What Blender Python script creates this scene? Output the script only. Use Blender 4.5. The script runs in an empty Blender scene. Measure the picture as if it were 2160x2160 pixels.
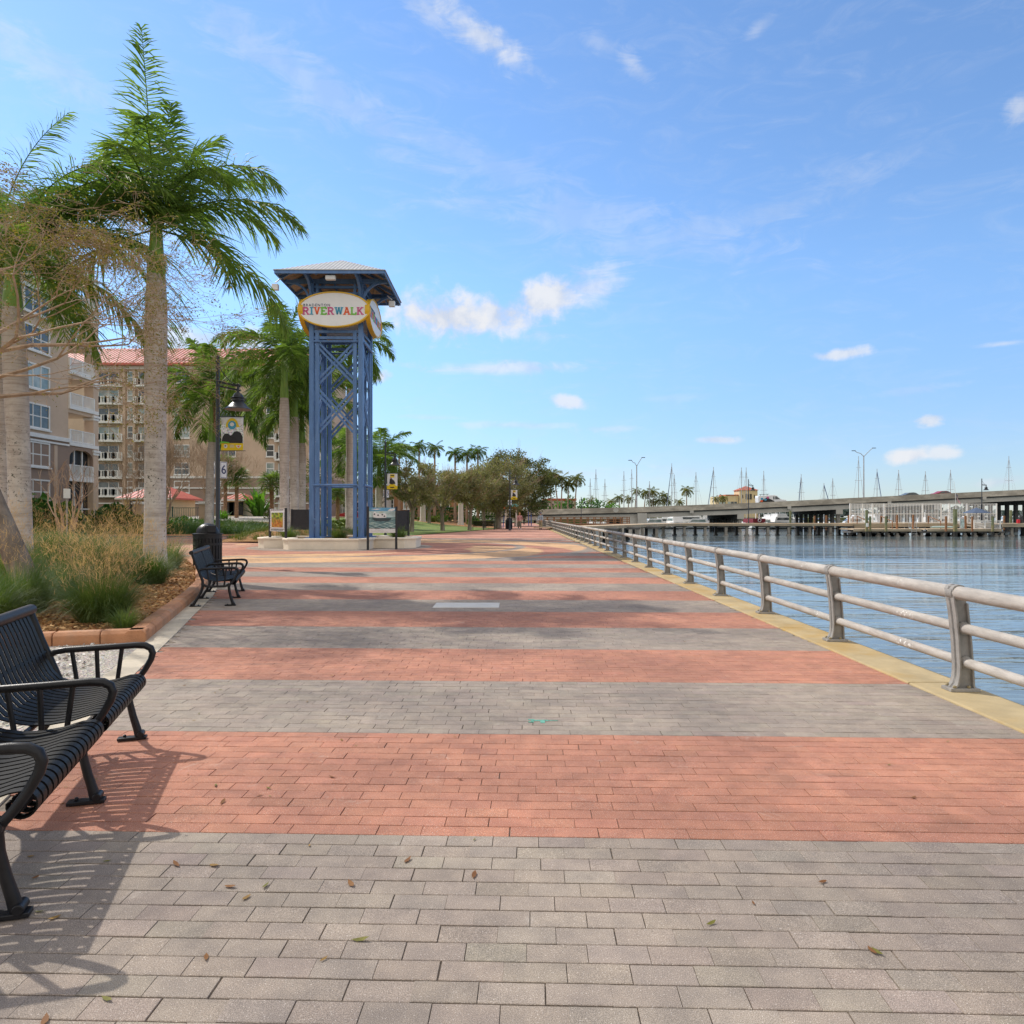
import bpy, bmesh, math, random
import numpy as np
from mathutils import Vector, Matrix
S = bpy.context.scene
COL = S.collection
R = math.radians
PI = math.pi
rnd = random.Random(11)
rng = np.random.default_rng(11)
F, H0, HY = 1517.0, 1.45, 1088.0          # lens in photo pixels, eye height, horizon row

def ground_at(px, py, z=0.0):
    y = F * (H0 - z) / (py - HY)
    return ((px - 1080) * y / F, y)
def xat(px, y): return (px - 1080) * y / F
def zat(py, y): return H0 + (HY - py) * y / F
def lerp(a, b, t): return a + (b - a) * t
def sstep(t):
    t = max(0.0, min(1.0, t)); return t * t * (3 - 2 * t)

def terrain(x, y):
    a = sstep((-x - 8) / 8)                                  # garden side of the plaza
    left = 0.95 * sstep((y - 50) / 42) + 0.45 * sstep((y - 50) / 10) * sstep((-x - 17) / 12)
    lawn = 0.62 * sstep((y - 72) / 40) * sstep((-x - 2.6) / 8)
    return max(0.0, lerp(lawn, left, a))

# ------------------------------------------------------------------ mesh helpers
class MB:
    def __init__(s): s.v = []; s.f = []; s.m = []; s.mi = 0
    def add(s, vs, fs):
        o = len(s.v); s.v += [tuple(p) for p in vs]
        for f in fs: s.f.append(tuple(i + o for i in f)); s.m.append(s.mi)
        return s
    def box(s, x0, x1, y0, y1, z0, z1):
        return s.add([(x0,y0,z0),(x1,y0,z0),(x1,y1,z0),(x0,y1,z0),(x0,y0,z1),(x1,y0,z1),(x1,y1,z1),(x0,y1,z1)],
              [(0,3,2,1),(4,5,6,7),(0,1,5,4),(1,2,6,5),(2,3,7,6),(3,0,4,7)])
    def bar(s, p, q, w, h, up=(0,0,1)):
        p, q = Vector(p), Vector(q); d = (q - p).normalized(); u = Vector(up)
        if abs(d.dot(u)) > .98: u = Vector((0,1,0))
        a = d.cross(u).normalized() * (w/2); b = a.cross(d).normalized() * (h/2)
        vs = [p-a-b, p+a-b, p+a+b, p-a+b, q-a-b, q+a-b, q+a+b, q-a+b]
        return s.add(vs, [(0,1,2,3),(7,6,5,4),(0,4,5,1),(1,5,6,2),(2,6,7,3),(3,7,4,0)])
    def tube(s, pts, r, n=8, cap=True):
        pts = [Vector(p) for p in pts]; k = len(pts)
        rs = r if isinstance(r, (list, tuple)) else [r]*k
        d0 = (pts[1]-pts[0]).normalized()
        u = d0.orthogonal().normalized() if abs(d0.z) > .9 else d0.cross(Vector((0,0,1))).normalized()
        vs = []
        for i in range(k):
            d = (pts[min(i+1,k-1)] - pts[max(i-1,0)]).normalized()
            u = (u - d*u.dot(d)).normalized(); w = d.cross(u)
            for j in range(n):
                a = 2*PI*j/n; vs.append(pts[i] + (u*math.cos(a) + w*math.sin(a))*rs[i])
        fs = [(i*n+j, i*n+(j+1)%n, (i+1)*n+(j+1)%n, (i+1)*n+j) for i in range(k-1) for j in range(n)]
        if cap: fs += [tuple(range(n-1,-1,-1)), tuple((k-1)*n+j for j in range(n))]
        return s.add(vs, fs)
    def lathe(s, prof, cx=0, cy=0, n=16, a0=0.0):
        vs = [(cx + r*math.cos(a0+2*PI*j/n), cy + r*math.sin(a0+2*PI*j/n), z) for r, z in prof for j in range(n)]
        fs = [(i*n+j, i*n+(j+1)%n, (i+1)*n+(j+1)%n, (i+1)*n+j) for i in range(len(prof)-1) for j in range(n)]
        if prof[0][0] > 1e-4: fs.append(tuple(range(n-1,-1,-1)))
        if prof[-1][0] > 1e-4: fs.append(tuple((len(prof)-1)*n+j for j in range(n)))
        return s.add(vs, fs)
    def prism(s, poly, z0, z1, T=None):
        n = len(poly); T = T or (lambda x, y, z: (x, y, z))
        vs = [T(x,y,z0) for x,y in poly] + [T(x,y,z1) for x,y in poly]
        return s.add(vs, [tuple(range(n-1,-1,-1)), tuple(range(n,2*n))] + [(i,(i+1)%n,n+(i+1)%n,n+i) for i in range(n)])
    def strip(s, pts, w, th, y0):
        """a flat strap of width w (along y) following a profile of (x, z) points"""
        k = len(pts); vs = []
        for i in range(k):
            a, b = pts[max(i-1,0)], pts[min(i+1,k-1)]
            tx, tz = b[0]-a[0], b[1]-a[1]; l = math.hypot(tx,tz) or 1; nx, nz = -tz/l*th/2, tx/l*th/2
            x, z = pts[i]
            vs += [(x+nx,y0,z+nz),(x+nx,y0+w,z+nz),(x-nx,y0+w,z-nz),(x-nx,y0,z-nz)]
        fs = [(4*i+j, 4*i+(j+1)%4, 4*i+4+(j+1)%4, 4*i+4+j) for i in range(k-1) for j in range(4)]
        fs += [(3,2,1,0), (4*k-4,4*k-3,4*k-2,4*k-1)]
        return s.add(vs, fs)
    def build(s, name, mat, parent=None, smooth=False, bevel=0, angle=35):
        me = bpy.data.meshes.new(name)
        me.from_pydata(s.v, [], s.f)
        for m in (mat if isinstance(mat, (list,tuple)) else [mat]): me.materials.append(m)
        if any(s.m): me.polygons.foreach_set('material_index', s.m)
        me.validate(); me.update()
        o = bpy.data.objects.new(name, me); COL.objects.link(o)
        if bevel:
            b = o.modifiers.new('bevel','BEVEL'); b.width = bevel; b.segments = 2; b.limit_method = 'ANGLE'; b.angle_limit = R(40)
        if smooth:
            me.polygons.foreach_set('use_smooth', [True]*len(me.polygons))
            try: me.set_sharp_from_angle(angle=R(angle))
            except Exception: pass
        if parent: o.parent = parent
        return o

def mesh_np(name, V, Fa, mat, parent=None, col=None, smooth=False):
    me = bpy.data.meshes.new(name)
    V = np.asarray(V, np.float32); Fa = np.asarray(Fa, np.int32); k = Fa.shape[1]
    me.vertices.add(len(V)); me.vertices.foreach_set('co', V.ravel())
    me.loops.add(Fa.size); me.loops.foreach_set('vertex_index', Fa.ravel())
    me.polygons.add(len(Fa)); me.polygons.foreach_set('loop_start', np.arange(0, Fa.size, k, dtype=np.int32))
    try: me.polygons.foreach_set('loop_total', np.full(len(Fa), k, np.int32))
    except Exception: pass
    if col is not None:
        at = me.color_attributes.new('tone', 'FLOAT_COLOR', 'POINT')
        at.data.foreach_set('color', np.asarray(col, np.float32).ravel())
    me.materials.append(mat); me.update(calc_edges=True); me.validate()
    me.polygons.foreach_set('use_smooth', [bool(smooth)]*len(me.polygons))
    o = bpy.data.objects.new(name, me); COL.objects.link(o)
    if parent: o.parent = parent
    return o

def tag(o, label=None, cat=None, group=None, kind=None):
    if label: o['label'] = label
    if cat: o['category'] = cat
    if group: o['group'] = group
    if kind: o['kind'] = kind
    return o
def thing(name, label, cat, loc=(0,0,0), rz=0.0, group=None):
    o = bpy.data.objects.new(name, None); COL.objects.link(o)
    o.location = loc; o.rotation_euler = (0,0,rz); o.empty_display_size = .2
    return tag(o, label, cat, group)
def struct(o): o['kind'] = 'structure'; return o
def dup(root, loc=None, rz=None, label=None, group=None, scale=None):
    def cp(o, par):
        c = o.copy(); COL.objects.link(c)
        if par: c.parent = par
        for ch in list(o.children): cp(ch, c)
        return c
    r = cp(root, None)
    if loc is not None: r.location = loc
    if rz is not None: r.rotation_euler = (0,0,rz)
    if scale is not None: r.scale = (scale,)*3 if not isinstance(scale, tuple) else scale
    if label: r['label'] = label
    if group: r['group'] = group
    return r

# ------------------------------------------------------------------ materials
def nodes_of(name):
    m = bpy.data.materials.new(name); m.use_nodes = True
    nt = m.node_tree; nt.nodes.clear()
    out = nt.nodes.new('ShaderNodeOutputMaterial')
    return m, nt, out
def N(nt, t, **kw):
    n = nt.nodes.new(t)
    for k, v in kw.items():
        if k in n.inputs: n.inputs[k].default_value = v
        else: setattr(n, k, v)
    return n
def rgba(c): return (c[0], c[1], c[2], 1.0)
def math_n(nt, op, a, b=None, c=None):
    n = nt.nodes.new('ShaderNodeMath'); n.operation = op
    for i, x in enumerate((a, b, c)):
        if x is None: continue
        if isinstance(x, (int, float)): n.inputs[i].default_value = x
        else: nt.links.new(x, n.inputs[i])
    return n.outputs[0]
def mixc(nt, f, a, b, blend='MIX'):
    n = nt.nodes.new('ShaderNodeMix'); n.data_type = 'RGBA'; n.blend_type = blend
    for i, x in ((0, f), (6, a), (7, b)):
        if isinstance(x, (int, float)): n.inputs[i].default_value = x
        elif isinstance(x, tuple): n.inputs[i].default_value = rgba(x)
        else: nt.links.new(x, n.inputs[i])
    return n.outputs[2]
def noise(nt, vec, scale, detail=4, rough=.6, dist=0):
    n = N(nt, 'ShaderNodeTexNoise'); n.inputs['Scale'].default_value = scale
    n.inputs['Detail'].default_value = detail; n.inputs['Roughness'].default_value = rough; n.inputs['Distortion'].default_value = dist
    if vec is not None: nt.links.new(vec, n.inputs['Vector'])
    return n.outputs[0]
def ramp(nt, x, p0, p1):
    n = nt.nodes.new('ShaderNodeMapRange'); n.inputs[1].default_value = p0; n.inputs[2].default_value = p1
    n.interpolation_type = 'SMOOTHSTEP'; nt.links.new(x, n.inputs[0]); return n.outputs[0]
def coords(nt, scale=None, world=False):
    if world: v = nt.nodes.new('ShaderNodeNewGeometry').outputs['Position']
    else: v = nt.nodes.new('ShaderNodeTexCoord').outputs['Object']
    if scale:
        mp = nt.nodes.new('ShaderNodeMapping'); mp.inputs['Scale'].default_value = scale
        nt.links.new(v, mp.inputs['Vector']); v = mp.outputs[0]
    return v
def bump(nt, h, strength, dist):
    b = nt.nodes.new('ShaderNodeBump'); b.inputs['Strength'].default_value = strength; b.inputs['Distance'].default_value = dist
    nt.links.new(h, b.inputs['Height']); return b.outputs[0]

def mat(name, c, rough=.7, var=.12, scale=6, bm=0.0, bs=60, metal=0, c2=None, spec=.5, stretch=None, world=False, amount=.5):
    m, nt, out = nodes_of(name)
    p = N(nt, 'ShaderNodeBsdfPrincipled'); v = coords(nt, stretch, world)
    n = noise(nt, v, scale, 6, .65)
    lo = tuple(x*(1-var) for x in c); hi = tuple(min(1, x*(1+var)) for x in c)
    col = mixc(nt, ramp(nt, n, .3, .7), lo, hi)
    if c2 is not None:
        n2 = noise(nt, v, scale*.37, 5, .7)
        col = mixc(nt, ramp(nt, n2, .62-amount*.3, .78-amount*.1), col, c2)
    nt.links.new(col, p.inputs['Base Color'])
    p.inputs['Roughness'].default_value = rough; p.inputs['Metallic'].default_value = metal
    p.inputs['Specular IOR Level'].default_value = spec
    if bm: nt.links.new(bump(nt, noise(nt, v, bs, 4, .6), bm, .02), p.inputs['Normal'])
    nt.links.new(p.outputs[0], out.inputs[0])
    return m
def leaf_mat(name, c, c2, trans=.35, rough=.5, scale=1.2, spec=.35):
    m, nt, out = nodes_of(name)
    v = coords(nt, world=True)
    n = noise(nt, v, scale, 3, .6); n2 = noise(nt, v, scale*14, 2, .5)
    f = math_n(nt, 'ADD', math_n(nt, 'MULTIPLY', ramp(nt, n, .35, .65), .55), math_n(nt, 'MULTIPLY', ramp(nt, n2, .3, .7), .45))
    col = mixc(nt, f, c, c2)
    p = N(nt, 'ShaderNodeBsdfPrincipled'); nt.links.new(col, p.inputs['Base Color']); p.inputs['Roughness'].default_value = rough
    p.inputs['Specular IOR Level'].default_value = spec
    t = N(nt, 'ShaderNodeBsdfTranslucent')
    nt.links.new(mixc(nt, 1.0, col, (1.6, 1.7, .8), 'MULTIPLY'), t.inputs['Color'])
    mx = N(nt, 'ShaderNodeMixShader'); mx.inputs[0].default_value = trans
    nt.links.new(p.outputs[0], mx.inputs[1]); nt.links.new(t.outputs[0], mx.inputs[2]); nt.links.new(mx.outputs[0], out.inputs[0])
    return m

K = {}
K['black_metal'] = mat('black_metal', (.010,.010,.012), .40, .3, 20, .08, 220, spec=.35)
K['black_strap'] = mat('black_strap', (.0085,.0085,.009), .42, .3, 14, spec=.14)
K['dark_panel'] = mat('dark_panel', (.018,.018,.022), .55, .3, 9)
K['lamp_metal'] = mat('lamp_metal', (.022,.023,.028), .4, .25, 9)
K['bronze'] = mat('bronze_inside', (.16,.09,.05), .35, .3, 9, metal=.6)
K['rail'] = mat('weathered_rail', (.40,.365,.325), .72, .16, 5, .2, 90, metal=0, c2=(.53,.49,.44), stretch=(4,.9,4), spec=.35)
def rail_mat():
    m = K['rail']; nt = m.node_tree; p = [n for n in nt.nodes if n.type == 'BSDF_PRINCIPLED'][0]; src = p.inputs['Base Color'].links[0].from_socket
    v = coords(nt); vo = N(nt,'ShaderNodeTexVoronoi'); vo.inputs['Scale'].default_value = 30; nt.links.new(v, vo.inputs['Vector'])
    spots = math_n(nt, 'MULTIPLY', math_n(nt, 'LESS_THAN', vo.outputs['Distance'], .33), ramp(nt, noise(nt, coords(nt,(1,.8,1)), .9, 2), .62,.68))
    dirt = math_n(nt, 'MULTIPLY', ramp(nt, noise(nt, coords(nt,(14,1.2,14)), 2.2, 6, .7), .54,.7), .4)
    nt.links.new(mixc(nt, math_n(nt,'MULTIPLY', spots, .8), mixc(nt, dirt, src, (.20,.175,.15)), (.75,.74,.70)), p.inputs['Base Color'])
rail_mat()
K['post'] = mat('rail_post', (.29,.275,.255), .72, .2, 8, .25, 120, metal=0, c2=(.42,.40,.37), spec=.35)
K['bolt'] = mat('bolt', (.30,.24,.13), .6, .3, 60)
K['cap'] = mat('seawall_cap', (.45,.35,.19), .85, .16, 1.6, .3, 70, c2=(.44,.265,.06), world=True, amount=.62)
K['seawall'] = mat('seawall', (.22,.21,.18), .9, .25, 1.5, .4, 8)
K['concrete'] = mat('concrete', (.52,.45,.345), .9, .2, 2.5, .3, 90, world=True)
K['kerb'] = mat('kerb_terracotta', (.46,.215,.105), .85, .2, 3, .4, 60, world=True, c2=(.40,.25,.16))
K['blue'] = mat('tower_blue', (.085,.182,.385), .48, .14, 3, c2=(.13,.235,.45), stretch=(3,3,.5))
K['roof_metal'] = mat('roof_metal', (.46,.45,.42), .45, .1, 2, metal=.3)
K['soffit'] = mat('soffit', (.42,.31,.21), .7, .15, 4)
K['sign_face'] = mat('sign_face', (.80,.80,.80), .45, .03, 2)
K['sign_rim'] = mat('sign_rim', (.74,.45,.02), .45, .05, 2)
K['navy'] = mat('navy_letter', (.03,.04,.11), .5, .05)
for nm, c in (('pink',(.60,.10,.26)),('teal',(.05,.31,.48)),('orange',(.75,.11,.02)),('green',(.15,.50,.03))):
    K['let_'+nm] = mat('letter_'+nm, c, .5, .03)
K['planter'] = mat('planter_wall', (.84,.74,.60), .85, .06, 2, .15, 60)
K['white'] = mat('white_paint', (.75,.74,.71), .6, .05, 3)
K['offwhite'] = mat('off_white', (.60,.57,.52), .7, .08, 3)
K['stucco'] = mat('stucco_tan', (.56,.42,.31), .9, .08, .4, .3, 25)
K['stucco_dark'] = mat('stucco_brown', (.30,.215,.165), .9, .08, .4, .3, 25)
K['cream'] = mat('cream_wall', (.70,.55,.32), .85, .08, .5)
def glass_mat():
    m, nt, out = nodes_of('window_glass'); p = N(nt,'ShaderNodeBsdfPrincipled'); r = nt.nodes.new('ShaderNodeObjectInfo').outputs['Random']
    n = noise(nt, coords(nt), .5, 3, .6)
    c = mixc(nt, math_n(nt,'LESS_THAN', r, .45), mixc(nt, ramp(nt, n, .35,.65), (.03,.04,.045), (.10,.12,.12)), mixc(nt, ramp(nt, n, .35,.65), (.17,.24,.23), (.42,.46,.42)))
    c = mixc(nt, math_n(nt,'GREATER_THAN', r, .8), c, (.05,.06,.065)); nt.links.new(c, p.inputs['Base Color']); p.inputs['Roughness'].default_value = .07; p.inputs['Specular IOR Level'].default_value = .8
    nt.links.new(p.outputs[0], out.inputs[0]); return m
K['glass'] = glass_mat()
K['screen'] = mat('dark_screen', (.02,.021,.022), .5, .3, 1)
K['roof_red'] = mat('red_roof', (.56,.13,.085), .45, .12, 2, metal=.0)
K['roof_seam'] = mat('roof_seam', (.72,.50,.42), .45, .1, 2)
K['tile_red'] = mat('tile_red', (.42,.10,.05), .8, .2, 6)
K['yellow'] = mat('yellow_print', (.72,.52,.01), .6, .05)
K['print_white'] = mat('print_white', (.70,.70,.70), .6, .08, 30)
K['print_black'] = mat('print_black', (.018,.018,.02), .6, .2, 20)
K['skin'] = mat('skin', (.55,.30,.21), .55, .06)
K['lichen'] = None
K['wood_brown'] = mat('brown_wood', (.27,.13,.06), .85, .3, 2, stretch=(1,1,4))
K['wood_grey'] = mat('pier_wood', (.35,.29,.21), .9, .25, 1.2, c2=(.24,.24,.18), stretch=(.4,2,2))
K['wood_top'] = mat('pier_deck', (.58,.44,.29), .9, .18, 1.5)
K['pile_conc'] = mat('pile_concrete', (.26,.24,.21), .9, .25, 1.4, c2=(.09,.07,.05))
K['pile_green'] = mat('piling_green', (.17,.19,.10), .9, .3, 1.2, c2=(.30,.20,.08))
K['pile_black'] = mat('piling_wet', (.02,.02,.018), .7, .3, 2)
K['bridge'] = mat('bridge_concrete', (.50,.445,.365), .9, .3, .9, .3, 3, c2=(.27,.235,.19), stretch=(.5,1,1.3), amount=.9)
K['girder'] = mat('girder_concrete', (.48,.45,.40), .9, .12, .3)
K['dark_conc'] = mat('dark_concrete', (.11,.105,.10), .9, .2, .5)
K['boat_white'] = mat('boat_white', (.78,.77,.74), .35, .04, 1)
K['boat_blue'] = mat('boat_navy', (.03,.06,.16), .4, .1)
K['boat_red'] = mat('boat_red', (.22,.02,.03), .5, .1)
K['mast'] = mat('mast', (.40,.40,.40), .5, .1)
K['tyre'] = mat('tyre', (.02,.02,.02), .8, .2)
K['car_grey'] = mat('car_grey', (.10,.115,.12), .3, .05)
K['car_red'] = mat('car_red', (.30,.015,.015), .3, .05)
K['car_white'] = mat('car_white', (.78,.78,.78), .35, .03)
K['fence_green'] = mat('fence_green', (.02,.08,.06), .5, .1)
K['umbrella'] = mat('umbrella_cloth', (.07,.10,.16), .8, .1)
K['bark'] = mat('grey_bark', (.215,.17,.13), .95, .35, 5, .9, 18, c2=(.33,.29,.24), stretch=(1,1,.35))
K['twig'] = mat('twig_bark', (.43,.30,.20), .95, .25, 9)
K['myrtle'] = mat('myrtle_bark', (.34,.225,.155), .9, .25, 3)
K['sabal_trunk'] = mat('sabal_trunk', (.26,.15,.085), .95, .4, 7, .8, 12)
K['frond'] = leaf_mat('palm_leaf', (.055,.115,.025), (.20,.28,.07), .48, .58, 1.6, .2)
K['frond_far'] = leaf_mat('palm_leaf_far', (.05,.10,.025), (.15,.21,.055), .38, .6, .6, .2)
K['coco'] = leaf_mat('coconut_leaf', (.075,.11,.025), (.24,.20,.06), .42, .5, .5)
K['fan'] = leaf_mat('fan_leaf', (.06,.11,.03), (.18,.23,.07), .42, .5, 1.0)
K['shaft'] = mat('crownshaft', (.17,.29,.04), .5, .3, 2, stretch=(3,3,.4), c2=(.45,.25,.07), amount=.25)
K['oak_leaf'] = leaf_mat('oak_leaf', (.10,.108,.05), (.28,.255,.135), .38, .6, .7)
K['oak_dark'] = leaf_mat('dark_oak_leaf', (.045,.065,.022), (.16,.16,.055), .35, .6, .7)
K['sparse_leaf'] = leaf_mat('sparse_leaf', (.09,.10,.02), (.28,.20,.05), .35, .6, 5)
K['shrub'] = leaf_mat('shrub_leaf', (.02,.07,.016), (.08,.18,.03), .35, .4, 1.2)
K['hedge'] = leaf_mat('hedge_leaf', (.05,.09,.018), (.16,.19,.03), .25, .6, 1.0)
K['bright'] = leaf_mat('bright_leaf', (.045,.13,.018), (.13,.26,.03), .35, .5, 1.0)
K['blade'] = leaf_mat('grass_blade', (.055,.115,.025), (.17,.215,.06), .3, .6, 2.0)
K['plume'] = leaf_mat('grass_plume', (.46,.27,.15), (.66,.43,.25), .3, .9, 3.0, .1)
K['liriope'] = leaf_mat('liriope_blade', (.028,.075,.018), (.10,.17,.03), .3, .5, .8)

# ------------------------------------------------------------------ camera, sky, sun
cam = bpy.data.cameras.new('camera'); camo = bpy.data.objects.new('camera', cam); COL.objects.link(camo)
cam.sensor_fit = 'HORIZONTAL'; cam.sensor_width = 36.0; cam.lens = F/2160*36.0; cam.shift_y = (HY-1080)/2160
cam.clip_start = .05; cam.clip_end = 6000
camo.location = (0,0,H0); camo.rotation_euler = (R(90),0,0); S.camera = camo
SUN_AZ = math.atan2(-.80, .60); SUN_EL = R(43)          # azimuth measured from +Y towards +X
sunv = Vector((math.sin(SUN_AZ)*math.cos(SUN_EL), math.cos(SUN_AZ)*math.cos(SUN_EL), math.sin(SUN_EL)))
sl = bpy.data.lights.new('sun','SUN'); sl.energy = 2.7; sl.angle = R(.8); sl.color = (1.0,.94,.85)
so = bpy.data.objects.new('sun', sl); COL.objects.link(so); so.rotation_euler = sunv.to_track_quat('Z','Y').to_euler()
so.location = (-40, 30, 60)
W = bpy.data.worlds.new('World'); S.world = W; W.use_nodes = True
nt = W.node_tree; nt.nodes.clear()
wo = nt.nodes.new('ShaderNodeOutputWorld')
sky = nt.nodes.new('ShaderNodeTexSky'); sky.sky_type = 'NISHITA'; sky.sun_disc = False
sky.sun_elevation = SUN_EL; sky.sun_rotation = SUN_AZ; sky.altitude = 0; sky.air_density = 1.0; sky.dust_density = .12; sky.ozone_density = 1.5
bg = nt.nodes.new('ShaderNodeBackground'); bg.inputs[1].default_value = .120

tc = nt.nodes.new('ShaderNodeTexCoord').outputs['Generated']
sep = nt.nodes.new('ShaderNodeSeparateXYZ'); nt.links.new(tc, sep.inputs[0])
azn = math_n(nt, 'ARCTAN2', sep.outputs[0], sep.outputs[1]); eln = math_n(nt, 'ARCSINE', sep.outputs[2])
def dirpt(px, py):
    x, z = (px-1080)/F, (HY-py)/F
    return math.atan2(x, 1.0), math.atan2(z, math.hypot(x, 1))
cmb = nt.nodes.new('ShaderNodeCombineXYZ'); nt.links.new(azn, cmb.inputs[0]); nt.links.new(eln, cmb.inputs[1])
wv = cmb.outputs[0]
nt.links.new(mixc(nt, 1.0, sky.outputs[0], mixc(nt, ramp(nt, eln, -.02, .34), (.54,.63,.85), (.87,1.05,1.22)), 'MULTIPLY'), bg.inputs[0])
fine = noise(nt, wv, 19, 8, .58, .25)
mp = nt.nodes.new('ShaderNodeMapping'); mp.inputs['Scale'].default_value = (7, 22, 1); mp.inputs['Rotation'].default_value = (0,0,R(18)); nt.links.new(wv, mp.inputs[0])
wisp = noise(nt, mp.outputs[0], 1.6, 9, .66, 1.2)
total = None
# px, py, half length, half height, tilt (degrees, clockwise on the picture), strength, wispiness
CLOUDS = [(1010,72,185,38,24,.75,.6),(900,20,120,26,24,.4,.8),(1335,135,80,24,36,.42,.8),(1270,95,60,26,20,.25,.8),(1600,58,50,20,-25,.3,.8),
 (950,668,175,66,4,1.0,.15),(1050,665,140,58,0,.95,.2),(1150,632,130,60,-14,.95,.3),(1240,610,110,58,-24,.65,.75),(1080,690,120,30,10,.5,.8),
 (1080,775,270,20,0,.65,.75),(1195,848,44,17,8,.8,.3),(1778,746,80,15,-3,.8,.3),(1962,888,34,20,0,.8,.45),(1920,960,60,20,-8,.95,.35),(1985,955,50,18,0,.8,.4),
 (2150,232,45,36,-30,.7,.5),(1080,897,180,12,0,.4,.7),(1515,928,60,11,3,.7,.4),(420,720,240,40,-4,.75,.4),(800,793,40,18,0,.9,.2),
 (2120,725,90,9,0,.5,.6),(2110,1015,90,16,-8,.5,.5),(1290,905,90,10,0,.35,.8),(690,200,460,60,20,.27,1),(1250,470,520,80,10,.24,1),(80,130,340,70,20,.3,1),(330,470,300,70,-10,.26,1),(1080,1000,500,22,0,.3,1),(1700,420,300,40,-12,.2,1),(980,330,420,60,16,.2,1),
 (900,880,90,10,0,.3,.7),(1400,840,160,14,0,.16,1),(1950,820,200,14,-4,.2,1)]
for px, py, hl, hh, tilt, st, wi in CLOUDS:
    a, e = dirpt(px, py); k = math.cos(a)
    dx = math_n(nt, 'SUBTRACT', azn, a); dy = math_n(nt, 'SUBTRACT', eln, e)
    c, s = math.cos(R(-tilt)), math.sin(R(-tilt))
    u = math_n(nt, 'ADD', math_n(nt, 'MULTIPLY', dx, c), math_n(nt, 'MULTIPLY', dy, s))
    w = math_n(nt, 'SUBTRACT', math_n(nt, 'MULTIPLY', dy, c), math_n(nt, 'MULTIPLY', dx, s))
    L, Hh = hl/F*k*k + .003, hh/F*k
    d = math_n(nt, 'ADD', math_n(nt, 'POWER', math_n(nt, 'DIVIDE', u, L), 2), math_n(nt, 'POWER', math_n(nt, 'ABSOLUTE', math_n(nt, 'DIVIDE', w, Hh)), 2))
    fall = math_n(nt, 'SUBTRACT', 1.0, math_n(nt, 'SQRT', d))
    nz = math_n(nt, 'ADD', math_n(nt, 'MULTIPLY', wisp, wi), math_n(nt, 'MULTIPLY', fine, 1-wi))
    x = math_n(nt, 'ADD', fall, math_n(nt, 'MULTIPLY', math_n(nt, 'SUBTRACT', nz, .52), 3.0))
    x = math_n(nt, 'MULTIPLY', ramp(nt, x, -.05, 1.0 if wi > .5 else .72), st)
    x = math_n(nt, 'MULTIPLY', x, ramp(nt, fall, -.75, .0))
    total = x if total is None else math_n(nt, 'MAXIMUM', total, x)
infront = math_n(nt, 'GREATER_THAN', sep.outputs[1], 0.0)
total = math_n(nt, 'MULTIPLY', total, infront)
hz = math_n(nt, 'MULTIPLY', ramp(nt, wisp, .42, .85), .16)      # thin high cirrus all round
total = math_n(nt, 'MAXIMUM', total, hz)
cb = nt.nodes.new('ShaderNodeBackground'); cb.inputs[1].default_value = .64
nt.links.new(mixc(nt, ramp(nt, fine, .35, .62), (.66,.74,.90), (.93,.95,1.0)), cb.inputs[0])
# unseen broken cloud added overhead and behind the viewer as warm fill light
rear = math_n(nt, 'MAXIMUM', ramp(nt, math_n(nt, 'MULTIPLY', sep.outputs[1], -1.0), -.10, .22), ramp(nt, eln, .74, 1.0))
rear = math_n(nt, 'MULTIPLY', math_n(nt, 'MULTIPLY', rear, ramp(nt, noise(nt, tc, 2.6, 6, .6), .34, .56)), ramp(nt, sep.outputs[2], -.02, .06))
rear_fill = nt.nodes.new('ShaderNodeBackground'); rear_fill.inputs[0].default_value = (1.0, .93, .83, 1); rear_fill.inputs[1].default_value = .80
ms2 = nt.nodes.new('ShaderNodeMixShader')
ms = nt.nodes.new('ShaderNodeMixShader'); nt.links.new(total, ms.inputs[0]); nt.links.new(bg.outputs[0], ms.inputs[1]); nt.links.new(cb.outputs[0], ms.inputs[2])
nt.links.new(rear, ms2.inputs[0]); nt.links.new(ms.outputs[0], ms2.inputs[1]); nt.links.new(rear_fill.outputs[0], ms2.inputs[2]); nt.links.new(ms2.outputs[0], wo.inputs[0])
S.view_settings.view_transform = 'Standard'; S.view_settings.look = 'None'; S.view_settings.exposure = 0.52; S.view_settings.gamma = 1.0
S.cycles.use_denoising = True
S.cycles.max_bounces = 8; S.cycles.transparent_max_bounces = 8; S.cycles.caustics_reflective = False; S.cycles.caustics_refractive = False
# ------------------------------------------------------------------ the setting
def sheet(name, poly, dz, material, step=2.0, zf=terrain):
    bm = bmesh.new(); bm.faces.new([bm.verts.new((x,y,0)) for x,y in poly])
    xs = [p[0] for p in poly]; ys = [p[1] for p in poly]
    for ax, lo, hi in ((0,min(xs),max(xs)),(1,min(ys),max(ys))):
        k = math.floor(lo/step)*step + step
        while k < hi:
            co = (k,0,0) if ax == 0 else (0,k,0); no = (1,0,0) if ax == 0 else (0,1,0)
            bmesh.ops.bisect_plane(bm, geom=bm.verts[:]+bm.edges[:]+bm.faces[:], plane_co=co, plane_no=no); k += step
    for v in bm.verts: v.co.z = zf(v.co.x, v.co.y) + dz
    bmesh.ops.recalc_face_normals(bm, faces=bm.faces[:])
    if sum(f.normal.z for f in bm.faces) < 0: bmesh.ops.reverse_faces(bm, faces=bm.faces[:])
    me = bpy.data.meshes.new(name); bm.to_mesh(me); bm.free(); me.materials.append(material)
    o = bpy.data.objects.new(name, me); COL.objects.link(o); return struct(o)

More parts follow.
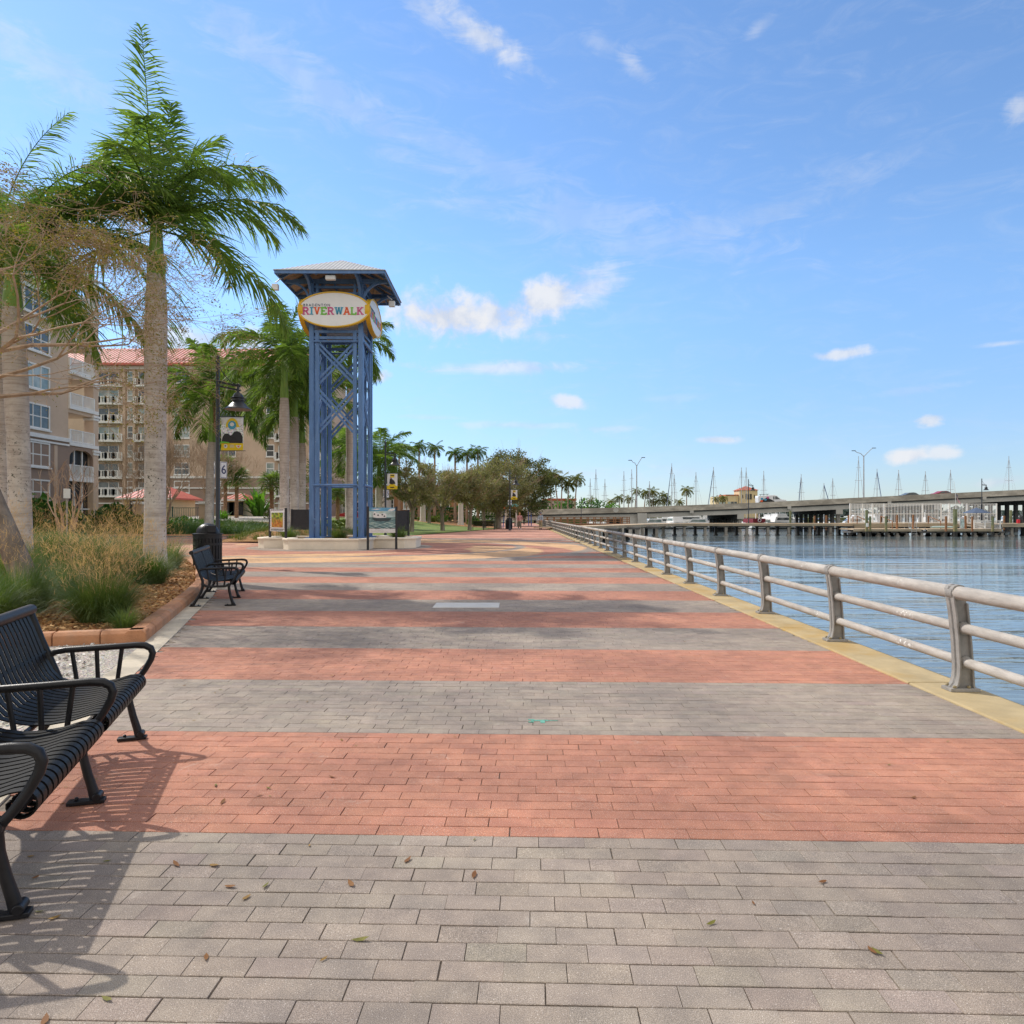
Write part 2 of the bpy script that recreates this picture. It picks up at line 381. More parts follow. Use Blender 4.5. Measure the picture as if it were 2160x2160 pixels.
WATER_Z = -1.7
A_ROW = .03                                                   # courses turned slightly from the view
CX, CY = -7.92, 33.5                                          # tower centre
def brick_edge(y): return -3.44 - .3045*(y-6.49)              # left edge of the paving
# ground base
mg, nt, out = nodes_of('ground_soil')
p = N(nt,'ShaderNodeBsdfPrincipled'); v = coords(nt, world=True)
nt.links.new(mixc(nt, ramp(nt, noise(nt, v, .8, 6), .35,.65), (.075,.10,.03), (.16,.15,.06)), p.inputs['Base Color']); p.inputs['Roughness'].default_value = .95
nt.links.new(bump(nt, noise(nt, v, 12, 4), .6, .05), p.inputs['Normal']); nt.links.new(p.outputs[0], out.inputs[0])
xs = [-2500,-900,-400,-200,-120] + list(range(-90,4,3)) + [3.6]; ys = [-60,-20] + list(range(-8,128,3)) + [150,200,300,500,900,2600]
V = [(x,y,terrain(x,y)-.03) for y in ys for x in xs]; n = len(xs)
Fq = [(j*n+i,j*n+i+1,(j+1)*n+i+1,(j+1)*n+i) for j in range(len(ys)-1) for i in range(n-1)]
struct(mesh_np('ground', V, Fq, mg, smooth=True))
# far shore behind the marina
b = MB(); b.prism([(3.6,206),(96,206),(112,240),(112,420),(3.6,420)], -3, .9); struct(b.build('shore_ground', mg))
# water
mw, nt, out = nodes_of('river_water')
p = N(nt,'ShaderNodeBsdfPrincipled'); p.inputs['Base Color'].default_value = (.15,.185,.19,1); p.inputs['Roughness'].default_value = .05; p.inputs['IOR'].default_value = 1.33
v1 = coords(nt, (.16,.95,1), True); v2 = coords(nt, (.55,2.2,1), True)
h0 = noise(nt, coords(nt, (.045,.34,1), True), 1.0, 3, .5, 1.0); h1 = math_n(nt,'ADD', noise(nt, v1, 1.0, 3, .5, .6), math_n(nt,'MULTIPLY', h0, 1.9)); h2 = noise(nt, v2, 1.3, 3, .55)
calm = ramp(nt, noise(nt, coords(nt, (.02,.05,1), True), 1.0, 2, .5), .35, .62)
h = math_n(nt,'MULTIPLY', math_n(nt,'ADD', h1, math_n(nt,'MULTIPLY', h2, .30)), math_n(nt,'ADD', math_n(nt,'MULTIPLY', calm, .75), .25))
nt.links.new(bump(nt, h, .42, .26), p.inputs['Normal']); nt.links.new(p.outputs[0], out.inputs[0])
b = MB(); b.add([(3.3,-60,WATER_Z),(2600,-60,WATER_Z),(2600,2600,WATER_Z),(3.3,2600,WATER_Z)],[(0,1,2,3)]); struct(b.build('river_water', mw))

# paving: every paver its own chamfered block, coloured by the course pattern
GRAY, RED, SAND, PINK = (.305,.254,.210), (.43,.195,.128), (.62,.38,.20), (.52,.27,.185)
def pave_col(x, y):
    """x, y arrays in world -> base colour per paver"""
    c = np.zeros((len(x),3))
    yr = y*math.cos(A_ROW) + x*math.sin(A_ROW)
    k = np.floor((yr-3.245)/1.524).astype(int)
    red = (k % 2 == 0)
    c[:] = GRAY; c[red] = RED
    r = np.hypot(x-CX, y-CY); th = np.arctan2(y-CY, x-CX)
    ring = r < 12.0
    far = (yr > 45.3); c[far & (k % 2 == 0)] = RED; c[far & (k % 4 == 1)] = PINK
    for lo, hi, colr in ((0,4.2,GRAY),(4.2,6.1,RED),(6.1,8.1,SAND),(8.1,8.55,GRAY),(8.55,11.3,SAND),(11.3,12.0,GRAY)):
        c[ring & (r >= lo) & (r < hi)] = colr
    wob = np.mod(th*1.0 + r*.16, PI*2/5)                       # red petals sweeping out of the centre
    c[ring & (r > 4.2) & (r < 8.1) & (wob < .62)] = RED
    c[ring & (r > 8.55) & (r < 11.3) & (np.mod(th + r*.25, PI*2/3) < .34)] = RED
    c[(y > 27) & (y < 46) & (x < -12.5) & (np.mod(np.floor(yr/1.6),3) != 1)] = PINK
    return c
def pavers(x0, x1, y0, y1):
    bw, bh, g = .2032, .1016, .0042
    rows = np.arange(int(y0/bh)-8, int(y1/bh)+4); X = []; Y = []; Lh = []
    for rr in rows:
        off = (rr % 2)*bw/2 + rng.normal(0, .012) + .02*math.sin(rr*.7)
        xx = np.arange(int(x0/bw)-1, int(x1/bw)+2)*bw + off
        X.append(xx + rng.normal(0,.0012,len(xx))); Y.append(np.full(len(xx), rr*bh + bh/2) + rng.normal(0,.0010,len(xx)))
    X = np.concatenate(X); Y = np.concatenate(Y)
    ca, sa = math.cos(A_ROW), math.sin(A_ROW)
    wx, wy = X*ca + Y*sa, -X*sa + Y*ca
    keep = (wx < 3.50) & (wy > y0) & (wy < y1)
    left = np.where(wy < 14.4, -3.44-.3045*(wy-6.49)+.03, np.where(wy < 22.5, -5.85-.46*(wy-14.4), np.where(wy < 30, -9.6-1.05*(wy-22.5), -24.0)))
    keep &= wx > left
    X, Y, wx, wy = X[keep], Y[keep], wx[keep], wy[keep]
    n = len(X)
    col = pave_col(wx, wy)
    tone = rng.normal(1.0, .04, n)[:,None]; col = np.clip(col*tone*(1+rng.normal(0,.01,(n,3))), .01, .9)
    hx, hy, ch = bw/2-g*.22, bh/2-g/2, .0030
    dz = rng.normal(0, .0005, n); tx = rng.normal(0, .0018, n); ty = rng.normal(0, .003, n)
    V = np.zeros((n,12,3)); sg = [(-1,-1),(1,-1),(1,1),(-1,1)]
    for j,(a,bb) in enumerate(sg):
        for lvl,(ix,z) in enumerate(((ch,0.0),(0.0,-.0016),(0.0,-.03))):
            lx, ly = a*(hx-ix*.35), bb*(hy-ix)
            V[:,lvl*4+j,0] = X+lx; V[:,lvl*4+j,1] = Y+ly; V[:,lvl*4+j,2] = z + (dz + lx*tx + ly*ty if lvl < 2 else 0)
    wV = V.copy(); wV[...,0] = V[...,0]*ca + V[...,1]*sa; wV[...,1] = -V[...,0]*sa + V[...,1]*ca
    q = [(0,1,2,3)] + [(l+4+j, l+4+(j+1)%4, l+(j+1)%4, l+j) for l in (0,4) for j in range(4)]
    Fq = (np.arange(n)[:,None,None]*12 + np.array(q)[None]).reshape(-1,4)
    colv = np.ones((n,12,4)); colv[...,:3] = col[:,None,:]
    return wV.reshape(-1,3), Fq, colv.reshape(-1,4)
mp_, nt, out = nodes_of('concrete_pavers')
p = N(nt,'ShaderNodeBsdfPrincipled'); v = coords(nt, world=True)
at = N(nt,'ShaderNodeVertexColor'); at.layer_name = 'tone'
sp = noise(nt, v, 330, 2, .6); big = noise(nt, v, .55, 5, .6); mid = noise(nt, v, 7, 5, .65); sp2 = noise(nt, v, 210, 2, .5)
col = mixc(nt, 1.0, at.outputs[0], mixc(nt, ramp(nt, sp, .32,.68), (.60,.60,.60), (1.36,1.36,1.36)), 'MULTIPLY')
col = mixc(nt, ramp(nt, sp2, .62,.72), col, (.62,.56,.50))
col = mixc(nt, 1.0, col, mixc(nt, ramp(nt, mid, .3,.7), (.86,.86,.87), (1.1,1.09,1.07)), 'MULTIPLY')
col = mixc(nt, 1.0, col, mixc(nt, ramp(nt, big, .36,.62), (.80,.80,.82), (1.10,1.09,1.07)), 'MULTIPLY')
vs = N(nt,'ShaderNodeTexVoronoi'); vs.inputs['Scale'].default_value = 2.3; nt.links.new(v, vs.inputs['Vector'])
col = mixc(nt, math_n(nt,'MULTIPLY', math_n(nt,'LESS_THAN', math_n(nt,'ADD', vs.outputs['Distance'], math_n(nt,'MULTIPLY', sp2, .03)), .035), .55), col, (.07,.065,.06))
st = noise(nt, coords(nt, (.5,1.6,1), True), .9, 6, .7, .8)
col = mixc(nt, math_n(nt,'MULTIPLY', ramp(nt, st, .55,.72), .34), col, (.12,.105,.095))
col = mixc(nt, math_n(nt,'MULTIPLY', ramp(nt, noise(nt, v, 3.1, 6, .75, .5), .60,.74), .30), col, (.60,.54,.47))
nt.links.new(col, p.inputs['Base Color']); p.inputs['Roughness'].default_value = .88; p.inputs['Specular IOR Level'].default_value = .3
nt.links.new(bump(nt, math_n(nt,'ADD', sp, math_n(nt,'MULTIPLY', mid, .6)), .35, .004), p.inputs['Normal']); nt.links.new(p.outputs[0], out.inputs[0])
V, Fq, cv = pavers(-24, 3.6, 1.2, 50.0)
struct(mesh_np('pavement', V, Fq, mp_, col=cv))
sand_joint = mat('joint_sand', (.235,.195,.155), .95, .35, 30, world=True)
b = MB(); b.add([(-24,.2,-.0075),(3.6,.2,-.0075),(3.6,50,-.0075),(-24,50,-.0075)],[(0,1,2,3)]); struct(b.build('paving_bed', sand_joint))
# the walk beyond, as a flat sheet with the same courses
mf, nt, out = nodes_of('far_paving')
p = N(nt,'ShaderNodeBsdfPrincipled'); v = coords(nt, world=True); sx = N(nt,'ShaderNodeSeparateXYZ'); nt.links.new(v, sx.inputs[0])
fr = math_n(nt,'FRACT', math_n(nt,'DIVIDE', math_n(nt,'SUBTRACT', math_n(nt,'ADD', sx.outputs[1], math_n(nt,'MULTIPLY', sx.outputs[0], A_ROW)), 3.245), 3.048*2))
col = mixc(nt, math_n(nt,'LESS_THAN', fr, .3), RED, PINK)
col = mixc(nt, 1.0, col, mixc(nt, ramp(nt, noise(nt, v, 1.2, 5), .3,.7), (.75,.75,.75), (1.15,1.15,1.15)), 'MULTIPLY')
nt.links.new(col, p.inputs['Base Color']); p.inputs['Roughness'].default_value = .9; nt.links.new(p.outputs[0], out.inputs[0])
b = MB(); b.add([(-9.5,49.9,-.002),(3.6,49.9,-.002),(4.6,165,-.002),(-2.5,165,-.002),(-1.2,84,-.002),(-1.75,78,-.002),(-7.1,53.6,-.002)],[(0,1,2,3,4,5,6)]); struct(b.build('walk_paving', mf))

# seawall with its stained cap
RAILYAW = .0075
def along(y, x0): return x0 + RAILYAW*y
b = MB(); s = 3.0; y = -6.0
while y < 168:
    y1 = min(y + 3.05, 168)
    b.prism([(along(y,3.37),y+.006),(along(y,3.84),y+.006),(along(y1,3.84),y1-.006),(along(y1,3.37),y1-.006)], -.35, .016); y = y1
struct(b.build('seawall_cap', K['cap'], bevel=.012))
b = MB(); b.prism([(along(-6,3.45),-6),(along(-6,3.74),-6),(along(168,3.74),168),(along(168,3.45),168)], -4, -.34); struct(b.build('seawall', K['seawall']))

# planting bed, kerb, edging strip, crushed shell
mm, nt, out = nodes_of('bark_mulch')
p = N(nt,'ShaderNodeBsdfPrincipled'); v = coords(nt, world=True)
vo = N(nt,'ShaderNodeTexVoronoi'); vo.inputs['Scale'].default_value = 26; nt.links.new(v, vo.inputs['Vector'])
col = mixc(nt, ramp(nt, noise(nt, v, 40, 3), .3,.7), (.13,.055,.018), (.40,.20,.075))
col = mixc(nt, .35, col, vo.outputs['Color'], 'OVERLAY'); col = mixc(nt, .5, col, (.54,.28,.10))
nt.links.new(col, p.inputs['Base Color']); p.inputs['Roughness'].default_value = .95
nt.links.new(bump(nt, vo.outputs['Distance'], 1.0, .05), p.inputs['Normal']); nt.links.new(p.outputs[0], out.inputs[0])
K['mulch'] = mm
KERB = [(-9.2,6.75),(-5.14,8.03),(-4.22,8.30),(-5.59,12.79),(-6.35,15.0),(-8.1,19.0),(-9.9,22.5),(-13.5,25.4),(-19,27.0),(-40,28)]
bed_poly = KERB + [(-40,6)]
def bed_z(x, y):
    return .07 + .16*sstep((-x-5.2-.35*max(0,y-9))/4)
sheet('mulch_bed', bed_poly, 0.0, mm, .8, bed_z)
def kerb(name, pts, w, h, seg=.62, wob=0):
    b = MB()
    for (x0,y0),(x1,y1) in zip(pts,pts[1:]):
        L = math.hypot(x1-x0,y1-y0); k = max(1,round(L/seg)); ux,uy = (x1-x0)/L,(y1-y0)/L; nx,ny = -uy,ux
        for i in range(k):
            a0 = i*L/k+.004; a1 = (i+1)*L/k-.004
            pr = [(0,0),(0,h*.72),(.05,h),(w-.05,h),(w,h*.72),(w,0)]
            vs = [(x0+ux*a+nx*q, y0+uy*a+ny*q, z-.03 if z == 0 else z) for a in (a0,a1) for q,z in pr]
            b.add(vs, [tuple(range(5,-1,-1)), tuple(range(6,12))] + [(j,(j+1)%6,6+(j+1)%6,6+j) for j in range(6)])
    return struct(b.build(name, K['kerb'], bevel=.012))
kerb('kerb', KERB, .24, .135)
strip_o = [(-1.6,.3),(-3.44,6.49),(-4.05,8.52),(-5.42,13.0),(-5.95,14.5)]
b = MB()
for (x0,y0),(x1,y1) in zip(strip_o, strip_o[1:]):
    k = max(1, round((y1-y0)/2.0))
    for i in range(k):
        a0, a1 = i/k, (i+1)/k
        xa,ya,xb,yb = lerp(x0,x1,a0),lerp(y0,y1,a0)+.004,lerp(x0,x1,a1),lerp(y0,y1,a1)-.004
        b.prism([(xa-.24,ya),(xa+.012,ya),(xb+.012,yb),(xb-.24,yb)], -.08, .005)
struct(b.build('edging_strip', K['concrete']))
msh, nt, out = nodes_of('crushed_shell')
p = N(nt,'ShaderNodeBsdfPrincipled'); v = coords(nt, world=True)
vo = N(nt,'ShaderNodeTexVoronoi'); vo.inputs['Scale'].default_value = 42; nt.links.new(v, vo.inputs['Vector'])
col = mixc(nt, ramp(nt, noise(nt, v, 30, 4), .3,.72), (.34,.29,.235), (.66,.60,.53)); col = mixc(nt, .10, col, vo.outputs['Color'], 'OVERLAY')
nt.links.new(col, p.inputs['Base Color']); p.inputs['Roughness'].default_value = .9
nt.links.new(bump(nt, vo.outputs['Distance'], 1.0, .03), p.inputs['Normal']); nt.links.new(p.outputs[0], out.inputs[0])
K['shell'] = msh
sheet('shell_gravel', [(-1.70,.3),(-3.62,6.49),(-4.20,8.42),(-5.14,8.2),(-9.2,6.9),(-14,5.5),(-14,.3)], -.006, msh, 1.5, lambda x,y: 0)
gravel_poly = [(-30,50.2),(-11.5,50.2),(-11.8,62),(-22,112),(-50,112),(-33,70)]
sheet('gravel_path', gravel_poly, .02, msh, 3.0)
# lawn
ml, nt, out = nodes_of('lawn_grass')
p = N(nt,'ShaderNodeBsdfPrincipled'); v = coords(nt, world=True)
col = mixc(nt, ramp(nt, noise(nt, v, .35, 5), .35,.65), (.075,.13,.018), (.20,.215,.045)); col = mixc(nt, ramp(nt, noise(nt, v, 18, 4), .3,.75), col, (.17,.25,.035))
nt.links.new(col, p.inputs['Base Color']); p.inputs['Roughness'].default_value = .9
nt.links.new(bump(nt, noise(nt, v, 60, 3), .8, .04), p.inputs['Normal']); nt.links.new(p.outputs[0], out.inputs[0])
K['lawn'] = ml
LAWN = [(-11.5,44),(-9.2,48.5),(-7.3,53.4),(-4.6,64.5),(-1.95,78),(-1.6,82),(-8,92),(-24,100),(-20,70)]
sheet('lawn', LAWN, .035, ml, 2.5)
sheet('mulch_border', [(-1.75,78.5),(-1.2,84),(-2.2,130),(-40,130),(-30,100),(-8,92),(-1.9,82.5)], .03, mm, 4.0)
sheet('rear_bed', [(-17.3,51.2),(-14.2,51.2),(-13.6,54),(-18,75),(-36,66),(-40,51.2)], .03, mm, 2.5)
kerb('kerb_rear', [(-40,51.0),(-17.3,51.0),(-13.9,51.0)], .24, .13, 1.2)

sheet('garden_mound', [(-17.2,39.5),(-13.5,38.2),(-9.8,38.6),(-8.5,41),(-9,47),(-11.6,49.6),(-15,48.5)], .0, mm, .8, lambda x,y: .72*sstep(1.25-math.hypot((x+12.6)/4.2,(y-43.6)/5.2)) + .01)
# ------------------------------------------------------------------ text
def text_mesh(txt, size, mat_, name, parent, loc, rot=(R(90),0,0), bold=0.0, depth=.004, align='CENTER', sx=1.0, space=1.0):
    cu = bpy.data.curves.new('txt','FONT'); cu.body = txt; cu.size = size; cu.align_x = align; cu.align_y = 'CENTER'; cu.offset = bold; cu.extrude = depth
    cu.space_character = space
    o = bpy.data.objects.new('txt', cu); COL.objects.link(o)
    dg = bpy.context.evaluated_depsgraph_get(); me = bpy.data.meshes.new_from_object(o.evaluated_get(dg))
    bpy.data.objects.remove(o); me.name = name; me.materials.clear(); me.materials.append(mat_)
    r = bpy.data.objects.new(name, me); COL.objects.link(r); r.parent = parent; r.location = loc; r.rotation_euler = rot; r.scale = (sx,1,1)
    return r
# slab letters on a unit box, strokes as thick bars
SLAB = {'R':([((.2,0),(.2,1)),((.2,.93),(.6,.93)),((.6,.93),(.74,.8)),((.74,.8),(.74,.62)),((.74,.62),(.6,.5)),((.6,.5),(.2,.5)),((.48,.5),(.76,.07))],[(.02,.4,0),(.02,.4,1),(.62,.95,0)],.98),
 'I':([((.25,0),(.25,1))],[(.03,.47,0),(.03,.47,1)],.52),
 'V':([((.18,1),(.45,.05)),((.72,1),(.45,.05))],[(0,.36,1),(.55,.9,1)],.9),
 'E':([((.2,0),(.2,1)),((.2,.93),(.78,.93)),((.2,.5),(.6,.5)),((.2,.07),(.78,.07)),((.76,.93),(.76,.74)),((.76,.07),(.76,.26))],[(.02,.3,0),(.02,.3,1)],.88),
 'W':([((.16,1),(.36,.05)),((.58,.9),(.36,.05)),((.58,.9),(.8,.05)),((1.0,1),(.8,.05))],[(0,.34,1),(.82,1.16,1),(.44,.72,1)],1.18),
 'A':([((.12,0),(.45,1)),((.78,0),(.45,1)),((.25,.33),(.65,.33))],[(-.04,.3,0),(.6,.94,0),(.25,.5,1)],.92),
 'L':([((.2,0),(.2,1)),((.2,.07),(.74,.07)),((.74,.07),(.74,.32))],[(.02,.4,0),(.02,.4,1)],.82),
 'K':([((.2,0),(.2,1)),((.72,1),(.28,.45)),((.4,.58),(.76,.05))],[(.02,.4,0),(.02,.4,1),(.56,.9,1),(.6,.95,0)],.96)}
def slab_word(word, cols, h, parent, x0, z0, y):
    x = x0; tot = sum(SLAB[c][2] for c in word)
    for ch, cl in zip(word, cols):
        strokes, serifs, wd = SLAB[ch]; b = MB(); t = .19*h
        for (xa,za),(xb,zb) in strokes:
            b.bar((x+xa*h, y, z0+za*h), (x+xb*h, y, z0+zb*h), t, .012, (0,1,0))
        for xa,xb,zz in serifs:
            b.box(x+xa*h, x+xb*h, y-.007, y+.007, z0+(0 if zz == 0 else h-.12*h), z0+(.12*h if zz == 0 else h))
        b.build('letter', K['let_'+cl], parent); x += wd*h
    return x - x0

# ------------------------------------------------------------------ benches
def arc(cx, cz, r, a0, a1, n): return [(cx+r*math.cos(R(lerp(a0,a1,i/n))), cz+r*math.sin(R(lerp(a0,a1,i/n)))) for i in range(n+1)]
SEATP = [(-.37,.418),(-.30,.402),(-.22,.398),(-.12,.41),(-.04,.432)] + arc(0,.385,.05,100,-190,16)
BACKP = [(-.615,.855),(-.575,.76),(-.535,.645),(-.505,.56),(-.47,.49),(-.43,.442),(-.37,.418)]
def make_bench(label, sp=1.08):
    t = thing('park_bench', label, 'bench', (0,0,0), 0, 'slatted black park benches')
    seat, back = MB(), MB(); bays = 2; n = 16
    for bay in range(bays):
        for i in range(n):
            y = bay*sp + .045 + i*(sp-.09)/n + .004
            seat.strip(SEATP, .044, .006, y); back.strip(BACKP, .044, .006, y)
    seat.build('seat', K['black_strap'], t, True); back.build('backrest', K['black_strap'], t, True)
    b = MB(); b.tube([(-.005,.02,.385),(-.005,2*sp-.02,.385)], .021, 10); b.tube([(-.30,.02,.385),(-.30,2*sp-.02,.385)], .014, 8); b.tube([(-.53,.02,.60),(-.53,2*sp-.02,.60)], .012, 8)
    b.build('support_rod', K['black_metal'], t, True)
    b = MB(); b.tube([(-.618,-.03,.862),(-.618,2*sp+.03,.862)], .034, 12); b.build('top_rail', K['black_metal'], t, True, angle=50)
    for k in range(3):
        y = k*sp
        b = MB()
        front = [(-.0,y,.022),(-.012,y,.07),(-.035,y,.15),(-.055,y,.24),(-.062,y,.31),(-.05,y,.36)]
        b.tube(front, [.026,.024,.022,.021,.022,.026], 10)
        rear = [(-.60,y,.022),(-.57,y,.07),(-.52,y,.15),(-.475,y,.24),(-.45,y,.33),(-.455,y,.42),(-.50,y,.54),(-.55,y,.67),(-.612,y,.85)]
        b.tube(rear, [.026,.024,.022,.022,.024,.022,.021,.02,.02], 10)
        b.tube([(-.455,y,.36),(-.40,y,.325),(-.33,y,.315),(-.12,y,.318),(-.05,y,.345)], [.022,.02,.019,.019,.022], 10)
        b.tube([(-.062,y-.03,.335),(-.062,y+.03,.335)], .027, 12)
        b.build('leg_frame', K['black_metal'], t, True, angle=60)
        for fx, s in ((0,1),(-.60,-1)):
            b = MB(); b.box(fx-.125 if s > 0 else fx-.045, fx+.045 if s > 0 else fx+.125, y-.028, y+.028, .004, .022)
            b.tube([(fx+.012*s,y-.034,.036),(fx+.012*s,y+.034,.036)], .020, 12); b.lathe([(.011,.022),(.011,.034),(.006,.037)], fx-.085*s, y, 6)
            b.build('foot', K['black_metal'], t, True, bevel=.003)
        b = MB()
        armp = [(-.515,y,.565),(-.48,y,.592),(-.42,y,.602),(-.2,y,.607),(-.02,y,.612),(.035,y,.607),(.068,y,.588),(.080,y,.556),(.070,y,.515),(.035,y,.45),(-.01,y,.385),(-.055,y,.335)]
        b.tube(armp, [.018,.02,.02,.02,.021,.022,.022,.021,.02,.019,.019,.021], 10)
        for xa, xb in ((-.385,-.345),(-.245,-.235),(-.10,-.135)): b.tube([(xa,y,.60),(xb,y,.32)], .0135, 8)
        b.build('armrest', K['black_metal'], t, True, angle=60)
    return t
bench = make_bench('nearest black metal slat bench, cut off by the picture edge beside the crushed shell')
YAW = math.atan(.3045)
bench.location = (-1.79, 2.60, 0); bench.rotation_euler = (0,0,YAW)
b2 = dup(bench, (-4.50,11.60,0), YAW, 'whole black metal slat bench on the edging strip in front of the ribbed trash can'); b2.scale = (1,1.07,1)
b3 = dup(bench, (0,0,0), R(95), 'distant black bench standing at the lawn edge beside the big oak')
gx, gy = ground_at(1042, 1118); b3.location = (gx, gy, .03)

# ------------------------------------------------------------------ trash can
def trash_can(label, loc):
    t = thing('trash_can', label, 'trash can', loc)
    b = MB(); r = .365
    for i in range(26):
        a = 2*PI*i/26; ca, sa = math.cos(a), math.sin(a)
        b.bar((ca*r,sa*r,.05),(ca*r,sa*r,.92), .052, .012, (ca,sa,0))
    b.build('slat', K['black_metal'], t)
    for z0,z1 in ((.03,.10),(.64,.71),(.83,.93)): MB().lathe([(r-.012,z0),(r+.012,z0),(r+.012,z1),(r-.012,z1)], 0,0,28).build('band', K['black_metal'], t, True)
    b = MB(); b.lathe([(r-.04,.04),(r-.035,.92)],0,0,24); b.build('liner', K['print_black'], t, True)
    b = MB(); b.lathe([(r-.02,.925),(r+.035,.93),(r+.035,.965),(r-.06,.975)],0,0,32)
    b.build('rim', K['black_metal'], t, True)
    b = MB(); b.lathe([(.30,.97)]+[(.30*math.cos(R(a)),.975+.27*math.sin(R(a))) for a in range(5,90,9)]+[(.0,1.245)],0,0,28)
    o = b.build('dome_lid', K['black_metal'], t, True)
    b = MB(); b.box(.10,.32,-.12,.12,.985,1.19); d = b.build('flap', K['black_metal'], o, bevel=.02); d.rotation_euler = (0,0,R(-48))
    return t
trash_can('black ribbed trash can with a domed lid behind the bench, by the lamp post', (-8.38,19.8,0))
gx, gy = ground_at(1073.5, 1116.5); tc2 = dup([o for o in COL.objects if o.name == 'trash_can'][0], (gx,gy,0), R(40), 'dark trash can behind the distant lamp post beside the big oak')

# ------------------------------------------------------------------ lamps, their plates and banners
def make_lamp(label, num, h=6.05):
    t = thing('street_lamp', label, 'street lamp', (0,0,0), 0, 'dark bell shaded lamps along the walk')
    b = MB(); b.lathe([(.15,0),(.15,.05),(.11,.12),(.085,.3),(.075,.36),(.06,.4),(.052,h-.16),(.06,h-.15),(.06,h-.11),(.05,h-.10),(.05,h-.06),(.03,h-.05)],0,0,14); b.build('pole', K['lamp_metal'], t, True)
    b = MB(); b.lathe([(.0,h-.055),(.038,h-.035),(.05,h),(.035,h+.035),(0,h+.05)],0,0,12); b.build('finial', K['lamp_metal'], t, True)
    b = MB(); b.bar((.04,0,h-.73),(.66,0,h-.86),.03,.06); b.bar((.04,0,h-.85),(.66,0,h-.98),.03,.05)
    b.tube([(.05,0,h-.30),(.13,0,h-.44),(.25,0,h-.60),(.38,0,h-.72),(.50,0,h-.80)], .013, 6); b.build('arm', K['lamp_metal'], t)
    x = .585
    b = MB(); b.lathe([(0,h-.78),(.05,h-.79),(.05,h-.83),(.035,h-.85),(.035,h-1.02),(.05,h-1.04),(.09,h-1.06),(.135,h-1.12),(.155,h-1.17),(.175,h-1.18),(.175,h-1.20),(.15,h-1.21),(.15,h-1.24),(.175,h-1.25),(.175,h-1.27),(.15,h-1.28),(.15,h-1.31),(.19,h-1.34),(.275,h-1.45),(.375,h-1.515),(.375,h-1.53)],x,0,24)
    sh = b.build('lamp_shade', K['lamp_metal'], t, True)
    b = MB(); b.lathe([(.0,h-1.36),(.12,h-1.38),(.25,h-1.46),(.365,h-1.527)],x,0,20); b.build('reflector', K['bronze'], sh, True)
    b = MB()
    for z in (h-1.195,h-1.275): b.tube([(x+.205*math.cos(2*PI*i/20),.205*math.sin(2*PI*i/20),z) for i in range(21)], .007, 5)
    for i in range(6):
        a = PI*i/3; b.tube([(x+.205*math.cos(a),.205*math.sin(a),h-1.16),(x+.205*math.cos(a),.205*math.sin(a),h-1.31)], .006, 5)
    b.build('cage_ring', K['lamp_metal'], sh)
    for s in (1,-1):
        pl = bpy.data.objects.new('number_plate', None); COL.objects.link(pl); pl.parent = t; pl.location = (.075*s,-.02,2.78); pl.rotation_euler = (0,0,R(62)*s)
        b = MB(); b.box(0,.24,-.006,.006,-.24,.24) if s > 0 else b.box(-.24,0,-.006,.006,-.24,.24); b.build('plate', K['print_white'], pl, bevel=.003)
        text_mesh(num, .36, K['navy'], 'numeral', pl, (.12*s,-.009,0), (R(90),0,0), .004, .001)
        b = MB()
        for z in (-.222,.222): b.box(min(.02*s,.22*s),max(.02*s,.22*s),-.0085,-.006,z-.006,z+.006)
        for q in (.02*s,.22*s): b.box(q-.004,q+.004,-.0085,-.006,-.222,.222)
        b.build('plate_border', K['navy'], pl)
    return t
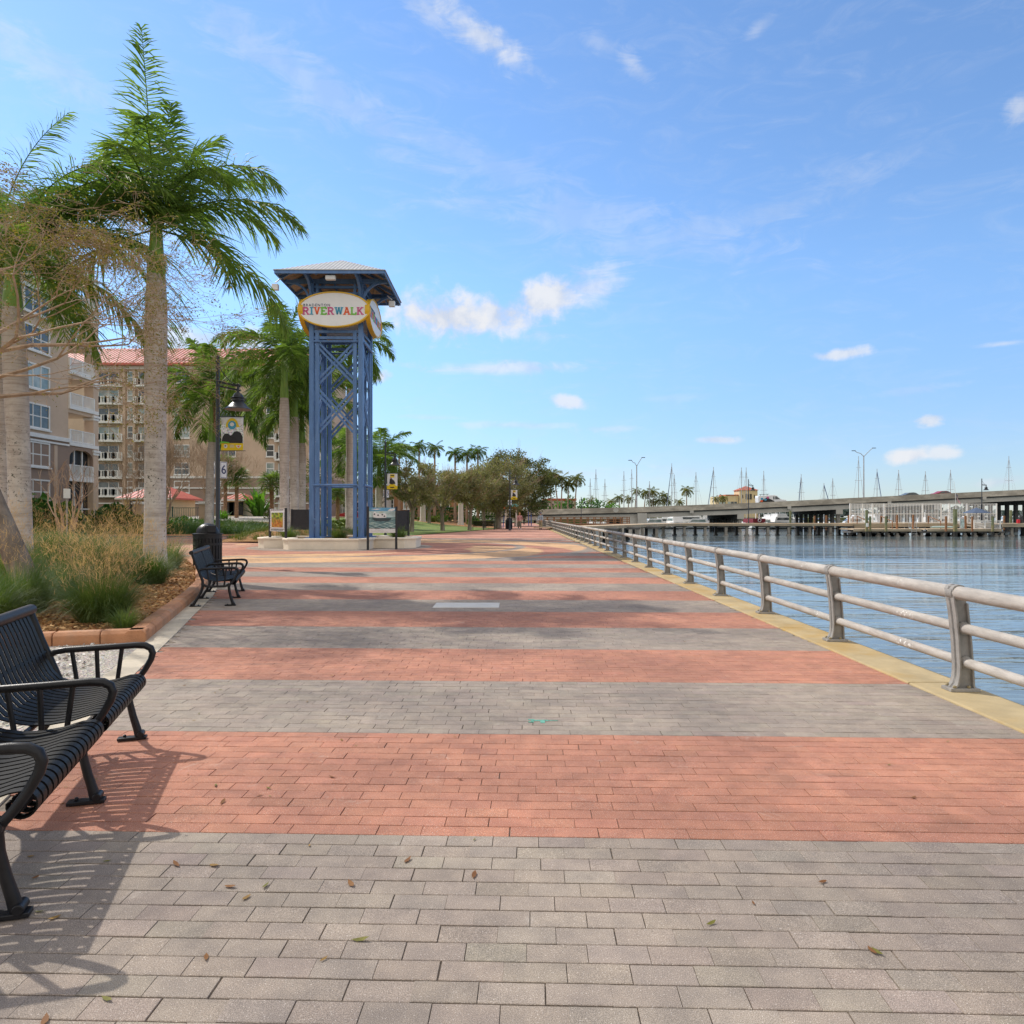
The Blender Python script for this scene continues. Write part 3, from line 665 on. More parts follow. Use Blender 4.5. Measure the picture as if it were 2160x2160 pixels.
def banner(label, x0, z1, style, loc, rz=0.0):
    t = thing('street_banner', label, 'banner', loc, rz, 'lamp post banners')
    w, h = .64, .96; z0 = z1-h; b = MB(); nx, nz = 8, 14
    def sag(u, v): return -.018*math.sin(PI*v)*math.sin(u*3.1) + .008*math.sin(v*9+u*4)
    vs = [(x0+w*i/nx, sag(i/nx,j/nz), z0+h*j/nz) for j in range(nz+1) for i in range(nx+1)]
    m = nx+1; b.add(vs, [(j*m+i,j*m+i+1,(j+1)*m+i+1,(j+1)*m+i) for j in range(nz) for i in range(nx)])
    cl = b.build('cloth', K['print_white'], t, True); sm = cl.modifiers.new('thick','SOLIDIFY'); sm.thickness = .003
    b = MB(); b.tube([(.03,0,z1+.012),(x0+w+.04,0,z1+.012)], .014, 8); b.tube([(.03,0,z0-.012),(x0+w+.06,0,z0-.012)], .010, 8); b.build('banner_rod', K['lamp_metal'], t)
    def patch(poly, m_, name, off=.009):
        pr = MB(); vs = [(x0+w*u, sag(u,v)-off, z0+h*v) for u,v in poly]; pr.add(vs,[tuple(range(len(vs)))]); return pr.build(name, m_, cl)
    def grid_patch(u0,u1,v0,v1,m_,name,off=.006):
        pr = MB(); kx, kz = 6, 8
        vs = [(x0+w*lerp(u0,u1,i/kx), sag(lerp(u0,u1,i/kx),lerp(v0,v1,j/kz))-off, z0+h*lerp(v0,v1,j/kz)) for j in range(kz+1) for i in range(kx+1)]
        pr.add(vs,[(j*(kx+1)+i,j*(kx+1)+i+1,(j+1)*(kx+1)+i+1,(j+1)*(kx+1)+i) for j in range(kz) for i in range(kx)]); return pr.build(name, m_, cl, True)
    if style == 1:
        grid_patch(0,1,.22,.80,K['crowd'],'crowd_print'); patch([(.02,.22),(.98,.22),(.98,.40),(.90,.52),(.74,.58),(.60,.56),(.52,.47),(.44,.44),(.34,.50),(.18,.50),(.08,.40)],K['print_black'],'jersey_print',.030); patch([(.0,.215),(.42,.215),(.36,.245),(.0,.27)],K['let_green'],'green_print',.034); grid_patch(0,1,0,.215,K['yellow'],'yellow_band',.011)
        patch([(.30+.29*math.cos(R(a))+.2,.72+.25*math.sin(R(a))) for a in range(0,181,12)]+[(.85,.70),(.2,.70)], K['yellow'],'emblem_arch',.014)
        patch([(.5+.19*math.cos(R(a)),.76+.13*math.sin(R(a))) for a in range(0,360,24)], K['let_teal'],'emblem_disc',.018)
        patch([(.5+.10*math.cos(R(a)),.78+.06*math.sin(R(a))) for a in range(0,360,30)], K['print_white'],'emblem_star',.021)
        text_mesh('18', .10, K['yellow'],'numeral', cl, (x0+w*.82, sag(.82,.3)-.016, z0+h*.30), bold=.002, depth=.001)
        patch([(.2+.085*math.cos(R(a)),.125+.058*math.sin(R(a))) for a in range(0,360,20)], K['print_white'],'badge',.014)
        text_mesh('P', .075, K['navy'],'badge_letter', cl, (x0+w*.2, -.022, z0+h*.125), depth=.001, bold=.002)
        for q in range(3): grid_patch(.40,.60,.15-.03*q,.165-.03*q,K['offwhite'],'small_print',.014)
        patch([(.66,.15),(.92,.15),(.88,.10),(.79,.06),(.70,.10)], K['print_white'],'shield_badge',.014); patch([(.74,.135),(.84,.135),(.79,.075)], K['let_orange'],'shield_mark',.018)
    else:
        grid_patch(0,1,0,.22,K['yellow'],'yellow_band'); grid_patch(.3,.72,.74,.96,K['yellow'],'yellow_block'); grid_patch(.34,.68,.84,.9,K['print_black'],'block_letters',.010)
        patch([(.22,.36),(.5,.30),(.82,.34),(.72,.52),(.48,.66),(.40,.76),(.30,.74),(.26,.6)], K['print_black'],'player_print',.012)
        patch([(.33+.07*math.cos(R(a)),.72+.06*math.sin(R(a))) for a in range(0,360,30)], K['skin'],'face_print',.015)
        patch([(.1,.2),(.9,.2),(.7,.33),(.3,.33)], K['yellow'],'yellow_arc',.014); grid_patch(.3,.7,.08,.15,K['print_black'],'small_print',.010)
    return t
mc, nt, out = nodes_of('crowd_print')
p = N(nt,'ShaderNodeBsdfPrincipled'); vo = N(nt,'ShaderNodeTexVoronoi'); vo.inputs['Scale'].default_value = 38; nt.links.new(coords(nt), vo.inputs['Vector'])
hs = N(nt,'ShaderNodeHueSaturation'); hs.inputs['Saturation'].default_value = .25; nt.links.new(vo.outputs['Color'], hs.inputs['Color']); nt.links.new(hs.outputs[0], p.inputs['Base Color']); nt.links.new(p.outputs[0], out.inputs[0])
K['crowd'] = mc
L1 = (xat(459.5,20.8), 20.8, 0)
make_lamp('dark bell lamp post with plate number 6 standing by the ribbed trash can', '6').location = L1
banner('grey and yellow banner with a round yellow emblem on the lamp numbered 6', .10, zat(880,20.8), 1, L1)
L2 = (xat(813,44.3), 44.3, .03)
make_lamp('dark bell lamp post rising behind the boat picture panel', '5').location = L2
banner('white banner with yellow base on the lamp behind the boat picture panel', .10, 4.02, 2, L2)
L3 = (xat(1075.5,71.4), 71.4, 0)
make_lamp('distant dark bell lamp post with a white plate beside the big oak', '4').location = L3
banner('small banner with yellow base on the distant lamp by the big oak', .10, 4.02, 2, L3)

# ------------------------------------------------------------------ railing over the water
t = thing('railing', 'long weathered grey metal railing with three pipes along the water', 'railing', (3.565,0,.016), -RAILYAW)
for nm, x, z, r in (('top_pipe',.035,.805,.056),('middle_pipe',.082,.515,.042),('bottom_pipe',.10,.235,.040)):
    b = MB(); b.tube([(x,y,z) for y in [-1]+[5.914+2.335*k for k in range(67)]], r, 16); b.build(nm, K['rail'], t, True)
FR = [(-.005,.0),(-.005,.028),(.022,.06),(.036,.12),(.040,.2),(.028,.42),(.008,.62),(-.018,.80),(-.022,.835),(-.008,.862),(.030,.874),(.070,.866),(.096,.84),(.104,.80)]
BK = [(.118,.72),(.135,.55),(.15,.4),(.163,.22),(.172,.05),(.178,.028),(.178,0)]
def ipost():
    b = MB(); out_ = FR+BK
    b.prism([(x,z) for x,z in out_], -.018, .018, lambda x,z,y: (x,y,z))
    for a,c,w in ((FR,1,.058),(BK,-1,.045)):
        k = len(a); vs = []
        for i,(x,z) in enumerate(a):
            q,r_ = a[max(i-1,0)], a[min(i+1,k-1)]; tx,tz = r_[0]-q[0],r_[1]-q[1]; l = math.hypot(tx,tz); nx,nz = tz/l*.016, -tx/l*.016
            ww = w*(1.0 if z > .13 else 1.0)
            vs += [(x,-ww,z),(x,ww,z),(x+nx,ww,z+nz),(x+nx,-ww,z+nz)]
        b.add(vs, [(4*i+j,4*i+(j+1)%4,4*i+4+(j+1)%4,4*i+4+j) for i in range(k-1) for j in range(4)]+[(3,2,1,0),(4*k-4,4*k-3,4*k-2,4*k-1)])
    b.box(-.04,.20,-.07,.07,.0,.028)
    for x,z,r in ((.035,.805,.064),(.082,.515,.054),(.10,.235,.052)): b.tube([(x,-.045,z),(x,.045,z)], r, 16)
    for x,s in ((.0,-1),(.0,1),(.115,-1),(.115,1)): 
        b.mi = 1; b.lathe([(.016,.028),(.016,.044),(.008,.05)], x, s*.05, 6); b.mi = 0
    return b.build('post', [K['post'],K['bolt']], t, True, bevel=.004, angle=30)
p0 = ipost(); p0.location = (0,3.58,0)
for k in range(66):
    q = p0.copy(); COL.objects.link(q); q.parent = t; q.location = (0,5.914+2.335*k,0)

# ------------------------------------------------------------------ tower
t = thing('sign_tower', 'tall blue steel lattice tower with oval signs and a metal roof', 'tower', (CX,CY,0), R(.4))
def ring4(fn):
    for k in range(4): fn(Matrix.Rotation(k*PI/2,4,'Z'))
Z0 = .46
for sx in (1,-1):
    for sy in (1,-1):
        b = MB(); q = 1.1
        b.box(min(sx*1.0,sx*1.2),max(sx*1.0,sx*1.2),min(sy*1.0,sy*1.2),max(sy*1.0,sy*1.2),Z0,11.9)
        b.box(min(sx*.765,sx*.925),max(sx*.765,sx*.925),min(sy*1.04,sy*1.18),max(sy*1.04,sy*1.18),Z0,9.7)
        b.box(min(sx*1.04,sx*1.18),max(sx*1.04,sx*1.18),min(sy*.765,sy*.925),max(sy*.765,sy*.925),Z0,9.7)
        for z in (1.02,1.30):
            b.box(min(sx*.925,sx*1.0),max(sx*.925,sx*1.0),min(sy*1.06,sy*1.16),max(sy*1.06,sy*1.16),z-.05,z+.05)
            b.box(min(sx*1.06,sx*1.16),max(sx*1.06,sx*1.16),min(sy*.925,sy*1.0),max(sy*.925,sy*1.0),z-.05,z+.05)
        c = b.build('column', K['blue'], t)
        b = MB(); b.box(min(sx*.62,sx*1.36),max(sx*.62,sx*1.36),min(sy*.62,sy*1.36),max(sy*.62,sy*1.36),.425,.475); b.build('base_plate', K['blue'], c)
def xbrace(M):
    b = MB(); W_ = .77; y = -1.11
    for z0,z1 in ((5.16,7.18),(7.36,9.26)):
        for s in (1,-1):
            for o in (-.125,.125):
                zz0, zz1 = z0+.16, z1-.16
                b.bar(M @ Vector((-W_*s,y+.02*s,zz0+o)), M @ Vector((W_*s,y+.02*s,zz1+o)), .05, .092)
    b.build('cross_brace', K['blue'], t)
    for z,hh in ((9.46,.12),(9.74,.12),(11.45,.11),(11.74,.11)): MB().bar(M @ Vector((-1.0,y,z)), M @ Vector((1.0,y,z)), .10, hh).build('cross_beam', K['blue'], t)
    for x in (-.845,.845): MB().bar(M @ Vector((x,y,11.5)), M @ Vector((x,y,11.95)), .12, .12).build('strut', K['blue'], t)
    for z in (2.83,9.28): MB().tube([M @ Vector((-.98,y-.11,z)), M @ Vector((.98,y-.11,z))], .05, 8).build('guard_pipe', K['blue'], t)
    MB().bar(M @ Vector((-1.9,y,12.0)), M @ Vector((1.9,y,12.0)), .12, .2).build('eave_beam', K['blue'], t)
    for x in (-1.1,1.1):
        b = MB()
        pts = [M @ Vector((x, -1.2-.95*(1-math.cos(R(a))), 11.05+.92*math.sin(R(a)))) for a in range(0,91,15)]
        for p_,q_ in zip(pts,pts[1:]): b.bar(p_, q_, .11, .10)
        b.bar(M @ Vector((x,-1.2,12.0)), M @ Vector((x,-2.3,12.0)), .10, .15)
        b.build('roof_bracket', K['blue'], t)
ring4(xbrace)
RH, ZE, ZA = 2.36, 12.1, 13.35
def roofq(M):
    b = MB(); n = 56; sl_ = (ZA-ZE)/RH
    for i in range(n):
        xa, xb = -RH+2*RH*i/n, -RH+2*RH*(i+1)/n
        za = .022 if i % 2 else -.0; zb = -.0 if i % 2 else .022
        ya, yb = -abs(xa), -abs(xb)
        vs = [(xa,-RH-.03,ZE+za),(xb,-RH-.03,ZE+zb),(xb,yb,ZE+(RH+yb)*sl_+zb),(xa,ya,ZE+(RH+ya)*sl_+za)]
        b.add([M @ Vector(v_) for v_ in vs],[(0,1,2,3)])
    b.build('roof_sheet', K['roof_metal'], t)
    b = MB(); n = 40
    for i in range(n):
        xa, xb = -RH+2*RH*i/n, -RH+2*RH*(i+1)/n; ya, yb = -abs(xa), -abs(xb); d = -.05; za = d+(.02 if i%2 else 0); zb = d+(0 if i%2 else .02)
        b.add([M @ Vector(v_) for v_ in [(xa,-RH+.02,ZE+za),(xb,-RH+.02,ZE+zb),(xb,yb,ZE+(RH+yb)*sl_+zb),(xa,ya,ZE+(RH+ya)*sl_+za)]],[(0,1,2,3)])
    b.build('soffit', K['soffit'], t)
    b = MB(); b.bar(M @ Vector((-RH,-RH-.0,ZE-.08)), M @ Vector((RH,-RH-.0,ZE-.08)), .06, .16); b.build('fascia', K['blue'], t)
    b = MB(); b.bar(M @ Vector((-RH-.04,-RH-.05,ZE-.01)), M @ Vector((RH+.04,-RH-.05,ZE-.01)), .035, .03); b.build('roof_edge', K['roof_metal'], t)
    for x in (-1.7,-.6,.6,1.7): MB().bar(M @ Vector((x,-RH+.05,ZE-.13)), M @ Vector((x,-abs(x)-.05,ZE-.13+(RH-abs(x))*sl_)), .07, .12).build('rafter', K['blue'], t)
    MB().bar(M @ Vector((-RH+.05,-RH+.05,ZE-.14)), M @ Vector((0,0,ZA-.16)), .09, .13).build('hip_rafter', K['blue'], t)
ring4(roofq)
b = MB(); b.box(-.22,.22,-2.26,-2.05,11.72,11.92); b.build('floodlight', K['print_white'], t, bevel=.04)
for x,y in ((-2.55,-1.7),(2.2,.8)):
    b = MB(); b.tube([(x*.9,y,11.95),(x,y,11.75)], .03, 6); b.box(x-.14,x+.14,y-.1,y+.1,11.42,11.68); b.build('floodlight', K['sign_face'], t, bevel=.03)
for k in range(4):
    e = bpy.data.objects.new('oval_sign', None); COL.objects.link(e); e.parent = t; e.rotation_euler = (0,0,k*PI/2)
    ell = [(1.62*math.cos(2*PI*i/64), 10.62+.79*math.sin(2*PI*i/64)) for i in range(64)]
    b = MB(); b.prism([(x*.95,10.62+(z-10.62)*.93) for x,z in ell], -1.56, -1.40, lambda x,z,y: (x,y,z)); b.build('sign_panel', K['sign_face'], e)
    b = MB(); n = 64; vs = [(x,y,z) for y in (-1.585,-1.38) for x,z in ell] + [(x*.955,y,10.62+(z-10.62)*.935) for y in (-1.585,-1.38) for x,z in ell]
    fs = []
    for i in range(n):
        j = (i+1)%n; fs += [(i,j,n+j,n+i),(2*n+i,3*n+i,3*n+j,2*n+j),(i,2*n+i,2*n+j,j),(n+i,n+j,3*n+j,3*n+i)]
    b.add(vs, fs); b.build('sign_rim', K['sign_rim'], e)
    b = MB()
    for x in (-.9,.9):
        for z in (10.35,10.9): b.bar((x,-1.15,z),(x,-1.42,z),.06,.06)
    b.build('sign_bracket', K['offwhite'], e)
    slab_word('RIVERWALK', ['pink','teal','orange','green','pink','teal','orange','green','pink'], .335, e, -1.40, 10.38, -1.572)
    text_mesh('BRADENTON', .165, K['navy'], 'lettering', e, (-1.36,-1.568,10.80), align='LEFT', bold=.0, space=1.3)

# planter under the tower
def off_poly(poly, d):
    n = len(poly); r = []
    for i in range(n):
        p0_, p1, p2 = Vector(poly[i-1]), Vector(poly[i]), Vector(poly[(i+1)%n])
        e1, e2 = (p1-p0_).normalized(), (p2-p1).normalized(); n1, n2 = Vector((e1.y,-e1.x)), Vector((e2.y,-e2.x))
        m = (n1+n2).normalized(); r.append(tuple(p1 + m*d/max(.3, m.dot(n1))))
    return r
PLP = [(-1.65,-2.75),(1.35,-2.75),(1.75,-2.3),(1.75,-1.3),(3.1,-1.3),(3.55,-.85),(3.55,.95),(3.1,1.4),(1.75,1.4),(1.75,2.4),(1.35,2.8),(-1.65,2.8),(-2.0,2.4),(-2.0,1.4),(-3.2,1.4),(-3.6,.95),(-3.6,-.85),(-3.2,-1.3),(-2.0,-1.3),(-2.0,-2.3)]
t = thing('planter', 'low white cross shaped masonry planter around the blue tower foot', 'planter', (CX,CY,0))
b = MB(); o_, i_ = PLP, off_poly(PLP,-.22); n = len(PLP)
def ringw(b, o_, i_, z0, z1):
    n = len(o_); vs = [(x,y,z0) for x,y in o_]+[(x,y,z1) for x,y in o_]+[(x,y,z1) for x,y in i_]+[(x,y,z0) for x,y in i_]
    b.add(vs, [f for i in range(n) for j in [(i+1)%n] for f in ((i,j,n+j,n+i),(n+i,n+j,2*n+j,2*n+i),(2*n+i,2*n+j,3*n+j,3*n+i))])
ringw(b, o_, i_, -.05, .40); b.build('wall', K['planter'], t)
b = MB(); ringw(b, off_poly(PLP,.05), off_poly(PLP,-.27), .395, .475); b.build('coping', K['planter'], t, bevel=.03)
b = MB(); b.prism(off_poly(PLP,-.2), .1, .36); b.build('soil', K['mulch'], t)

# picture panels
def art_mat():
    m, nt, out = nodes_of('garden_picture')
    p = N(nt,'ShaderNodeBsdfPrincipled'); v = coords(nt); vo = N(nt,'ShaderNodeTexVoronoi'); vo.inputs['Scale'].default_value = 11; nt.links.new(v, vo.inputs['Vector'])
    sx = N(nt,'ShaderNodeSeparateXYZ'); nt.links.new(v, sx.inputs[0])
    g = ramp(nt, math_n(nt,'ADD', sx.outputs[2], math_n(nt,'MULTIPLY', noise(nt, v, 6, 3), .35)), 1.30, 1.62)
    c = mixc(nt, ramp(nt, noise(nt, v, 9, 4), .38,.6), (.30,.09,.02), (.55,.26,.06)); c = mixc(nt, g, c, mixc(nt, ramp(nt, noise(nt, v, 7, 4), .4,.6), (.05,.10,.03), (.42,.48,.06)))
    c = mixc(nt, .3, c, vo.outputs['Color'], 'OVERLAY'); nt.links.new(c, p.inputs['Base Color']); p.inputs['Roughness'].default_value = .4; nt.links.new(p.outputs[0], out.inputs[0]); return m
K['garden_art'] = art_mat()
K['art_sky'] = mat('art_sky', (.42,.55,.55), .5, .35, 3, c2=(.75,.70,.45)); K['art_skyblue'] = mat('art_blue', (.10,.30,.48), .5, .25, 4)
K['art_sea'] = mat('art_sea', (.10,.20,.22), .5, .5, 7, c2=(.30,.42,.38), stretch=(1,1,3)); K['art_wave'] = mat('art_wave', (.42,.55,.52), .5, .3, 9); K['art_dark'] = mat('art_dark', (.03,.05,.06), .5, .3, 9)
def panel(label, pl, pr, ztop, zbot, zpost, art=None, posttop=.06):
    (xa,ya),(xb,yb) = pl, pr; w = math.hypot(xb-xa,yb-ya); rz = math.atan2(yb-ya, xb-xa)
    t = thing('picture_panel', label, 'display panel', (xa,ya,0), rz, 'display panels around the tower')
    for x in (0,w):
        b = MB(); b.box(x-.045,x+.045,-.045,.045,zpost,ztop+posttop); b.build('post', K['dark_panel'], t, bevel=.006)
    b = MB(); b.box(.045,w-.045,-.02,.02,zbot,ztop); bd = b.build('board', K['dark_panel'], t)
    h = ztop-zbot; F_ = -.021
    def rect(u0,u1,v0,v1,m_,nm,k=1): 
        q = MB(); q.box(.045+(w-.09)*u0,.045+(w-.09)*u1,F_-.003*k,F_,zbot+h*v0,zbot+h*v1); return q.build(nm, m_, bd)
    def poly(pts,m_,nm,k):
        q = MB(); q.prism([(.045+(w-.09)*u,zbot+h*v) for u,v in pts], F_-.003*k, F_, lambda x,z,y: (x,y,z)); return q.build(nm, m_, bd)
    if art == 'garden':
        rect(.0,1,.0,1,K['print_white'],'print'); rect(.07,.93,.15,.86,K['print_white'],'mount',3); rect(.12,.88,.18,.83,K['garden_art'],'picture',4)
        for vv in (.04,.07,.10,.94,.965):
            u = .08
            while u < .9: 
                l = rnd.uniform(.02,.06); rect(u,u+l,vv-.012,vv+.012,K['print_black'],'small_print',2); u += l+.025
        for u in (.025,.975):
            for q in range(9): rect(u-.012,u+.012,.15+q*.08,.19+q*.08,K['print_black'],'small_print',2)
    if art == 'boat':
        rect(0,1,.20,1,K['art_sky'],'sky_print'); rect(0,1,.86,1,K['art_skyblue'],'sky_band',2); rect(0,1,.2,.62,K['art_sea'],'sea_print',2)
        rect(0,1,.0,.165,K['print_white'],'caption_strip',2)
        for q in range(3): rect(.06,.5+.1*q,.11-.035*q,.122-.035*q,K['offwhite'],'small_print',3)
        poly([(.70,.88),(.80,.96),(.98,.97),(.98,.9),(.85,.86)],K['print_white'],'cloud_print',3); poly([(.08,.93),(.3,.96),(.46,.95),(.3,.91)],K['print_white'],'cloud_print',3)
        for q in range(5): poly([(u/20, .36-.055*q+.04*math.sin(u*.55+q*1.7)+.02) for u in range(21)]+[(u/20,.345-.055*q+.04*math.sin(u*.55+q*1.7)+.02) for u in range(20,-1,-1)],K['art_wave'],'wave_print',3)
        poly([(.10,.60),(.2,.585),(.75,.585),(.86,.60),(.80,.5),(.7,.46),(.28,.46),(.18,.5)],K['art_dark'],'hull_print',4)
        poly([(.16,.62),(.15,.78),(.22,.86),(.28,.78),(.44,.76),(.60,.78),(.66,.72),(.65,.6),(.3,.59)],K['print_white'],'animal_print',4)
        for u,v_ in ((.2,.74),(.34,.70),(.5,.72),(.58,.66)): poly([(u+.035*math.cos(R(a)),v_+.03*math.sin(R(a))) for a in range(0,360,40)],K['art_dark'],'spot_print',5)
    return t
def gp(px, y): return (xat(px,y), y)
panel('white framed garden picture panel on two dark posts left of the planter', gp(569.5,32.6), gp(603,31.4), 1.76, .76, -.02, 'garden', .03)
panel('dark blank panel back behind the white planter, left of the tower columns', gp(615.5,37.6), gp(674,37.6), 1.78, .72, -.02, None, .02)
panel('panel with a painted boat in waves on two dark posts by the planter', gp(776,30.55), gp(835.8,31.0), 1.80, .72, -.02, 'boat', .05)
panel('dark blank panel back right of the boat picture, behind the planter', gp(832,36.6), gp(861.5,37.2), 1.72, .64, -.02, None, .04)
# odds and ends on the paving
b = MB(); x0,y0 = ground_at(912,1282); x1,y1 = ground_at(1012,1270); b.box(x0,x0+1.05,y0,y0+.62,-.03,.006)
tag(b.build('access_cover', K['offwhite'], bevel=.004), 'pale rectangular access cover set flush in a grey paver band', 'access cover')
b = MB(); gx, gy = ground_at(1120,1520)
for x,y,w,l in ((-.02,.012,.045,.014),(.0,-.012,.12,.020),(.12,-.008,.07,.008),(.065,-.06,.032,.05),(-.02,-.045,.04,.014)): b.box(gx+x,gx+x+w,gy+y,gy+y+l,-.004,.0032)
K['paint_teal'] = mat('teal_paint', (.13,.36,.28), .9, .5, 90)
tag(b.build('paint_mark', K['paint_teal']), 'small teal spray paint mark on the grey pavers', 'paint mark')
# ------------------------------------------------------------------ palms
UP = np.array([0,0,1.0])
def norm(a): return a/np.maximum(np.linalg.norm(a, axis=-1, keepdims=True), 1e-9)
def frond(base, az, e0, droop, L, n, lw, ll, plum=.5, power=1.4, hang=.35, rach=.028):
    K_ = 22; t = np.linspace(0,1,K_)
    el = np.radians(e0 - droop*t**power); a = math.radians(az)
    d = np.stack([np.cos(el)*math.cos(a), np.cos(el)*math.sin(a), np.sin(el)],1)
    P = np.zeros((K_,3)); P[0] = base; P[1:] = base + np.cumsum((d[1:]+d[:-1])/2*L/(K_-1),0)
    side = np.array([-math.sin(a), math.cos(a), 0]); nor = np.cross(side, d); nor = norm(nor)*np.sign(1)
    s = np.repeat(np.linspace(.10,.995,n),2); sd = np.tile([1,-1],n); s = np.clip(s + rng.normal(0,.25/n,2*n),.08,1.0)
    ip = lambda A: np.stack([np.interp(s,t,A[:,i]) for i in range(3)],1)
    b = ip(P); T = norm(ip(d)); Nn = norm(ip(nor))
    fw = (.32+.42*s)[:,None]; up = rng.uniform(-plum,plum,2*n)[:,None]
    dr = norm(T*fw + side[None]*sd[:,None]*(1.0-.45*s[:,None]) + Nn*up*.9 + rng.normal(0,.07,(2*n,3)))
    ln = ll*(.55+.6*np.sin(np.pi*np.clip(s*1.02,0,1)**.75))*(1-.42*s**7)*rng.uniform(.85,1.12,2*n); ln = ln[:,None]
    wv = norm(np.cross(dr, T + Nn*.4 + rng.normal(0,.25,(2*n,3))))*lw/2
    V = np.zeros((2*n,6,3))
    for i,(q,w,h) in enumerate(((0,.6,0),(.5,1,.22),(1,.12,1.0))):
        c = b + dr*ln*q - UP*ln*hang*h*rng.uniform(.7,1.3,(2*n,1))
        V[:,2*i] = c-wv*w; V[:,2*i+1] = c+wv*w
    Fq = (np.arange(2*n)[:,None,None]*6 + np.array([[0,1,3,2],[2,3,5,4]])[None]).reshape(-1,4)
    # rachis
    r = rach*(1-.85*t); R_ = np.zeros((K_,4,3))
    for j,(x,y) in enumerate(((1,0),(0,1),(-1,0),(0,-1))): R_[:,j] = P + side*(x*r)[:,None] + nor*(y*r)[:,None]
    o = V.shape[0]*6; fr = [[o+4*i+j,o+4*i+(j+1)%4,o+4*i+4+(j+1)%4,o+4*i+4+j] for i in range(K_-1) for j in range(4)]
    return np.concatenate([V.reshape(-1,3), R_.reshape(-1,3)]), np.concatenate([Fq, np.array(fr)])
def merge(parts):
    Vs, Fs, o = [], [], 0
    for V,Fq in parts: Vs.append(V); Fs.append(Fq+o); o += len(V)
    return np.concatenate(Vs), np.concatenate(Fs)
def trunk_mat():
    m, nt, out = nodes_of('royal_trunk'); p = N(nt,'ShaderNodeBsdfPrincipled'); v = coords(nt); sx = N(nt,'ShaderNodeSeparateXYZ'); nt.links.new(v, sx.inputs[0])
    n1 = noise(nt, v, 3, 5, .65); n2 = noise(nt, coords(nt,(1,1,14)), 2.2, 4, .6)
    col = mixc(nt, ramp(nt, n2, .3,.7), (.37,.32,.28), (.56,.51,.455)); col = mixc(nt, ramp(nt, n1, .38,.66), col, (.62,.575,.52))
    ringv = math_n(nt,'FRACT', math_n(nt,'ADD', math_n(nt,'MULTIPLY', sx.outputs[2], 6.5), math_n(nt,'MULTIPLY', n1, .35)))
    up = ramp(nt, sx.outputs[2], 1.5, 5.5)
    col = mixc(nt, math_n(nt,'MULTIPLY', math_n(nt,'LESS_THAN', ringv, .12), math_n(nt,'ADD', math_n(nt,'MULTIPLY', up, .5), .08)), col, (.24,.18,.14))
    col = mixc(nt, math_n(nt,'MULTIPLY', up, .45), col, (.36,.265,.20))
    li = math_n(nt,'MULTIPLY', ramp(nt, noise(nt, v, 16, 3, .7), .57,.63), ramp(nt, noise(nt, v, 1.1, 2), .44,.6))
    li = math_n(nt,'MULTIPLY', li, math_n(nt,'SUBTRACT', 1.0, ramp(nt, sx.outputs[2], 2.6, 4.2)))
    col = mixc(nt, li, col, (.055,.06,.04))
    nt.links.new(col, p.inputs['Base Color']); p.inputs['Roughness'].default_value = .9
    nt.links.new(bump(nt, math_n(nt,'ADD', n2, math_n(nt,'MULTIPLY', ringv, .3)), .5, .03), p.inputs['Normal']); nt.links.new(p.outputs[0], out.inputs[0]); return m
K['royal_trunk'] = trunk_mat()
def royal(label, x, y, z, zs, zc, r, fr, lean=(0,0), n=90, lw=.045, ll=.62, group='royal palms along the walk', dead=False, fm=None):
    """zs: height where the grey trunk ends, zc: where the fronds leave; both above the base"""
    t = thing('royal_palm', label, 'palm tree', (x,y,z), 0, group)
    prof = [(0,1.42),(.02,1.30),(.06,1.16),(.13,1.05),(.25,1.0),(.42,.98),(.55,1.0),(.70,1.06),(.84,1.06),(.93,.98),(1,.86)]
    pts = [(lean[0]*(q**1.6), lean[1]*(q**1.6), -.2+(zs+.2)*q) for q,_ in prof]
    b = MB(); b.tube(pts, [r*k for _,k in prof], 20); b.build('trunk', K['royal_trunk'], t, True)
    lx, ly = lean
    b = MB(); b.tube([(lx,ly,zs-.04),(lx,ly,zs+.12),(lx,ly,lerp(zs,zc,.35)),(lx,ly,lerp(zs,zc,.75)),(lx,ly,zc+.15)], [r*.80,r*.90,r*.72,r*.60,r*.42], 16); b.build('crownshaft', K['shaft'], t, True)
    ps = []
    for az,e0,dr,L in fr:
        bz = zc + .12*math.sin(R(max(e0,-30))) - .15
        ps.append(frond(np.array([lx+.06*math.cos(R(az)), ly+.06*math.sin(R(az)), bz]), az, e0, dr, L, n, lw, ll))
    V,Fq = merge(ps); mesh_np('crown', V, Fq, fm or K['frond'], t)
    if dead:
        b = MB(); b.tube([(.2,-.1,zc-.2),(.45,-.15,zc-1.0),(.5,-.2,zc-2.6),(.75,-.2,zc-4.6),(1.15,-.2,zc-6.4)], [.1,.09,.07,.05,.02], 6); b.build('dead_frond', K['sabal_trunk'], t, True)
    return t
def rand_crown(k, L, hi=78, lo=-38, dr=70, seed=0):
    r_ = random.Random(seed); out_ = []
    for i in range(k):
        q = (i+.5)/k; e = hi + (lo-hi)*q**.9
        out_.append((i*137.5 + r_.uniform(-15,15), e + r_.uniform(-8,8), dr*r_.uniform(.75,1.25)*(1.0 if e < 60 else .7), L*r_.uniform(.86,1.08)*(1.0 if e > -20 else .85)))
    return out_
Y1 = 17.0
HERO = [(138,82,3,5.1),(95,80,10,3.5),(60,74,38,3.4),(0,66,118,3.6),(330,58,120,3.0),(355,30,78,3.75),(10,-12,62,3.9),(335,-2,80,3.1),(185,-16,66,3.3),(180,46,95,3.5),(205,20,85,3.4),
        (275,58,95,2.6),(90,50,80,3.2),(30,44,100,3.1),(150,66,70,3.4),(290,66,80,2.8),(40,62,70,3.2),(110,-30,50,3)]
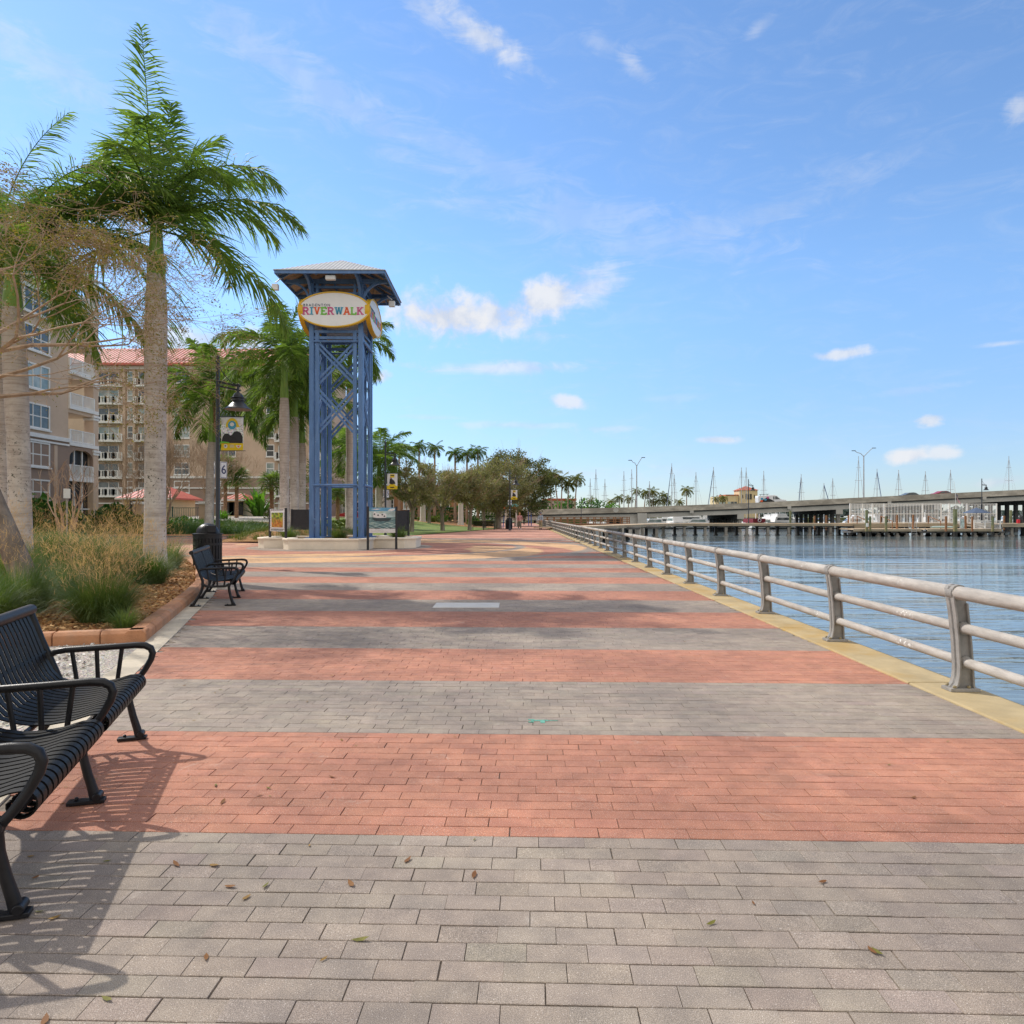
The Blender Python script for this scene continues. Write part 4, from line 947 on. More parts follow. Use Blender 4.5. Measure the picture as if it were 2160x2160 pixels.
royal('tallest royal palm in the bed, lichen spotted grey trunk and one upright frond', xat(327,Y1), Y1, .1, zat(590,Y1), zat(478,Y1), .235, HERO, (.03,0), 84, .038, .92)
Y2 = 16.2
royal('royal palm with its crown behind the bare twigs, left of the tallest palm', xat(45,Y2), Y2, .1, zat(660,Y2), zat(520,Y2), .23,
      [(20,50,75,3.6),(0,25,80,3.6),(350,65,80,3.2),(180,55,80,3.4),(200,20,80,3.4),(30,-10,60,3.4),(330,-25,55,3.2),(300,10,80,3.0),(270,40,85,2.8),(60,60,60,3.3),(100,30,70,3.2),(140,-10,70,3.2),(240,-20,60,2.8),(8,-35,45,3.0),(45,38,70,3.5),(10,62,95,3.7),(5,40,70,4.1),(355,52,88,4.2),(15,48,60,3.8)], (-.20,0), 84, .036, .82)
royal('royal palm at the left picture edge, its trunk half hidden behind another trunk', xat(4,18.5), 18.5, .1, zat(600,18.5), zat(480,18.5), .22, rand_crown(15,3.5,seed=3), (-.1,0), 66, .036, .72)
Y3 = 50.0
royal('royal palm with a bulging root base and hanging dead frond behind the trash can', xat(410,Y3), 52.4, .32, zat(935,Y3), zat(815,Y3), .30, rand_crown(20,5.4,seed=5,dr=88), (.25,0), 92, .085, 1.15, dead=True)
b = MB(); b.lathe([(.30,.62),(.52,.5),(.60,.3),(.55,.05),(.45,-.2)],xat(411,Y3)-.02,52.4,18); o = b.build('palm_root_mound', K['bark'], None, True); tag(o,'dark fibrous root mound at the foot of the palm behind the trash can','root mound')
for k,(px,yy,base,sh,cr,rr,sd,lab) in enumerate([(600,41,1112,840,735,.27,8,'stoutest royal palm of the group left of the blue tower'),(621,44,1112,880,790,.26,9,'royal palm second from the blue tower with a pale band on its trunk'),
      (637,47,1108,935,850,.24,10,'royal palm nearest to the blue tower columns with a green crownshaft'),(735,75,1105,985,945,.34,12,'royal palm seen between the blue tower columns'),(812,50,1110,820,720,.26,14,'tall royal palm whose crown shows behind the sign tower right side'),(800,62,1108,1005,960,.26,15,'royal palm with pale trunk by the lamp behind the boat panel')]):
    if k == 4: px = 738
    zb = .62 if k < 3 else terrain(xat(px,yy),yy)
    royal(lab, xat(px,yy), yy, zb, zat(sh,yy)-zb, zat(cr,yy)-zb, rr, rand_crown(17,(4.3 if k < 3 else 3.9),seed=sd,dr=80), (0,0), 84, .066, .98)

# ------------------------------------------------------------------ fan palms, coconut palms
def fan_crown(k, rad, nb, lw, seed):
    r_ = np.random.default_rng(seed); Vs = []
    Fs = []; o = 0
    for i in range(k):
        az = i*2.39996; el = math.asin(1-1.45*(i+.5)/k); d = np.array([math.cos(az)*math.cos(el), math.sin(az)*math.cos(el), math.sin(el)])
        c = d*rad*.45; s = norm(np.cross(d, UP)); n_ = np.cross(s, d)
        th = np.linspace(-1.25,1.25,nb) + r_.normal(0,.04,nb)
        dr = norm(d[None]*np.cos(th)[:,None] + s[None]*np.sin(th)[:,None] + n_[None]*r_.normal(0,.14,(nb,1)))
        ln = rad*.62*r_.uniform(.85,1.1,(nb,1)); w = norm(np.cross(dr, n_))*lw/2
        V = np.zeros((nb,6,3))
        for j,(q,ww,h) in enumerate(((0,.4,0),(.55,1,.08),(1,.1,.42))):
            cc = c + dr*ln*q - UP*ln*h*.55; V[:,2*j] = cc-w*ww; V[:,2*j+1] = cc+w*ww
        Vs.append(V.reshape(-1,3)); Fs.append((np.arange(nb)[:,None,None]*6+np.array([[0,1,3,2],[2,3,5,4]])[None]).reshape(-1,4)+o); o += nb*6
        pb = MB(); pb.bar((0,0,0), c, .03, .03); Vs.append(np.array(pb.v)); Fs.append(np.array(pb.f)+o); o += len(pb.v)
    return np.concatenate(Vs), np.concatenate(Fs)
fan_src = {}
def fan_palm(label, x, y, z, h, rad, tr=.16, group='fan palms', kind=0, name='fan_palm'):
    t = thing(name, label, 'palm tree', (x,y,z), 0, group)
    b = MB(); b.tube([(0,0,-.2),(.02,0,h*.5),(0,0,h*.9),(0,0,h)], [tr*1.15,tr,tr*1.1,tr*.7], 9); b.build('trunk', K['sabal_trunk'], t, True)
    if kind not in fan_src: V,Fq = fan_crown(34, 1.0, 14, .055, 40+kind); fan_src[kind] = mesh_np('crown', V, Fq, K['fan'], t)
    else:
        c = fan_src[kind].copy(); COL.objects.link(c); c.parent = t
        c.rotation_euler = (0,0,rnd.uniform(0,6))
    c = [o for o in t.children if o.name.startswith('crown')][0]; c.location = (0,0,h); c.scale = (rad,)*3
    return t
for px,yy,cy,rad,lab in [(475,80,988,2.0,'shaggy fan palm right of the numbered lamp post'),(499,80,1012,2.0,'small fan palm right of the shaggy one, before the plain tan wall'),(573,70,1022,1.7,'young fan palm left of the stout palm trunks'),
                     (712,80,1044,1.4,'low fan palm seen through the tower base')]:
    z = terrain(xat(px,yy),yy); fan_palm(lab, xat(px,yy), yy, z, zat(cy,yy)-z, rad, .2)
coco_pool = {}
def coconut(label, x, y, z, h, rad, lean=0, group='palms beyond the bridge', name='coconut_palm', fm='coco'):
    t = thing(name, label, 'palm tree', (x,y,z), 0, group)
    b = MB(); b.tube([(0,0,-.3),(lean*.2,0,h*.35),(lean*.6,0,h*.7),(lean,0,h)], [.24,.17,.14,.12], 7); b.build('trunk', K['myrtle'], t, True)
    coco_src = coco_pool.setdefault(fm, [])
    if len(coco_src) < 3:
        ps = [frond(np.zeros(3), az,e0,dr,1.0*L,16,.045,.30,.3,1.3,.6,.012) for az,e0,dr,L in rand_crown(19,1.0,72,-35,85,seed=60+len(coco_src))]
        V,Fq = merge(ps); c = mesh_np('crown', V, Fq, K[fm], t); coco_src.append(c)
    else:
        c = rnd.choice(coco_src).copy(); COL.objects.link(c); c.parent = t
    c.location = (lean,0,h); c.scale = (rad,)*3; c.rotation_euler = (0,0,rnd.uniform(0,6)); return t
YC = 172
for px,top,lab,ln in [(1158,1007,'leftmost of the five tall coconut palms, yellowing, beside the big oak',-.8),(1168,1001,'tall coconut palm close right of the yellowing one',-1.2),(1186,1010,'middle one of the five tall coconut palms',.3),(1199,1022,'shortest of the five tall coconut palms',.2),(1217,1010,'rightmost of the five tall coconut palms',.6)]:
    coconut(lab, xat(px,YC)-ln, YC, .6, zat(top,YC)-.6, 2.5, ln)
for px,top,lab,sz in [(1307,1050,'small palm left of the mast cluster behind the bridge',3.6),(1290,1058,'low palm left of the first mast over the bridge',3.4),(1324,1052,'low palm between masts left of the bridge lamp',3.2),(1339,1036,'tall palm just left of the bridge lamp pole',3.2),(1358,1040,'bushy palm right of the bridge lamp pole',4.0),
      (1380,1038,'tallest palm right of the bridge lamp pole',4.2),(1402,1045,'leaning palm left of the tallest mast',3.6),(1408,1056,'low palm below the tallest mast',3.6),(1376,1058,'low palm under the taller one by the bridge lamp',3.2),(1387,1057,'low broad palm over the bridge parapet',3.4),(1436,1059,'low round palm left of the lone slender palm',3.4),(1448,1034,'lone slender palm right of the tallest mast',4.2),
      (1250,1056,'low palm above the bridge left end',3.4),(1512,1052,'small dark palm left of the cream building',2.6),(1524,1050,'darker palm against the cream building wing',3.0)]:
    yy = 214; coconut(lab, xat(px,yy), yy, .9, zat(top,yy)-.9, sz*.58, rnd.uniform(-.6,.6), fm='coco')
YB = 104
for px,top,lab,nm in [(842,940,'feathery palm top over the lawn oaks, nearest to the lamp','royal_palm'),(884,935,'palm top with upright fronds above the lawn oaks','royal_palm'),(917,938,'second upright palm top above the lawn oaks','royal_palm'),(960,948,'spreading palm top above the middle of the oaks','royal_palm'),(985,950,'palm top beside the spreading one above the oaks','royal_palm'),(1008,945,'palm top left of the big dark oak','royal_palm')]:
    coconut(lab, xat(px,YB), YB, .6, zat(top,YB)-1.1, 1.7, 0, 'palm tops behind the lawn oaks', 'palm_tree', 'frond_far')

# ------------------------------------------------------------------ leaf clouds, oaks, shrubs
def leaf_quads(P, size, asp=.45, jit=.35, flat=0.0):
    n = len(P); a = norm(rng.normal(0,1,(n,3))*np.array([1,1,1-flat])); b_ = norm(np.cross(a, rng.normal(0,1,(n,3))))
    s = size*rng.uniform(1-jit,1+jit,(n,1)); a = a*s; b_ = b_*s*asp
    V = np.stack([P-a, P-a*.1+b_, P+a, P-a*.1-b_],1)
    return V.reshape(-1,3), np.arange(4*n).reshape(-1,4)
def clump_pts(cs, rs, per, hollow=.35):
    out_ = []
    for c,r_ in zip(cs,rs):
        d = norm(rng.normal(0,1,(per,3))); q = rng.uniform(hollow,1,(per,1))**.6*rng.uniform(.85,1.2,(per,1)); out_.append(np.array(c)+d*q*np.array(r_))
    return np.concatenate(out_)
def oak(label, x, y, z, th, cz, rx, rz, ncl, per, size, lm, tr=.17, group=None, forks=5, seed=1, name='oak_tree', twigs=True, clr=.17):
    r_ = random.Random(seed); t = thing(name, label, 'tree', (x,y,z), 0, group)
    b = MB(); lean = r_.uniform(-.15,.15)
    b.tube([(0,0,-.2),(lean*.5,0,th*.45),(lean,0,th)], [tr*1.25,tr,tr*.9], 10)
    tips = []
    for i in range(forks):
        a = 2*PI*i/forks + r_.uniform(-.4,.4); e = rx*r_.uniform(.45,.8); zt = cz + rz*r_.uniform(-.5,.4)
        p1 = (lean+math.cos(a)*e*.3, math.sin(a)*e*.3, lerp(th,zt,.35)); p2 = (lean+math.cos(a)*e*.65, math.sin(a)*e*.65, lerp(th,zt,.7)); p3 = (lean+math.cos(a)*e, math.sin(a)*e, zt)
        b.tube([(lean,0,th-.15),p1,p2,p3], [tr*.62,tr*.45,tr*.28,tr*.1], 7)
        for j in range(4):
            a2 = a + r_.uniform(-1,1); q = (p2[0]+math.cos(a2)*rx*.4, p2[1]+math.sin(a2)*rx*.4, p2[2]+rz*r_.uniform(-.1,.75)); b.tube([p1 if j % 2 else p2, ((p2[0]+q[0])/2,(p2[1]+q[1])/2,(p2[2]+q[2])/2+.1), q],[tr*.25,tr*.15,tr*.05],5)
    b.build('trunk', K['bark'], t, True)
    cs, rs = [], []
    for i in range(ncl):
        d = norm(rng.normal(0,1,3)); q = r_.uniform(.35,1.0)**.5; k = r_.uniform(.7,1.25)
        cs.append((lean+d[0]*rx*q, d[1]*rx*q, cz+d[2]*rz*q)); rs.append((rx*clr*k*1.2, rx*clr*k*1.2, rx*clr*k*.8))
    P = clump_pts(cs, rs, per, .1); V,Fq = leaf_quads(P, size); mesh_np('crown', V, Fq, lm, t)
    if twigs:
        b = MB()
        for i in range(int(ncl*2.4)):
            c = cs[r_.randrange(ncl)]; d = norm(np.array(c)-np.array([lean,0,th])); e = np.array(c)+d*rx*r_.uniform(.15,.42)+np.array([r_.uniform(-.3,.3) for _ in range(3)])
            b.tube([(c[0]*.8,c[1]*.8,lerp(th,c[2],.85)), tuple(e)], [.018,.005], 3)
        b.build('twig', K['twig'], t)
    return t
oaks = [(868,63.0,1122,5.2,'oak at the left end of the lawn row, its trunk right of the dark panel'),(934,68.7,1120,5.0,'second oak of the lawn row with a forked grey trunk'),(990,71,1119,5.0,'third oak of the lawn row, left of the distant bench')]
for i,(px,yy,_,h,lab) in enumerate(oaks):
    oak(lab, xat(px,yy), yy, .02, 1.9, 4.25, 2.95 if i else 2.7, 1.9, 100, 78, .095, K['oak_leaf'], .18, 'oaks standing in a row on the lawn', 5, 20+i)
oak('oak with brownish crown left of the big dark oak', xat(1022,80), 80, .05, 1.9, 4.4, 3.3, 2.3, 100, 80, .105, K['oak_leaf'], .2, 'oaks standing in a row on the lawn', 5, 31)
oak('big oak with several thick grey trunks beside the distant lamp', xat(1050,82), 82, 0, 1.6, 4.8, 4.3, 3.2, 150, 90, .12, K['oak_leaf'], .38, None, 7, 24)
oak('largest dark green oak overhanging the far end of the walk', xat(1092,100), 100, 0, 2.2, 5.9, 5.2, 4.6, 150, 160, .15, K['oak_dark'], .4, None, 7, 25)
oak('bushy oak behind the lawn row, under the palm tops', xat(905,92), 92, .4, 1.8, 4.6, 3.6, 2.4, 60, 80, .10, K['oak_leaf'], .2, None, 5, 27)
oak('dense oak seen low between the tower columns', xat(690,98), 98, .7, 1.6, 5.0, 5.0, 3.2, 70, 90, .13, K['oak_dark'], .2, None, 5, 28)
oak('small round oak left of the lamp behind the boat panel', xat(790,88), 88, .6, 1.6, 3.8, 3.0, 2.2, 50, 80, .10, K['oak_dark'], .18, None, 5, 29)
for px,yy,lab in [(892,96,'white painted trunk standing between the first two lawn oaks'),(972,96,'white painted trunk standing between the second and third lawn oaks'),(798,80,'white painted trunk beside the lamp behind the boat panel')]:
    z = terrain(xat(px,yy),yy); t = thing('painted_trunk', lab, 'tree trunk', (xat(px,yy),yy,z), 0, 'white painted palm trunks')
    b = MB(); b.tube([(0,0,-.2),(0,0,.4),(0,0,2.4),(0,0,3.6)], [.5,.38,.34,.33], 12); b.build('trunk', K['offwhite'], t, True)
    b = MB(); b.tube([(0,0,3.58),(0,0,5.2)], [.31,.27], 10); b.build('upper_trunk', K['royal_trunk'], t, True)

def shrub(label, x, y, z, rx, ry, rz, lm, size, n=900, cat='shrub', name='shrub', group=None, asp=.45, clumps=26):
    t = thing(name, label, cat, (x,y,z), 0, group); cs, rs = [], []
    for i in range(clumps):
        d = norm(rng.normal(0,1,3)); d[2] = abs(d[2]); q = rnd.uniform(.45,1); cs.append((d[0]*rx*q, d[1]*ry*q, d[2]*rz*q)); rs.append((rx*.3,ry*.3,rz*.28))
    V,Fq = leaf_quads(clump_pts(cs,rs,n//clumps,.2), size, asp); V[:,2] = np.maximum(V[:,2], -.05); mesh_np('foliage', V, Fq, lm, t)
    b = MB()
    for i in range(6):
        c = cs[i]; b.tube([(0,0,-.1),(c[0]*.5,c[1]*.5,c[2]*.5),c], [.04,.03,.01], 4)
    b.build('stem', K['twig'], t); return t
def box_hedge(label, x0, x1, y, z, h, d, lm, n=1500, name='hedge', size=.09):
    t = thing(name, label, 'hedge', ((x0+x1)/2,y,z)); w = x1-x0
    P = np.stack([rng.uniform(-w/2,w/2,n), rng.uniform(-d/2,d/2,n), rng.uniform(0,h,n)],1); s = rng.integers(0,3,n)
    P[s==0,2] = h + rng.normal(0,.05,(s==0).sum()); P[s==1,1] = -d/2 + rng.normal(0,.05,(s==1).sum())
    P[:,2] *= 1+.08*np.sin(P[:,0]*1.3)
    V,Fq = leaf_quads(P, size, .5); mesh_np('foliage', V, Fq, lm, t); return t
def pxz(px, yy): return xat(px,yy), yy, terrain(xat(px,yy),yy)
for px,yy,rx,rz,lm,sz,n,lab in [(240,57,2.3,1.9,'shrub',.26,900,'dark broad leaved shrub before the screened porch, left of the gate pillar'),(95,47,2.5,2.4,'shrub',.36,900,'dark big leaved plant against the near apartment wall'),
      (345,60,1.6,.75,'shrub',.12,700,'low dark green bush beside the tallest palm trunk'),(395,62,1.6,.7,'shrub',.12,700,'low dark bush behind the rooted palm'),(463,57,.9,.55,'hedge',.10,400,'small wild bush by the gravel, behind the lamp post'),(300,66,1.2,1.0,'bright',.2,400,'yellow green plant between the gate pillar and the tallest palm')]:
    x,y,z = pxz(px,yy); shrub(lab, x, y, z, rx, rx*.8, rz, K[lm], sz, n, asp=.6 if sz > .2 else .45)
def strap_plant(label, x, y, z, n, L, w, lm, name='strap_leaf_plant', spread=60, cat='plant'):
    t = thing(name, label, cat, (x,y,z)); Vs, Fs, o = [], [], 0
    for i in range(n):
        az = rnd.uniform(0,2*PI); e0 = R(rnd.uniform(90-spread,88)); l = L*rnd.uniform(.6,1.1); dr = R(rnd.uniform(15,75)); k = 6
        p = np.array([rnd.gauss(0,.25), rnd.gauss(0,.25), 0.0]); s = np.array([-math.sin(az), math.cos(az), 0]); pts = []
        for j in range(k+1):
            q = j/k; e = e0-dr*q*q; ww = w*(.25+.75*math.sin(PI*min(1,.12+q*.86)))*(1 if j < k else .05); pts += [p-s*ww/2, p+s*ww/2]; p = p+np.array([math.cos(az)*math.cos(e), math.sin(az)*math.cos(e), math.sin(e)])*l/k
        Vs += pts; Fs += [[o+2*j,o+2*j+1,o+2*j+3,o+2*j+2] for j in range(k)]; o += 2*(k+1)
    mesh_np('foliage', np.array(Vs), np.array(Fs), lm, t); return t
x,y,z = pxz(545,88); strap_plant('bright green banana like plant before the tan wall, left of the palm group', x,y,z, 60, 3.6, .5, K['bright'], 'banana_plant')
x,y,z = pxz(471,76); strap_plant('small bright strappy plant by the lamp post and the clipped hedges', x,y,z, 70, 1.2, .10, K['bright'])
for px0,px1,yy,h,lm,lab in [(484,516,92,.75,'hedge','clipped low hedge left of the gravel, under the fan palms'),(497,545,97,1.1,'shrub','taller clipped dark hedge behind the low one'),(528,592,93,.9,'hedge','yellow green clipped hedge before the banana like plant'),(560,600,78,.6,'hedge','low clipped hedge left of the stout palm'),
      (690,760,66,.75,'hedge','low clipped hedge seen through the tower base'),(805,872,90,.9,'shrub','dark hedge left of the first lawn oak'),(872,1052,108,2.3,'shrub','long tall dark hedge behind the lawn'),(880,940,98,.7,'hedge','low light hedge before the long dark hedge'),(985,1040,100,.7,'hedge','low light hedge right of the third lawn oak')]:
    x0,x1 = xat(px0,yy), xat(px1,yy); box_hedge(lab, x0, x1, yy, terrain((x0+x1)/2,yy)-.05, h, 1.2, K[lm], int(min(4200, 260*(x1-x0)*h/.8+300)), size=.10 if h < 2 else .16)
for px,yy,rr,lm,lab in [(925,104,1.4,'bright','broad leaf shrub before the long hedge, right of the second oak trunk'),(1000,103,1.2,'shrub','dark shrub before the long hedge near the third oak'),(905,98,.8,'hedge','round bush at the white trunk'),(852,84,1.0,'hedge','round bush behind the dark panel right of the planter')]:
    x,y,z = pxz(px,yy); shrub(lab, x,y,z, rr, rr, rr*.9, K[lm], .16, 500)
# green mass beyond the bridge, under the coconut palms
for k,(px,w,top) in enumerate([(1145,30,1052),(1172,30,1050),(1200,34,1050),(1228,34,1053),(1258,34,1056),(1290,36,1060),(1130,30,1048)]):
    yy = 178; zt = zat(top,yy); shrub(['leafy thicket at the left foot of the coconut palms','leafy thicket under the two leftmost coconut palms','leafy thicket under the middle coconut palms','leafy thicket right of the coconut palms','low thicket above the bridge left of the masts','lowest thicket above the bridge by the first masts','leafy thicket against the largest dark oak'][k], xat(px,yy), yy, .5, 3.2, 3, zt-.5, K['bright' if k%2 else 'shrub'], .38, 700, 'thicket', 'thicket', 'thickets beyond the bridge')
# far tree line over the open water
b = MB(); V = []
P = np.stack([rng.uniform(250,2400,9000), np.full(9000,1500.0)+rng.normal(0,20,9000), np.abs(rng.normal(0,7,9000))+rng.uniform(0,5,9000)],1); P[:,2] *= .7+.5*np.sin(P[:,0]*.011)*np.sin(P[:,0]*.037+1)
V,Fq = leaf_quads(P, 6.0, .8); V[:,2] = np.maximum(V[:,2], -2)
K['far_green'] = leaf_mat('far_trees', (.07,.10,.10), (.13,.165,.15), .1, .9, .01)
tag(mesh_np('far_woods', V, Fq, K['far_green']), 'low grey green wooded shore across the river', 'woods', kind='stuff')

# ------------------------------------------------------------------ ornamental grasses
def blades(n, r0, h, w, lo=48, hi=88, droop=(20,95), seg=4, origin=(0,0,0), hv=.35):
    az = rng.uniform(0,2*np.pi,n); rr = r0*np.sqrt(rng.uniform(0,1,n)); a2 = rng.uniform(0,2*np.pi,n)
    p = np.stack([rr*np.cos(a2), rr*np.sin(a2), np.zeros(n)],1)+np.array(origin)
    az = np.where(rng.uniform(0,1,n) < .7, a2+rng.normal(0,.5,n), az)
    e0 = np.radians(rng.uniform(lo,hi,n)); dr = np.radians(rng.uniform(droop[0],droop[1],n)); L = h*rng.uniform(1-hv,1+hv*.4,n)
    s = np.stack([-np.sin(az), np.cos(az), np.zeros(n)],1); V = np.zeros((n,2*(seg+1),3))
    for j in range(seg+1):
        q = j/seg; ww = (w*(1-.9*q**1.5)/2); V[:,2*j] = p-s*ww; V[:,2*j+1] = p+s*ww
        e = e0-dr*((q+.5/seg)**1.6); p = p + np.stack([np.cos(az)*np.cos(e), np.sin(az)*np.cos(e), np.sin(e)],1)*(L/seg)[:,None]
    Fq = (np.arange(n)[:,None,None]*2*(seg+1)+np.array([[2*j,2*j+1,2*j+3,2*j+2] for j in range(seg)])[None]).reshape(-1,4)
    return V.reshape(-1,3), Fq, p
def muhly(label, x, y, z, h, r, n, pl, plh=1.0, seed=0):
    t = thing('ornamental_grass', label, 'ornamental grass', (x,y,z), 0, 'plumed ornamental grasses in the bark bed'); t['kind'] = 'thing'
    V,Fq,_ = blades(n, r*.38, h, .0065, 40, 88, (25,105)); mesh_np('blade_tuft', V, Fq, K['blade'], t)
    if pl:
        V1,F1,tip = blades(pl//12, r*.26, h*1.2*plh, .003, 70, 89, (3,26), 4)
        base = tip[rng.integers(0,len(tip),pl)]; P = base + rng.normal(0,1,(pl,3))*np.array([.075,.075,.14]) - np.array([0,0,.08])
        d = norm(rng.normal(0,.55,(pl,3))+np.array([0,0,1.0])+norm(base*np.array([1,1,0])+1e-6)*.4); l = rng.uniform(.02,.06,(pl,1)); w = norm(np.cross(d, rng.normal(0,1,(pl,3))))*.0022
        Vq = np.stack([P-d*l-w, P-d*l+w, P+d*l+w*.4, P+d*l-w*.4],1).reshape(-1,3); V2,F2 = merge([(V1,F1),(Vq,np.arange(4*pl).reshape(-1,4))]); mesh_np('plume', V2, F2, K['plume'], t)
    return t
GR = [(215,9.4,.92,.62,3000,2600,1.0,'biggest plumed grass clump at the kerb corner'),(40,10.0,.9,.75,2800,300,1.0,'green grass clump at the left picture edge behind the near bench'),(-40,9.0,.85,.7,1500,0,1,'grass clump cut off at the left picture edge'),
      (318,14.6,.95,.62,2000,1300,1.0,'plumed grass clump below the tallest palm trunk'),(352,18.6,1.12,.66,1800,260,.9,'green grass clump at the far kerb bend left of the trash can'),(245,15.5,1.02,.75,2000,2400,1.05,'tan plumed clump just left of the tallest palm'),
      (160,13.2,.95,.75,2100,1200,1.0,'plumed clump in the middle of the bed behind the biggest one'),(95,14.5,1.1,.8,2000,200,1.0,'upright green clump right of the leaning grey trunk'),(25,12.8,.95,.7,1900,1900,1.1,'orange plumed clump around the leaning grey trunk'),
      (195,19.0,1.1,.8,1600,1200,1.05,'pale plumed clump deep in the bed'),(285,20.5,1.05,.8,1500,1200,1.05,'pale plumed clump behind the tallest palm base'),(120,20.5,1.2,.85,1700,200,1.0,'green clump deep in the bed left'),(40,19.5,1.2,.85,1600,500,1.0,'clump deep in the bed at the picture edge'),(-30,14,1.0,.8,1200,1200,1.1,'orange clump just outside the bed corner'),
      (262,8.75,.42,.22,420,0,1,'small wispy grass tuft by the kerb, right of the biggest clump'),(120,11.6,.88,.6,1700,200,1,'grass clump tucked behind the biggest plumed one')]
for px,yy,h,r_,n,pl,ph,lab in GR:
    pl = int(pl*(.8 if yy < 12 else .5)); h *= .9
    x = xat(px,yy); muhly(lab, x, yy, bed_z(x,yy)-.02, h, r_, n, pl, ph)
# planter grasses
for x,y,lab in [(-2.6,.4,'russet grass tuft in the planter left arm'),(-.2,.3,'green grass tuft in the middle of the planter'),(.6,1.3,'grass tuft in the planter behind the front columns'),(2.6,.2,'low grass tuft in the planter right arm'),(-1.6,1.6,'grass tuft at the back of the planter')]:
    t = thing('planter_grass', lab, 'ornamental grass', (CX+x,CY+y,.36), 0, 'grass tufts in the planter'); t['kind'] = 'thing'; V,Fq,_ = blades(420,.3,.75,.014,40,88,(30,100)); mesh_np('blade_tuft', V, Fq, K['blade'], t)
def ground_cover(name, label, pts, h, w, lm, per=26):
    ps = []
    for x,y in pts:
        V,Fq,_ = blades(per,.22,h,w,45,88,(20,90),3,(x,y,(terrain(x,y) if y > 40 else bed_z(x,y))-.02)); ps.append((V,Fq))
    V,Fq = merge(ps); tag(mesh_np(name, V, Fq, lm), label, 'ground cover', kind='stuff')
pts = []
while len(pts) < 1500:
    x,y = rnd.uniform(-42,-15.5), rnd.uniform(51.5,66)
    if x < -14.6-(y-52)*.4: pts.append((x,y))
ground_cover('grassy_ground_cover', 'dense green strappy ground cover before the apartment garden', pts, .75, .035, K['liriope'], 22)
pts = []
while len(pts) < 420:
    x,y = rnd.uniform(-24,-9), rnd.uniform(19,26.4)
    if x < -9.9-.9*max(0,y-21.5)-.4: pts.append((x,y))
ground_cover('green_ground_cover', 'green grass filling the back of the bark bed', pts, .85, .018, K['liriope'], 30)

# ------------------------------------------------------------------ bare trees
ZMAX = [99.0]
def branch(b, p, d, L, r, depth, rg, tips, spread, segs=3, up=.12, minr=.004, kids=(2,3), shrink=.72):
    pts, rs = [tuple(p)], [r]
    for i in range(segs):
        d = (d + Vector((rg.gauss(0,.16),rg.gauss(0,.16),rg.gauss(0,.12)+up*.3))).normalized()
        if p.z > ZMAX[0] + rg.uniform(-1.4,.5): d.z = min(d.z, -.05); d.normalize()
        p = p + d*(L/segs); pts.append(tuple(p)); rs.append(max(minr, r*(1-.4*(i+1)/segs)))
    b.tube(pts, rs, 7 if r > .05 else 4 if r > .015 else 3, cap=False)
    if depth == 0: tips.append((p, d)); return
    for k in range(rg.randint(*kids)):
        nd = (d + Vector((rg.gauss(0,spread),rg.gauss(0,spread),rg.gauss(0,spread*.7)+up))).normalized()
        st = p if k < 2 else Vector(pts[rg.randint(1,segs)])
        branch(b, st, nd, L*shrink*rg.uniform(.75,1.2), rs[-1]*.78, depth-1, rg, tips, spread, segs, up, minr, kids, shrink)
def myrtle(label, x, y, z, h, rr, seed, n0=6, depth=5, kids=(2,3), name='bare_tree', minr=.007):
    t = thing(name, label, 'tree', (x,y,z), 0, 'bare winter trees before the apartments'); rg = random.Random(seed); b = MB(); tips = []
    bt = MB()
    for i in range(n0):
        a = 2*PI*i/n0 + rg.uniform(-.3,.3); sp = rr/h*.75
        p = Vector((.18*math.cos(a),.18*math.sin(a),-.1)); d = Vector((math.cos(a)*sp*.5, math.sin(a)*sp*.5, 1)).normalized(); q = p+d*h*.28
        b.tube([tuple(p), tuple(p+d*h*.15), tuple(q)], [.11,.09,.075], 7)
        for k in range(3):
            nd = (d + Vector((rg.gauss(0,.25)+math.cos(a)*sp*.4, rg.gauss(0,.25)+math.sin(a)*sp*.4, .2))).normalized(); branch(bt, q, nd, h*.21, .045, depth-1, rg, tips, .34, 3, .16, minr, kids, .78)
    b.build('trunk', K['myrtle'], t, True); bt.build('crown', K['twig'], t); return t
x,y,z = pxz(372,58); myrtle('broad bare twiggy tree behind the rooted palm and lamp', x-1.0, y, z, 7.6, 4.0, 3, 7, 6)
x,y,z = pxz(452,66); myrtle('reddish bare tree right of the rooted palm trunk', x, y, z, 7.8, 3.3, 4, 5, 6)
x,y,z = pxz(140,36); myrtle('small leafless shrub tree before the screened porch', x, y, .2, 4.6, 2.8, 6, 4, 4, (2,2), minr=.010)
x,y,z = pxz(305,64); myrtle('bare tree left of the tallest palm trunk', x-1.2, y, z, 6.0, 2.6, 7, 4, 5)
x,y,z = pxz(905,110); myrtle('reddish bare tree before the brown building behind the lawn', x-3, y, z, 6.0, 3.0, 8, 5, 4)
